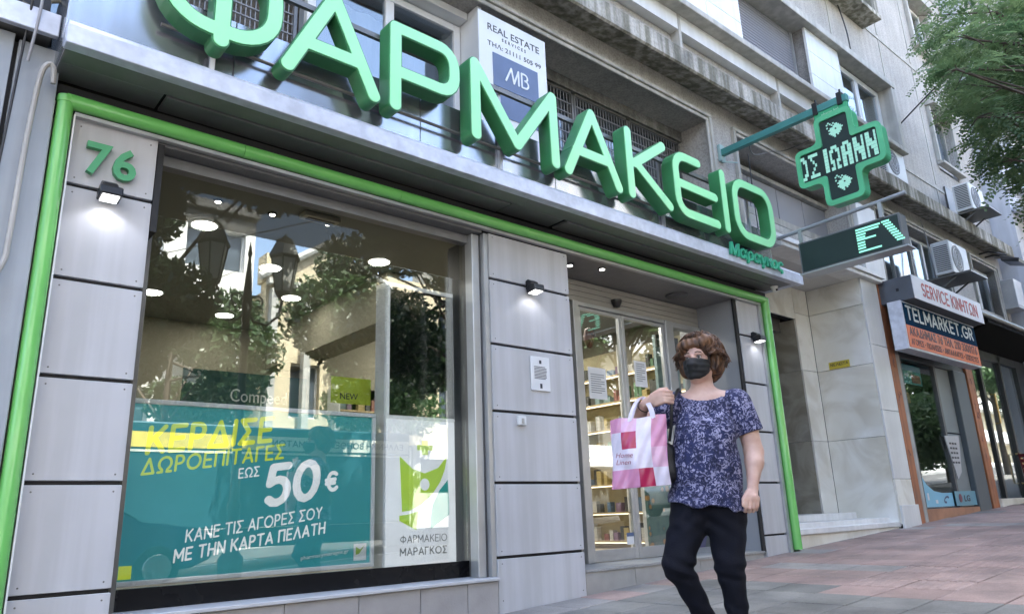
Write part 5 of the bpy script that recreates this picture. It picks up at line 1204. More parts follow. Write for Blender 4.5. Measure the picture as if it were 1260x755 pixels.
for k in range(nlev):
    z = -.38 + k * .36
    bx('shelf_board', pm('pale_wood', (.55, .42, .24)), ws, 7.50, 5.385, z, 7.795, 8.87, z + .02)
    bx('light_strip', em('strip_lit', (1, .88, .62), .45), ws, 7.53, 5.40, z - .012, 7.56, 8.86, z - .001)
    y = 5.42
    while y < 8.7 and k < nlev:
        w_ = rg.choice((.05, .06, .08, .11)); h = rg.uniform(.08, .22); c = rg.choice((0, 0, 0, 1, 2, 3, 4, 4, 5, 6, 6, 7))
        kk = (w_, c)
        if kk not in box_meshes:
            m = MB(); m.box(-w_ / 2, 0, 0, w_ / 2, .06, 1); me = bpy.data.meshes.new('product_box'); me.from_pydata(m.v, [], m.f); me.materials.append(pm('pack_%d' % c, PC[c], .5, 0, .15, 6)); box_meshes[kk] = me
        o = bpy.data.objects.new('product_box', box_meshes[kk]); COL.objects.link(o); o.location = (7.57 + rg.uniform(0, .05), y + w_ / 2, z + .021); o.rotation_euler = (0, 0, -math.pi / 2); o.scale = (1, 1.4, h); cnt += 1
        tag(o, '%s %s box, %s board, %s of the lit wall shelves' % ('tall' if h > .2 else 'low', PCN[c], (LV + ['topmost'])[k], 'near end' if y < 6.2 else 'near middle' if y < 7 else 'far middle' if y < 7.9 else 'far end'), 'box', 'product boxes on the lit wall shelves')
        y += w_ + rg.choice((.01, .02, .05, .12))
# papers on the doors
for (x0, x1, z0, z1, lab, i) in ((5.34, 5.60, 1.10, 1.42, 'white sheet taped to the left sliding door leaf', 1), (6.06, 6.26, 1.28, 1.56, 'smaller white sheet taped to the right sliding door leaf', 2)):
    t = thing('paper_sheet', lab, 'notice', (x0, 5.03, z0)); bx('sheet', WHITE, t, x0, 5.031, z0, x1, 5.034, z1)
    m = MB()
    for k in range(9): m.box(x0 + .03, 5.029, z0 + .06 + k * .023, x1 - .03 - (.05 if k % 3 == 0 else 0), 5.0305, z0 + .069 + k * .023)
    obj('print', m, pm('grey_ink', (.2, .2, .2)), t)
ms_ = thing('wall_mask', 'small dark carved mask hanging behind the left door leaf', 'decoration', (5.5, 5.2, 1.72))
m = MB(); m.lathe([(0, -.12), (.03, -.10), (.055, -.04), (.06, .03), (.045, .09), (0, .11)], (5.62, 5.25, 1.80), 14); obj('face', m, pm('dark_red_wood', (.14, .05, .03), .5), ms_, smooth=True)
m = MB(); m.lathe([(0, -.01), (.014, -.008), (.014, 0)], (5.60, 5.19, 1.82), 8, 1); m.lathe([(0, -.01), (.014, -.008), (.014, 0)], (5.64, 5.19, 1.82), 8, 1); obj('eye_holes', m, BLACK, ms_)
pp = thing('patterned_panel', 'teal and orange floral patterned panel at the foot of the right door leaf', 'panel', (6.45, 5.3, -.45))
mt, n, l, b = _nodes('floral_print'); tc = n.new('ShaderNodeTexCoord'); vo = n.new('ShaderNodeTexVoronoi'); vo.inputs['Scale'].default_value = 9; l.new(tc.outputs['Object'], vo.inputs['Vector'])
rp = n.new('ShaderNodeValToRGB'); e = rp.color_ramp.elements; e[0].position = .2; e[0].color = (.5, .25, .06, 1); e[1].position = .32; e[1].color = (.06, .14, .13, 1); q_ = rp.color_ramp.elements.new(.5); q_.color = (.10, .20, .17, 1)
l.new(vo.outputs['Distance'], rp.inputs[0]); l.new(rp.outputs[0], b.inputs['Base Color'])
bx('panel', mt, pp, 6.20, 5.12, -.44, 6.60, 5.15, .42)
sk = thing('door_sticker', 'small white and navy sticker low on the left door leaf', 'sticker', (5.8, 5.03, -.3)); bx('label', WHITE, sk, 5.735, 5.030, -.31, 5.84, 5.034, -.22); bx('navy_strip', NAVY, sk, 5.735, 5.0285, -.235, 5.84, 5.0298, -.20)
dp = thing('display_case', 'pale cosmetic display stand behind the side glass of the doors', 'display', (7.0, 5.3, -.4)); bx('board', pm('pale_teal_print', (.30, .42, .44), .5), dp, 6.80, 5.3, .3, 7.22, 5.34, 2.0); bx('base', WHITE_PL, dp, 6.80, 5.3, -.44, 7.22, 5.7, .29); bx('dark_cap', BLACK, dp, 6.8, 5.28, 1.85, 7.22, 5.295, 2.0)
pb = thing('storage_tub', 'purple plastic tub on the floor behind the side glass', 'tub', (7.0, 5.25, -.44))
m = MB(); m.hexa([(6.85, 5.14, -.44), (7.15, 5.14, -.44), (7.15, 5.27, -.44), (6.85, 5.27, -.44), (6.80, 5.10, -.20), (7.2, 5.10, -.20), (7.2, 5.28, -.20), (6.8, 5.28, -.20)]); obj('tub', m, pm('purple_plastic', (.10, .06, .30), .4), pb, bevel=.01); bx('lid', pm('purple_plastic', (.1, .1, .3)), pb, 6.79, 5.09, -.199, 7.21, 5.29, -.17, bevel=.01)
print('products', cnt)

# ================================================================== STREET BEHIND THE CAMERA (seen in the glass)
lp = thing('street_lamp', 'ornate double lantern street lamp reflected in the display window', 'lamp', (3.98, -1.2, gz(4)))
IRON = pm('dark_iron', (.05, .055, .05), .5, .4, .1, 6)
g0 = gz(4)
m = MB(); m.lathe([(.16, 0), (.17, .25), (.10, .35), (.085, .9), (.10, .95), (.065, 1.05), (.055, 3.3), (.085, 3.36), (.05, 3.45), (.075, 3.9), (.05, 4.3), (.02, 4.65), (.035, 4.72), (0, 4.95)], (3.95, -1.2, g0), 16); obj('post', m, IRON, lp, smooth=True)
for s in (-1, 1):
    m = MB(); m.tube([(3.95, -1.2, 3.15), (3.95 + s * .12, -1.2, 2.98), (3.95 + s * .32, -1.2, 2.95), (3.95 + s * .50, -1.2, 3.12), (3.95 + s * .55, -1.2, 3.38)], .022, 8)
    m.tube([(3.95 + s * (.06 + .09 * (1 - math.cos(a * .5))), -1.2, 3.30 + .09 * math.sin(a * .5)) for a in range(10)], .014, 6); obj('scroll_arm', m, IRON, lp, smooth=True)
    cx_ = 3.95 + s * .56; m = MB(); m.lathe([(0, 3.42), (.07, 3.40), (.12, 3.48), (.13, 3.52)], (cx_, -1.2, 0), 6); m.lathe([(.24, 4.06), (.26, 4.10), (.15, 4.36), (.12, 4.40), (.03, 4.46), (0, 4.54)], (cx_, -1.2, 0), 6)
    for k in range(6): a = k * math.pi / 3; m.tube([(cx_ + .13 * math.cos(a), -1.2 + .13 * math.sin(a), 3.5), (cx_ + .22 * math.cos(a), -1.2 + .22 * math.sin(a), 4.07)], .012, 4)
    o = obj('lantern', m, IRON, lp); m = MB(); m.lathe([(.12, 3.51), (.21, 4.06)], (cx_, -1.2, 0), 6); obj('lantern_glass', m, pm('milky_glass', (.5, .5, .48), .3), o)
# opposite buildings
def opp(name, label, x0, x1, yf, zt, mat, floors, z0=2.2, fh=2.9, bays=None, wm=WHITE, balc=None, wh=1.5, ww=1.6, pane=None):
    t = thing(name, label, 'building', ((x0 + x1) / 2, yf, gz((x0 + x1) / 2))); g0 = gz(x0) - .6
    bays = bays or int((x1 - x0) / 2.6); bw = (x1 - x0) / bays
    wl = MB(); wl.box(x0, yf - 10, g0, x1, yf - .5, zt)
    for k in range(-1, floors):
        za = z0 + k * fh + .9; zb = za + wh; z_lo = g0 if k == -1 else z0 + k * fh; z_hi = z0 + (k + 1) * fh
        wl.box(x0, yf - .499, z_lo, x1, yf, za); wl.box(x0, yf - .499, zb, x1, yf, z_hi)
        for i in range(bays + 1):
            c = x0 + i * bw; a_ = max(x0, c - (bw - ww) / 2); b_ = min(x1, c + (bw - ww) / 2); wl.box(a_, yf - .499, za + .001, b_, yf, zb - .001)
    wl.box(x0 - .1, yf - .6, zt - .001 if zt > z0 + floors * fh else z0 + floors * fh, x1 + .1, yf + .15, zt + .3)
    obj('wall', wl, mat, t)
    for k in range(-1, floors):
        za = z0 + k * fh + .9; zb = za + wh
        for i in range(bays):
            c = x0 + (i + .5) * bw; a_ = c - ww / 2; b_ = c + ww / 2
            f = MB(); f.box(a_, yf - .25, za, a_ + .07, yf - .2, zb); f.box(b_ - .07, yf - .25, za, b_, yf - .2, zb); f.box(c - .04, yf - .25, za, c + .04, yf - .2, zb); f.box(a_, yf - .25, zb - .07, b_, yf - .2, zb); f.box(a_, yf - .25, za, b_, yf - .2, za + .07)
            o = obj('window', f, wm, t); bx('pane', pane or pm('far_window_pane', (.10, .13, .16), .12, 0, .3, .7), o, a_, yf - .27, za, b_, yf - .255, zb)
    if balc:
        for k in range(0, floors):
            bx('balcony_slab', WHITE, t, x0 + .3, yf, z0 + k * fh - .12, x1 - .3, yf + 1.1, z0 + k * fh); bx('balcony_parapet', WHITE, t, x0 + .3, yf + 1.02, z0 + k * fh + .001, x1 - .3, yf + 1.1, z0 + k * fh + .85)
    return t
opp('office_building', 'white modern building across the street reflected in the display window', -1.5, 9.2, -15, 10.6, pm('white_render', (.78, .77, .74), .8, 0, .04, 1), 3, z0=1.9, fh=2.85, ww=2.0, wh=1.45)
yb = opp('neoclassical_building', 'ochre neoclassical building with a pediment across the street', 9.5, 22, -14.5, 7.9, pm('ochre_render', (.60, .52, .36), .8, 0, .08, 1), 2, z0=2.6, fh=3.3, ww=1.1, wh=1.9)
m = MB(); m.prism([(9.3, 8.2), (14.6, 8.2), (11.95, 10.0)], 1, -14.6, -14.2); obj('pediment', m, pm('ochre_render', (.5, .4, .2)), yb)
m = MB(); m.tube([(9.1, -14.1, 8.2), (11.95, -14.1, 10.15)], .14, 8); m.tube([(11.95, -14.1, 10.15), (14.8, -14.1, 8.2)], .14, 8)
for i in range(16): m.box(9.4 + i * .33, -14.3, 8.0, 9.55 + i * .33, -14.0, 8.2)
obj('pediment_cornice', m, pm('cornice_pale', (.5, .5, .47), .7), yb)
m = MB(); m.lathe([(.42, -.05), (.5, 0), (.5, .06)], (11.95, -14.14, 8.9), 20, 1); obj('round_window', m, DARKGREY, yb)
for i in range(5): bx('column', pm('cornice_pale', (.5, .5, .5)), yb, 9.6 + i * 1.25, -14.48, gz(9) - .2, 9.85 + i * 1.25, -14.2, 7.9)
opp('apartment_block', 'tall beige apartment block across the street to the right', 22.3, 45, -15, 17, pm('beige_render', (.60, .56, .48), .85, 0, .08, 1), 5, balc=True)
opp('apartment_block', 'grey balconied apartment block far up the opposite side', 45.3, 75, -15, 19, pm('greyish_render', (.50, .48, .45), .85, 0, .08, 1), 6, balc=True)
opp('apartment_block', 'ochre apartment block farthest up the opposite side', 75.3, 120, -15, 18, pm('ochre_render', (.5, .4, .2)), 5, balc=True)
opp('apartment_block', 'tall cream apartment block across the street to the left', -24, -1.8, -15, 16, pm('cream_render', (.66, .62, .52), .85, 0, .08, 1), 5, balc=True)

# vehicles on the road
def car(x, y, mat, label, L=4.2, H=1.45, name='parked_car', cat='car', glassm=None):
    t = thing(name, label, cat, (x, y, gz(x) - .15)); t.rotation_euler = (0, -math.atan(.0487), 0)
    W = 1.74; gl = pm('car_glass', (.02, .025, .03), .05)
    prof = [(-L / 2, .38), (-L / 2, .72), (-L / 2 + .15, .86), (-L / 2 + .55, .93), (-L / 2 + 1.0, H - .05), (-L / 2 + 1.5, H), (L / 2 - 1.75, H - .02), (L / 2 - 1.0, .98), (L / 2 - .25, .84), (L / 2, .68), (L / 2, .38), (L / 2 - .3, .26), (-L / 2 + .3, .26)]
    me_mb = MB(); n = len(prof); v = []
    for yy, sc, dz in ((-W / 2, .0, 0), (-W / 2 + .10, 1, 0), (W / 2 - .10, 1, 0), (W / 2, .0, 0)):
        for (px, pz) in prof:
            k = max(0, pz - .9) * .35; s_ = 1 if sc else .985
            yv = (abs(yy) - k) * (1 if yy > 0 else -1); v.append((px * s_, yv, pz if sc else (pz - .9) * .96 + .9))
    f = [tuple(range(n))[::-1], tuple(range(3 * n, 4 * n))] + [(r * n + i, r * n + (i + 1) % n, (r + 1) * n + (i + 1) % n, (r + 1) * n + i) for r in range(3) for i in range(n)]
    me_mb.add(v, f); o = obj('body', me_mb, mat, None, bevel=.02, smooth=True, seg=2); o.parent = t
    for s in (-1, 1):
        m = MB(); m.add([(-L / 2 + .75, s * (W / 2 - .03), .95), (L / 2 - 1.15, s * (W / 2 - .03), .98), (L / 2 - 1.75, s * (W / 2 - .16), H - .1), (-L / 2 + 1.15, s * (W / 2 - .16), H - .1)], [(0, 1, 2, 3)]); o = obj('side_window', m, gl, None); o.parent = t
    m = MB(); m.add([(L / 2 - 1.06, -.70, 1.0), (L / 2 - 1.06, .70, 1.0), (L / 2 - 1.66, .62, H - .06), (L / 2 - 1.66, -.62, H - .06)], [(0, 1, 2, 3)]); o = obj('windscreen', m, gl, None); o.parent = t; o.location.x += .03; o.location.z += .02
    for px in (-L / 2 + .8, L / 2 - .8):
        for s in (-1, 1):
            m = MB(); m.lathe([(.0, -.1), (.24, -.1), (.31, -.09), (.32, 0), (.31, .09), (.24, .1), (0, .1)], (px, s * (W / 2 - .08), .32), 18, 1); wv = obj('wheel', m, BLACK, None); wv.parent = t
            m = MB(); m.lathe([(0, -.012), (.19, -.012), (.20, 0), (.19, .012), (0, .012)], (px, s * (W / 2 + .025), .32), 14, 1); o = obj('rim', m, ALU, None); o.parent = t
    for px, mm in ((L / 2 - .02, WHITE_PL), (-L / 2 + .02, RED)):
        for s in (-.6, .6):
            o = obj('headlight' if px > 0 else 'tail_light', MB().box(px - .06, s - .17, .62, px + .035, s + .17, .74), mm, None, bevel=.02); o.parent = t
    return t
car(2.0, -3.1, pm('blue_car_paint', (.03, .09, .22), .2, .3, .05, 2, coat=1), 'dark blue parked car reflected low in the display window')
car(13.0, -3.1, pm('silver_car_paint', (.35, .36, .37), .25, .6, .05, 2, coat=1), 'silver parked car across from the shop doors')
car(18.5, -3.1, pm('white_car_paint', (.7, .7, .7), .25, 0, .05, 2, coat=1), 'white parked car farther up the street')
van = thing('assistance_truck', 'dark petrol roadside truck with yellow and white lettered band reflected in the window', 'truck', (6.0, -5.2, gz(6) - .15))
g0 = gz(6) - .15
bx('cargo_box', pm('truck_petrol_paint', (.02, .07, .09), .3, 0, .1, 2, coat=.5), van, 3.0, -6.3, g0 + .7, 8.8, -4.2, 1.80, bevel=.03); bx('yellow_band', pm('yellow_band', (.82, .66, .08), .4), van, 3.05, -4.198, 1.36, 5.4, -4.19, 1.62)
bx('white_band', pm('white_band', (.8, .79, .7), .4), van, 5.402, -4.198, 1.36, 8.75, -4.19, 1.62); bx('white_stripe', pm('white_band', (.8, .79, .7), .4), van, 3.05, -4.198, 1.28, 8.75, -4.19, 1.32)
m = MB(); m.prism([(8.85, g0 + .5), (10.6, g0 + .5), (10.65, g0 + 1.25), (10.1, g0 + 2.3), (8.85, g0 + 2.3)], 1, -6.2, -4.25); obj('cab', m, WHITE, van, bevel=.05, seg=2); bx('cab_window', pm('car_glass', (.02, .02, .03)), van, 9.1, -4.248, g0 + 1.3, 9.9, -4.24, g0 + 2.0)
bx('chassis', BLACK, van, 3.1, -6.1, g0 + .35, 10.4, -4.4, g0 + .69)
stext('lettering', 'ΕΛΛΗΝΙΚΗ ΒΟΗΘΕΙΑ ΟΧΗΜΑΤΩΝ', .11, (8.6, -4.187, 1.44), INK, van, FACE_ST, width=2.9, wt=.08)
for x in (3.9, 9.6):
    for y in (-6.0, -4.4):
        m = MB(); m.lathe([(0, -.12), (.3, -.12), (.38, -.1), (.39, 0), (.38, .1), (.3, .12), (0, .12)], (x, y, g0 + .38), 18, 1); obj('wheel', m, BLACK, van)

# ================================================================== TREES
def leaf_cloud(centers, n, size, seed, kind='simple'):
    rg = np.random.default_rng(seed); V = []; F = []
    cs = np.array([c[:3] for c in centers]); rs_ = np.array([c[3] for c in centers]); wts = rs_ ** 2; wts = wts / wts.sum()
    pick = rg.choice(len(cs), n, p=wts); d = rg.normal(size=(n, 3)); d /= np.linalg.norm(d, axis=1)[:, None]
    P = cs[pick] + d * (rs_[pick] * rg.uniform(.2, 1.0, n) ** .5)[:, None] * np.array([1, 1, .8])
    if kind == 'simple':
        a = rg.normal(size=(n, 3)); a /= np.linalg.norm(a, axis=1)[:, None]; b = np.cross(a, rg.normal(size=(n, 3))); b /= np.linalg.norm(b, axis=1)[:, None]
        s = size * rg.uniform(.6, 1.3, n)[:, None]
        v = np.stack([P - a * s, P + b * s * .45, P + a * s, P - b * s * .45], 1).reshape(-1, 3)
        f = np.arange(4 * n).reshape(-1, 4); return v, f
    # pinnate fronds: rachis droops outward, leaflets in pairs
    out_v = []; m_ = 9
    th = np.arctan2(d[:, 1], d[:, 0]) + rg.normal(0, .7, n); el = rg.uniform(-.9, .35, n)
    ax = np.stack([np.cos(th) * np.cos(el), np.sin(th) * np.cos(el), np.sin(el)], 1); up = np.array([0, 0, 1.]) + rg.normal(0, .35, (n, 3))
    sd_ = np.cross(ax, up); sd_ /= np.linalg.norm(sd_, axis=1)[:, None]; nr = np.cross(sd_, ax); L = size * rg.uniform(.7, 1.25, n)[:, None]
    quads = []
    for k in range(m_):
        t = (k + .7) / m_; base = P + ax * L * t - np.array([0, 0, 1.]) * L * .35 * t * t
        ll = L * .25 * (1 - .4 * t); wv = L * .050
        for sg_ in (-1, 1):
            dirv = sd_ * sg_ * .9 + ax * .45 - nr * .15 + rg.normal(0, .12, (n, 3)); dirv /= np.linalg.norm(dirv, axis=1)[:, None]
            per = np.cross(dirv, nr); per /= np.linalg.norm(per, axis=1)[:, None]
            quads.append(np.stack([base, base + dirv * ll * .5 + per * wv, base + dirv * ll, base + dirv * ll * .5 - per * wv], 1))
    # rachis sliver
    quads.append(np.stack([P, P + ax * L * .5 + sd_ * .003 - np.array([0, 0, 1.]) * L * .09, P + ax * L - np.array([0, 0, 1.]) * L * .35, P + ax * L * .5 - sd_ * .003 - np.array([0, 0, 1.]) * L * .09], 1))
    v = np.concatenate(quads, 0).reshape(-1, 3); return v, np.arange(len(v)).reshape(-1, 4)
def np_mesh(v, f):
    me = bpy.data.meshes.new('leaves'); me.vertices.add(len(v)); me.vertices.foreach_set('co', v.astype('f').ravel()); me.loops.add(f.size); me.loops.foreach_set('vertex_index', f.astype('i').ravel())
    me.polygons.add(len(f)); me.polygons.foreach_set('loop_start', np.arange(0, f.size, 4, dtype='i')); me.update(calc_edges=True); return me
def tree(x, y, h, label, blobs, n, size, seed, mat, kind='simple', trunk_r=.14, group=None):
    g0 = gz(x); t = thing('street_tree', label, 'tree', (x, y, g0), group); rg = random.Random(seed)
    m = MB(); pts = [(x, y, g0 - .1), (x + .05, y, g0 + h * .2), (x - .03, y + .05, g0 + h * .4), (x, y, g0 + h * .62)]
    m.tube(smooth_path(pts), [trunk_r * (1 - .5 * i / 18) for i in range(19)], 10); obj('trunk', m, BARK, t, smooth=True)
    for bl in blobs:
        m = MB(); a = Vector((x, y, g0 + h * rg.uniform(.35, .6))); b = Vector(bl[:3]); mid = (a + b) / 2 + Vector((rg.uniform(-.2, .2), rg.uniform(-.2, .2), .2))
        sp = smooth_path([a, mid, b]); m.tube(sp, [trunk_r * .30 * (1 - .85 * i / (len(sp) - 1)) for i in range(len(sp))], 6); obj('limb', m, BARK, t, smooth=True)
        for q in range(4):
            m = MB(); e = b + Vector((rg.uniform(-1, 1), rg.uniform(-1, 1), rg.uniform(-.7, .7))) * bl[3]; m.tube([b * .7 + a * .3, b, e], [.02, .014, .004], 5); obj('twig', m, BARK, t)
    v, f = leaf_cloud(blobs, n, size, seed, kind); o = obj('crown', np_mesh(v, f), mat, t); return t
def blobs_for(cx, cy, cz, r, k, seed, fl=.7):
    rg = random.Random(seed); return [(cx + rg.uniform(-r, r), cy + rg.uniform(-r, r), cz + rg.uniform(-r, r) * fl, r * rg.uniform(.35, .6)) for _ in range(k)]
# the tree whose leaves hang in at the top right
fb = [(10.6, 2.05, 5.6, .7), (9.9, 2.05, 4.85, .45), (9.35, 2.25, 5.0, .30), (9.0, 2.25, 4.85, .14), (9.6, 2.3, 4.45, .22), (10.6, 2.0, 4.45, .6), (11.6, 2.2, 5.3, .95), (12.4, 2.3, 6.6, 1.1), (10.8, 2.1, 6.4, .9), (9.7, 2.15, 5.5, .35), (12.6, 2.2, 5.2, .9), (11.6, 2.2, 4.2, .45), (10.3, 2.2, 4.05, .25), (13.6, 2.6, 7.4, 1.3), (12.0, 2.2, 3.75, .30), (13.6, 2.3, 4.6, .6), (12, .8, 6.5, 1.6)]
tree(12.3, -.6, 8, 'green street tree with feathery drooping leaves filling the top right corner', fb, 3000, .34, 5, LEAF_B, 'pinnate', .13)
# trees along the kerb reflected in the glass
tree(2.2, -1.6, 8, 'dark street tree left of the double lantern, reflected in the window', blobs_for(2.3, -2.0, 4.6, 1.7, 9, 11, 1.1) + [(2.9, -1.7, 3.0, .6), (2.5, -1.6, 2.3, .5)], 20000, .085, 11, LEAF_D, group=None)
tree(8.6, -1.6, 8, 'street tree reflected around the upright display column', blobs_for(8.0, -2.2, 4.5, 1.9, 10, 12, .9) + [(6.6, -1.8, 3.2, .7), (8.6, -1.8, 3.0, .8)], 18000, .085, 12, LEAF_D)
tree(13.8, -1.6, 8, 'bright leafy street tree reflected in the sliding doors', blobs_for(13.6, -2.4, 4.4, 2.1, 10, 13, .9) + [(12.6, -1.9, 2.6, .8), (14.6, -2, 2.4, .9)], 26000, .09, 13, LEAF_B)
tree(18.5, -1.6, 8, 'street tree farther along the kerb, reflected in the phone shop glass', blobs_for(18.3, -2.2, 4.6, 2.0, 8, 14, .9), 14000, .09, 14, LEAF_D)
tree(24.5, -1.6, 8, 'bright street tree reflected in the phone shop window', blobs_for(24.3, -2.0, 3.8, 2.2, 10, 17, 1.0), 16000, .10, 17, LEAF_B)
tree(30.5, -1.6, 8, 'leafy street tree reflected in the cafe doors', blobs_for(30.3, -2.0, 3.9, 2.3, 10, 18, 1.0), 16000, .10, 18, LEAF_B)
tree(38.0, -1.6, 8, 'farthest leafy street tree up the kerb', blobs_for(38.0, -2.0, 3.9, 2.3, 9, 19, 1.0), 12000, .12, 19, LEAF)
tree(6.0, -12.4, 9, 'tree in front of the white building across the street', blobs_for(5.5, -12.4, 4.6, 2.2, 9, 15, .9), 9000, .12, 15, LEAF_D)
tree(13.0, -12.4, 8, 'tree in front of the pediment building across the street', blobs_for(14.0, -12.2, 4.4, 2.2, 9, 16, .8), 9000, .12, 16, LEAF)

# ================================================================== THE WOMAN
PX, PY = 3.45, 2.38; PG = gz(PX) ; PA = math.atan2(-PX, PY)      # local x = to the right as seen from the street, local y = towards the shop
woman = thing('person', 'woman with short brown hair, black face mask and navy patterned top walking past the shop', 'person', (PX, PY, PG)); woman.rotation_euler = (0, 0, PA)
def fig(name, me, mat, parent, loc=(0, 0, 0), label=None):
    o = bpy.data.objects.new(name, me); COL.objects.link(o); me.materials.clear(); me.materials.append(mat); o.parent = parent; o.location = loc
    if label: o['label'] = label
    return o
def skinmat():
    m, n, l, b = _nodes('skin'); tc = n.new('ShaderNodeTexCoord'); no = n.new('ShaderNodeTexNoise'); no.inputs['Scale'].default_value = 14; no.inputs['Detail'].default_value = 5
    l.new(tc.outputs['Object'], no.inputs['Vector']); rp = n.new('ShaderNodeValToRGB'); rp.color_ramp.elements[0].position = .3; rp.color_ramp.elements[1].position = .7
    rp.color_ramp.elements[0].color = (.50, .30, .235, 1); rp.color_ramp.elements[1].color = (.62, .41, .33, 1); l.new(no.outputs['Fac'], rp.inputs[0]); l.new(rp.outputs[0], b.inputs['Base Color'])
    b.inputs['Roughness'].default_value = .5; b.inputs['Subsurface Weight'].default_value = .15; b.inputs['Subsurface Radius'].default_value = (.02, .008, .004); b.inputs['Subsurface Scale'].default_value = .5
    return m
SKIN = skinmat()
HY = R(-20)       # head yaw
HC = Vector((-.012, .0, 1.49)); HR = Matrix.Rotation(HY, 3, 'Z') @ Matrix.Rotation(R(-3), 3, 'X')
def H(x, y, z): p = HR @ Vector((x, y, z)) + HC; return (p.x, p.y, p.z)
hr = [[HR[i][j] for j in range(3)] for i in range(3)]
B = Field((-.52, -.34, .0), (.36, .26, 1.66), .0052)
# head
B.ell(H(0, .018, .045), (.076, .094, .092), .01, hr); B.ell(H(0, -.028, -.025), (.060, .066, .080), .03, hr)
B.cap(H(0, -.02, -.085), H(0, -.062, -.098), .030, .022, .03)                       # jaw, chin
B.cap(H(-.05, .0, -.06), H(-.02, -.05, -.09), .018, .018, .03); B.cap(H(.05, .0, -.06), H(.02, -.05, -.09), .018, .018, .03)
B.cap(H(0, -.088, .012), H(0, -.108, -.028), .009, .014, .012)                       # nose
B.cap(H(-.012, -.093, -.032), H(.012, -.093, -.032), .010, .010, .008)
for s in (-1, 1):
    B.ell(H(s * .034, -.088, .013), (.020, .014, .012), .012, hr, 'sub')             # eye sockets
    B.ell(H(s * .033, -.074, .011), (.014, .013, .012), .004, hr)                    # eyeball bulge / lids
    B.cap(H(s * .016, -.088, .032), H(s * .050, -.076, .033), .007, .006, .014)      # brow ridge
    B.ell(H(s * .045, -.062, -.025), (.022, .020, .022), .02, hr)                    # cheek
    B.ell(H(s * .078, .012, .0), (.009, .018, .030), .006, hr)                       # ear
    B.ell(H(s * .086, .006, .002), (.006, .009, .018), .004, hr, 'sub')
B.cap(H(-.022, -.086, -.058), H(.022, -.086, -.058), .007, .007, .008)               # lips
# neck, shoulders, torso
B.cap((-.008, .03, 1.42), (-.012, .022, 1.28), .058, .068, .03); B.cap((-.15, .02, 1.275), (.15, .02, 1.275), .050, .050, .05)
B.cap((-.01, .0, 1.24), (-.02, .0, 1.05), .10, .105, .05, sy=.8); B.ell((-.03, -.0, .88), (.155, .11, .2), .06)
B.cap((-.09, -.02, 1.265), (.07, -.02, 1.265), .036, .036, .06)
# legs under the trousers
LEGR = [(-.135, .0, .74), (-.228, -.085, .43), (-.085, .085, .085)]; LEGL = [(.05, .01, .74), (.032, -.02, .43), (.052, .03, .085)]
for L in (LEGR, LEGL): B.cap(L[0], L[1], .085, .054, .04); B.cap(L[1], L[2], .052, .034, .03)
B.cap(LEGR[2], (-.11, .0, .035), .034, .028, .02); B.cap(LEGL[2], (.03, -.09, .035), .036, .026, .02)
# raised right arm
SR, ER, WR = (-.185, .03, 1.245), (-.408, .045, 1.165), (-.318, -.135, 1.262)
B.cap(SR, ER, .058, .046, .03); B.cap(ER, (-.375, -.035, 1.205), .046, .044, .02); B.cap((-.375, -.035, 1.205), WR, .044, .028, .02)
# fist on the strap: palm + curled fingers + thumb
B.cap((-.300, -.150, 1.272), (-.235, -.178, 1.292), .026, .031, .012, sy=.62); B.cap((-.285, -.155, 1.255), (-.230, -.178, 1.268), .020, .022, .012, sy=.7)
for i, (z, L) in enumerate(((1.318, .036), (1.298, .040), (1.279, .037), (1.262, .030))):
    kx = -.222 + (.003 * i); k0 = (kx, -.188, z); k1 = (kx + L, -.187 + .004 * i, z - .004); k2 = (kx + L + .012, -.160, z - .006); k3 = (kx + L - .010, -.140, z - .008)
    B.cap((-.255, -.176, z - .012), k0, .012, .0112, .006); B.cap(k0, k1, .0112, .0100, .003); B.cap(k1, k2, .0098, .0090, .003); B.cap(k2, k3, .009, .0082, .003)
B.cap((-.275, -.165, 1.300), (-.232, -.160, 1.328), .015, .012, .008); B.cap((-.232, -.160, 1.328), (-.196, -.158, 1.334), .0115, .009, .003)
# hanging left arm
SL, EL, WL = (.188, .03, 1.235), (.222, .025, .985), (.192, -.045, .808)
B.cap(SL, EL, .060, .050, .03); B.cap(EL, (.217, .0, .93), .049, .047, .02); B.cap((.217, .0, .93), WL, .047, .028, .02)
B.cap((.190, -.052, .790), (.178, -.072, .748), .028, .032, .014, sy=.6)
for i, (xx, L) in enumerate(((.150, .038), (.170, .042), (.190, .040), (.207, .032))):
    k0 = (xx + .002, -.088 + .006 * i, .738 + .002 * i); k1 = (xx - .006, -.094 + .008 * i, .738 - L); k2 = (xx - .012, -.074 + .006 * i, .738 - L - .018); k3 = (xx - .010, -.054 + .005 * i, .738 - L - .010)
    B.cap((.178 + (xx - .178) * .6, -.078, .755), k0, .0125, .0115, .008); B.cap(k0, k1, .0112, .0100, .003); B.cap(k1, k2, .0098, .0090, .003); B.cap(k2, k3, .009, .008, .003)
B.cap((.165, -.068, .778), (.138, -.092, .742), .015, .012, .008); B.cap((.138, -.092, .742), (.132, -.100, .712), .0112, .009, .003)
body_me = B.mesh()
fig('body', body_me, SKIN, woman)
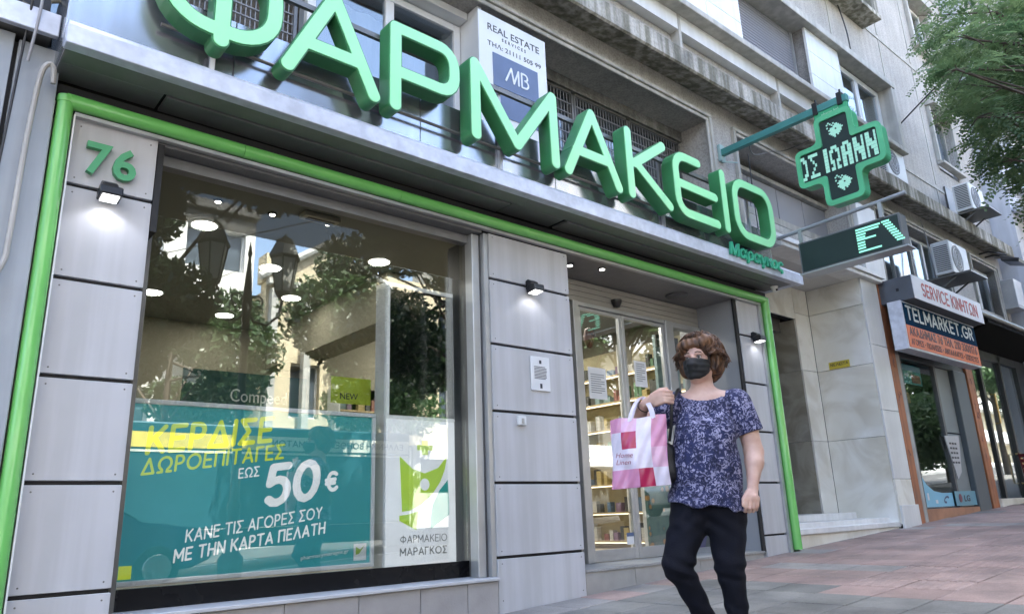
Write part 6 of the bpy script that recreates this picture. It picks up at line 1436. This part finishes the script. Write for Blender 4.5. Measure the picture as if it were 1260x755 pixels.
# eyes, brows
EYEW = pm('eye_white', (.55, .52, .50), .2); IRIS = pm('eye_iris', (.05, .03, .02), .1); HAIRM = None
for s in (-1, 1):
    m = MB(); m.lathe([(0, -.0118), (.005, -.0108), (.0095, -.007), (.0118, 0), (0, .008)], (0, 0, 0), 14, 1); me = bpy.data.meshes.new('eye'); me.from_pydata(m.v, [], m.f); finish(me, 0, True)
    p = H(s * .033, -.0775, .011); o = fig('eye', me, EYEW, woman, p); o.rotation_euler = (0, 0, HY)
    m = MB(); m.lathe([(0, -.0010), (.0070, -.0004), (.0074, .002)], (0, -.0118, 0), 12, 1); me = bpy.data.meshes.new('iris'); me.from_pydata(m.v, [], m.f); fig('iris', me, IRIS, o, (0, 0, 0))
    for z0, r0, yy in ((.0095, .0030, -.0100), (-.0085, .0016, -.0095)):
        m = MB(); m.tube([(-.015, yy + .008, z0 - (.006 if z0 > 0 else -.004)), (-.006, yy - .003, z0), (.005, yy - .003, z0), (.015, yy + .008, z0 - (.006 if z0 > 0 else -.004))], [r0 * .5, r0, r0, r0 * .5], 6); me = bpy.data.meshes.new('eyelid'); me.from_pydata(m.v, [], m.f); finish(me, 0, True)
        fig('eyelid', me, pm('eyelid_dark_line', (.16, .085, .065), .6), o)  # darker brown lines along upper and lower lid
    m = MB(); m.tube([H(s * .016, -.0985, .0365), H(s * .030, -.0955, .0395), H(s * .044, -.086, .037), H(s * .054, -.074, .030)], [.0022, .0034, .003, .001], 6); me = bpy.data.meshes.new('eyebrow'); me.from_pydata(m.v, [], m.f); fig('eyebrow', me, pm('brow_hair', (.07, .045, .03), .8), woman)
# hair: soft volume, then many wavy locks that follow it and flick outwards
Hf = Field((-.20, -.15, 1.33), (.20, .19, 1.68), .0045)
Hf.ell(H(.0, .030, .070), (.092, .102, .092), .02, hr); Hf.ell(H(.0, .055, .01), (.100, .080, .095), .03, hr)
Hf.ell(H(.080, .035, .0), (.036, .056, .070), .03, hr); Hf.ell(H(-.080, .03, .0), (.034, .054, .072), .03, hr)
Hf.ell(H(.0, .080, -.05), (.078, .045, .055), .03, hr)
Hf.cap(H(-.055, -.055, .085), H(.055, -.042, .10), .030, .036, .03); Hf.cap(H(-.070, -.035, .06), H(-.086, -.005, .01), .020, .018, .02); Hf.cap(H(.070, -.035, .06), H(.086, -.005, .01), .019, .016, .02)
Hf.ell(H(0, -.075, -.01), (.064, .055, .080), .012, hr, 'sub')
Hf.ell(H(.0, -.10, .035), (.050, .05, .038), .012, hr, 'sub')
Hf.ell(H(.079, -.022, -.012), (.014, .026, .045), .01, hr, 'sub')
X_, Y_, Z_ = np.meshgrid(*Hf.ax, indexing='ij')
ang = np.arctan2(X_ - HC.x, -(Y_ - .03))
Hf.F += .002 * np.sin(ang * 23 + 4 * np.sin(Z_ * 20)) + .002 * np.sin(Z_ * 40 + ang * 5)
def hairmat():
    m, n, l, b = _nodes('hair'); tc = n.new('ShaderNodeTexCoord'); mp = n.new('ShaderNodeMapping'); mp.inputs['Scale'].default_value = (38, 38, 12)
    no = n.new('ShaderNodeTexNoise'); no.inputs['Scale'].default_value = 1; no.inputs['Detail'].default_value = 4; no.inputs['Distortion'].default_value = .6; l.new(tc.outputs['Object'], mp.inputs[0]); l.new(mp.outputs[0], no.inputs['Vector'])
    rp = n.new('ShaderNodeValToRGB'); rp.color_ramp.elements[0].position = .34; rp.color_ramp.elements[1].position = .68; rp.color_ramp.elements[0].color = (.022, .010, .006, 1); rp.color_ramp.elements[1].color = (.20, .10, .05, 1)
    l.new(no.outputs['Fac'], rp.inputs[0]); l.new(rp.outputs[0], b.inputs['Base Color']); b.inputs['Roughness'].default_value = .5; b.inputs['Specular IOR Level'].default_value = .35; return m
HAIRM = hairmat()
hair = fig('hair', Hf.mesh(), HAIRM, woman); hair.scale = (1.13, 1.08, 1.05); hair.location = (HC.x * (1 - 1.13), HC.y * (1 - 1.08) - .004, HC.z * (1 - 1.05))
rg = random.Random(21); m = MB()
def sp(a, th, out):
    """th: angle from the crown; beyond 1.7 the hair hangs nearly straight down"""
    rx, ry, rz = .096 + out, .108 + out, .092 + out
    if th <= 1.6: return Vector((rx * math.sin(a) * math.sin(th), .030 - ry * math.cos(a) * math.sin(th), .066 + rz * math.cos(th)))
    d = th - 1.6; wd = 1 + .12 * math.sin(min(d, 1) * 3)
    return Vector((rx * wd * math.sin(a), .030 - ry * wd * math.cos(a), .066 + rz * math.cos(1.6) - d * .088))
for i in range(760):
    a = rg.uniform(-3.0, 3.0); face = abs(a) < .78
    th0 = rg.uniform(.12, 1.0 if face else 2.0); th1 = th0 + rg.uniform(.5, .85)
    lim = 1.0 if abs(a) < .5 else (1.15 if face else (2.15 if abs(a) < 1.3 else 2.75))
    if th1 > lim: th1 = lim * rg.uniform(.9, 1); th0 = min(th0, th1 - .45)
    part = .35 * math.sin(a + .5)
    A = rg.uniform(.05, .18); ph = rg.uniform(0, 6.3); fr = rg.uniform(2.5, 4.5); flick = rg.uniform(-.006, .016) * (1.5 if th1 > 1.9 else .5); base = rg.uniform(-.002, .010)
    curl = rg.choice((-1, 1)) * rg.uniform(.05, .28)
    ctr = []
    for k in range(9):
        t = k / 8; v = sp(a + A * math.sin(ph + fr * t) + curl * t * t + part * (1 - t) * .3, th0 + (th1 - th0) * t, base + .006 * math.sin(math.pi * t) + flick * t * t * t)
        ctr.append(v)
    rr = rg.uniform(.0040, .0075)
    for q in range(7):                      # a lock is a loose bundle of thin strands
        o = Vector((rg.gauss(0, rr * .5), rg.gauss(0, rr * .5), rg.gauss(0, rr * .5))); e_ = Vector((rg.gauss(0, .003), rg.gauss(0, .003), rg.gauss(0, .003)))
        pts = [H(*(c + o + e_ * (k / 8) ** 2)) for k, c in enumerate(ctr)]
        w0 = rg.uniform(.0014, .0030)
        m.tube(pts, [w0 * .5, w0, w0, w0, w0, w0 * .9, w0 * .7, w0 * .45, w0 * .15], 3, False)
me = bpy.data.meshes.new('locks'); me.from_pydata(m.v, [], m.f); me.shade_smooth(); fig('hair_locks', me, HAIRM, hair)['kind'] = 'stuff'
# face mask with ear loops and pleats
Mf = Field((-.16, -.17, 1.33), (.12, .06, 1.56), .0035)
Mf.ell(H(0, -.034, -.028), (.067, .072, .088), .01, hr); Mf.cap(H(0, -.100, .004), H(0, -.118, -.030), .007, .014, .02); Mf.cap(H(0, -.112, -.040), H(0, -.088, -.092), .012, .018, .03)
X_, Y_, Z_ = np.meshgrid(*Mf.ax, indexing='ij'); P_ = np.stack([X_ - HC.x, Y_ - HC.y, Z_ - HC.z], -1) @ np.array(hr)
hx, hy, hz = P_[..., 0], P_[..., 1], P_[..., 2]
Mf.F -= .008; Mf.F += .0012 * np.sin(hz * 210)
Mf.F = np.maximum(Mf.F, np.maximum(hz - (.004 + .10 * np.abs(hy + .12) * 0 - .35 * np.maximum(0, np.abs(hx) - .02) * .4), -hz - .108))
Mf.F = np.maximum(Mf.F, hy + .030 + .0 * hz + .25 * (hz + .05) * 0); Mf.F = np.maximum(Mf.F, (hy + .035) + 1.2 * np.maximum(0, -hz - .075))
mask = fig('face_mask', Mf.mesh(), pm('black_mask_cloth', (.012, .012, .013), .75, 0, .1, 20), woman)
for s in (-1, 1):
    m = MB(); m.tube([H(s * .062, -.036, .0), H(s * .074, -.012, .022), H(s * .082, .02, .012), H(s * .076, .0, -.035), H(s * .058, -.036, -.075)], .0016, 5); me = bpy.data.meshes.new('ear_loop'); me.from_pydata(m.v, [], m.f); fig('ear_loop', me, BLACK, mask)
# blouse
S = Field((-.36, -.26, .60), (.36, .24, 1.36), .006)
S.cap((-.150, .02, 1.268), (.150, .02, 1.262), .060, .060, .05); S.cap((-.02, -.005, 1.20), (-.03, -.01, 1.02), .150, .150, .05, sy=.78)
S.ell((-.085, -.075, 1.10), (.085, .075, .085), .05); S.ell((.055, -.075, 1.10), (.085, .075, .085), .05)
S.ell((-.035, -.02, .95), (.168, .145, .20), .06); S.cap((-.04, .0, .90), (-.055, .0, .68), .176, .208, .06, sy=.86)
S.cap((-.165, .025, 1.262), (-.262, .03, 1.20), .075, .078, .03, cut=.0)
S.cap((.165, .025, 1.250), (.214, .03, 1.085), .080, .076, .03, cut=-.002)
X_, Y_, Z_ = np.meshgrid(*S.ax, indexing='ij')
S.F += .004 * np.sin(X_ * 45 + 5 * np.sin(Z_ * 9)) * np.clip((1.15 - Z_) * 3, 0, 1) + .003 * np.sin(Z_ * 38 + X_ * 22 + Y_ * 10) * np.clip((1.1 - Z_) * 4, 0, 1)
hem = .712 - .10 * (X_ + .05) + .008 * np.sin(X_ * 26 + 1) + .006 * np.sin(X_ * 47 + Y_ * 20) - .028 * np.exp(-((X_ - .085) / .02) ** 2)
S.F = np.maximum(S.F, hem - Z_)
# scoop neck
nk = np.sqrt(((X_ + .010) / .132) ** 2 + ((Y_ + .02) / .16) ** 2 + ((Z_ - 1.37) / .128) ** 2) - 1; S.F = np.maximum(S.F, -nk * .09)
def blouse():
    m, n, l, b = _nodes('navy_paisley'); tc = n.new('ShaderNodeTexCoord')
    wv = n.new('ShaderNodeTexNoise'); wv.inputs['Scale'].default_value = 11; wv.inputs['Detail'].default_value = 2; l.new(tc.outputs['Object'], wv.inputs['Vector'])
    mx = n.new('ShaderNodeMix'); mx.data_type = 'RGBA'; mx.inputs[0].default_value = .16; l.new(tc.outputs['Object'], mx.inputs[6]); l.new(wv.outputs['Color'], mx.inputs[7])
    v1 = n.new('ShaderNodeTexVoronoi'); v1.feature = 'DISTANCE_TO_EDGE'; v1.inputs['Scale'].default_value = 19; l.new(mx.outputs[2], v1.inputs['Vector'])
    v2 = n.new('ShaderNodeTexNoise'); v2.inputs['Scale'].default_value = 38; v2.inputs['Detail'].default_value = 2; v2.inputs['Distortion'].default_value = 2.2; l.new(tc.outputs['Object'], v2.inputs['Vector'])
    r1 = n.new('ShaderNodeValToRGB'); r1.color_ramp.elements[0].position = .04; r1.color_ramp.elements[1].position = .12; l.new(v1.outputs['Distance'], r1.inputs[0])
    r2 = n.new('ShaderNodeValToRGB'); r2.color_ramp.elements[0].position = .50; r2.color_ramp.elements[1].position = .56; l.new(v2.outputs['Fac'], r2.inputs[0])
    v3 = n.new('ShaderNodeTexNoise'); v3.inputs['Scale'].default_value = 10; v3.inputs['Detail'].default_value = 1; l.new(tc.outputs['Object'], v3.inputs['Vector'])
    r3 = n.new('ShaderNodeValToRGB'); r3.color_ramp.elements[0].position = .42; r3.color_ramp.elements[1].position = .58; l.new(v3.outputs['Fac'], r3.inputs[0])
    a = n.new('ShaderNodeMix'); a.data_type = 'FLOAT'; l.new(r3.outputs[0], a.inputs[0]); l.new(r2.outputs[0], a.inputs[2])
    ml = n.new('ShaderNodeMath'); ml.operation = 'MULTIPLY'; l.new(r1.outputs[0], ml.inputs[0]); l.new(r2.outputs[0], ml.inputs[1]); l.new(ml.outputs[0], a.inputs[3])
    c = n.new('ShaderNodeMix'); c.data_type = 'RGBA'; c.inputs[6].default_value = (.015, .020, .075, 1); c.inputs[7].default_value = (.30, .29, .42, 1); l.new(a.outputs[0], c.inputs[0])
    v4 = n.new('ShaderNodeTexNoise'); v4.inputs['Scale'].default_value = 22; v4.inputs['Detail'].default_value = 3; l.new(tc.outputs['Object'], v4.inputs['Vector']); r4 = n.new('ShaderNodeValToRGB'); r4.color_ramp.elements[0].position = .35; r4.color_ramp.elements[1].position = .6; r4.color_ramp.elements[0].color = (.38, .38, .48, 1); r4.color_ramp.elements[1].color = (1.1, 1.1, 1.1, 1); l.new(v4.outputs['Fac'], r4.inputs[0])
    c2 = n.new('ShaderNodeMix'); c2.data_type = 'RGBA'; c2.blend_type = 'MULTIPLY'; c2.inputs[0].default_value = 1; l.new(c.outputs[2], c2.inputs[6]); l.new(r4.outputs[0], c2.inputs[7]); l.new(c2.outputs[2], b.inputs['Base Color']); b.inputs['Roughness'].default_value = .85; return m
fig('blouse', S.mesh(), blouse(), woman)
# trousers
Tt = Field((-.38, -.24, .05), (.24, .24, .86), .006)
Tt.ell((-.048, .005, .745), (.168, .130, .13), .05)
Tt.cap((-.130, .0, .70), (-.228, -.085, .43), .110, .076, .05); Tt.cap((-.228, -.085, .43), (-.108, .060, .13), .073, .052, .03, cut=.0)
Tt.cap((.045, .01, .70), (.032, -.02, .43), .112, .076, .05); Tt.cap((.032, -.02, .43), (.050, .028, .11), .073, .052, .03, cut=.0)
X_, Y_, Z_ = np.meshgrid(*Tt.ax, indexing='ij')
Tt.F += .0038 * np.sin(Z_ * 58 + X_ * 34 + 3 * np.sin(Z_ * 17)) * np.exp(-((Z_ - .43) / .11) ** 2) + .0035 * np.sin(X_ * 50 + Z_ * 24 + 2 * np.sin(Z_ * 30)) + .0035 * np.sin((Z_ + np.abs(X_ + .05) * .9) * 70) * np.exp(-((Z_ - .62) / .07) ** 2)
fig('trousers', Tt.mesh(), pm('navy_black_trousers', (.0055, .006, .012), .85, 0, .2, 5, bump=.3, bs=150, spec=.25), woman)
for L, d in ((LEGR, -.12), (LEGL, -.10)):
    sf = Field((L[2][0] - .12, L[2][1] - .25, -.01), (L[2][0] + .12, L[2][1] + .12, .16), .006); ax_, ay = L[2][0], L[2][1]
    sf.cap((ax_, ay + .02, .045), (ax_ - .02, ay - .16, .035), .042, .034, .02); sf.cap((ax_, ay + .01, .08), (ax_, ay, .05), .046, .044, .02); Zs = np.meshgrid(*sf.ax, indexing='ij')[2]; sf.F = np.maximum(sf.F, .004 - Zs)
    fig('shoe', sf.mesh(), BLACK, woman)
bc = Vector((-.330, -.112, 1.252)); bd = (Vector(WR) - Vector((-.375, -.035, 1.205))).normalized(); bu = bd.cross(Vector((0, 0, 1))).normalized(); bw_ = bd.cross(bu)
m = MB(); m.tube([bc + (bu * math.cos(a * .45) + bw_ * math.sin(a * .45)) * .0345 for a in range(15)], .0034, 6); me = bpy.data.meshes.new('bracelet'); me.from_pydata(m.v, [], m.f); fig('bracelet', me, BLACK, woman)
# black shoulder bag strap held in the fist
hb = thing('handbag', 'black shoulder bag whose strap the woman grips at her shoulder', 'bag', (PX, PY, PG)); hb.rotation_euler = (0, 0, PA)
m = MB(); m.tube(smooth_path([(-.13, .09, 1.27), (-.135, .05, 1.335), (-.140, -.02, 1.345), (-.158, -.10, 1.30), (-.175, -.148, 1.26), (-.19, -.13, 1.15), (-.21, -.10, 1.06)]), .009, 8); me = bpy.data.meshes.new('strap'); me.from_pydata(m.v, [], m.f); me.transform(Matrix.Diagonal((1, 1, 1, 1))); finish(me, 0, True); fig('strap', me, BLACK, hb)
m = MB(); m.tube(smooth_path([(-.13, .09, 1.27), (-.16, .15, 1.15), (-.2, .16, 1.03)]), .011, 8); me = bpy.data.meshes.new('strap'); me.from_pydata(m.v, [], m.f); fig('strap', me, BLACK, hb)
bf = Field((-.36, -.15, .78), (-.10, .22, 1.12), .008); bf.cap((-.235, -.06, 1.0), (-.235, .13, 1.0), .055, .055, .02); bf.cap((-.235, -.06, .90), (-.235, .13, .90), .065, .065, .06); fig('bag_body', bf.mesh(), pm('black_leather', (.012, .012, .014), .5, 0, .1, 20, bump=.3, bs=200), hb)
# checked plastic shopping bag on her forearm
sb = thing('shopping_bag', 'pink and white checked plastic shopping bag hanging from the woman’s forearm', 'bag', (PX, PY, PG)); sb.rotation_euler = (0, 0, PA)
colsX = [-.505, -.400, -.305, -.218]; rowsZ = [.823, .918, 1.02, 1.112, 1.185]
PK = pm('bag_pink', (.66, .28, .46), .3, 0, .12, 9, coat=.3); WHT = pm('bag_white', (.72, .66, .78), .3, 0, .08, 9, coat=.3); RD = pm('bag_crimson', (.40, .015, .08), .3, 0, .1, 9, coat=.3); PP = pm('bag_pale_pink', (.70, .42, .58), .3, 0, .1, 9, coat=.3)
grid_ = [[PK, PK, RD, WHT], [WHT, WHT, WHT, PP], [WHT, RD, WHT, PK], [PK, PP, WHT, PK]]
rg = random.Random(4)
def bagpt(u, v):
    x = -.505 + .287 * u + (.012 * (1 - v) * (u - .5) * 2) + .006 * math.sin(v * 5 + u * 3) - .012 * (1 - v); z = .823 + .362 * v + .006 * math.sin(u * 9) * (v > .9) + .012 * (u - .5)
    bulge = math.sin(math.pi * u) ** .6 * (.030 + .030 * math.sin(math.pi * min(1, (1 - v) * .9 + .05))) + .006 * math.sin(u * 14 + v * 6) * (1 - v * .3) + .004 * math.sin(u * 31 - v * 17)
    return x, bulge, z
def bagpanel(name, u0, u1, v0, v1, side, mat, n=8):
    V = []; F = []
    for j in range(n + 1):
        for i in range(n + 1):
            x, b_, z = bagpt(u0 + (u1 - u0) * i / n, v0 + (v1 - v0) * j / n); V.append((x, -.175 - b_ * side * .9 + (.0 if side > 0 else 0), z))
    for j in range(n):
        for i in range(n): a = j * (n + 1) + i; F.append((a, a + 1, a + n + 2, a + n + 1))
    me = bpy.data.meshes.new(name); me.from_pydata(V, [], F); me.shade_smooth(); fig(name, me, mat, sb)
us = [0, .21, .48, .74, 1.0]; vs_ = [0, .26, .55, .80, 1.0]
for j in range(4):
    for i in range(4): bagpanel('checked_panel', us[i], us[i + 1], vs_[j], vs_[j + 1], 1, grid_[j][i])
bagpanel('back_panel', 0, 1, 0, 1, -1, PP, 14)
text_parts = []
me = text_mesh('Home\nLinen', .036, extrude=.0004, shear=.3); me.transform(Matrix.Translation((-.490, -.245, .975)) @ FACE_Y); fig('lettering', me, pm('bag_ink', (.25, .03, .06), .5), sb)
for dy in (-.205, -.150):
    m = MB(); V = []
    pts = smooth_path([(-.405, dy, 1.165), (-.385, dy + .01, 1.225), (-.352, -.125 + (dy + .178) * .5, 1.292), (-.320, -.12 + (dy + .178) * .5, 1.290), (-.290, dy + .01, 1.235), (-.278, dy, 1.175)])
    for p in pts: V += [(p.x - .012, p.y + .003, p.z - .004), (p.x + .012, p.y - .003, p.z + .004)]
    me = bpy.data.meshes.new('handle'); me.from_pydata(V, [], [(2 * i, 2 * i + 2, 2 * i + 3, 2 * i + 1) for i in range(len(pts) - 1)]); 
    o = fig('handle', me, WHT, sb); sm = o.modifiers.new('s', 'SOLIDIFY'); sm.thickness = .003
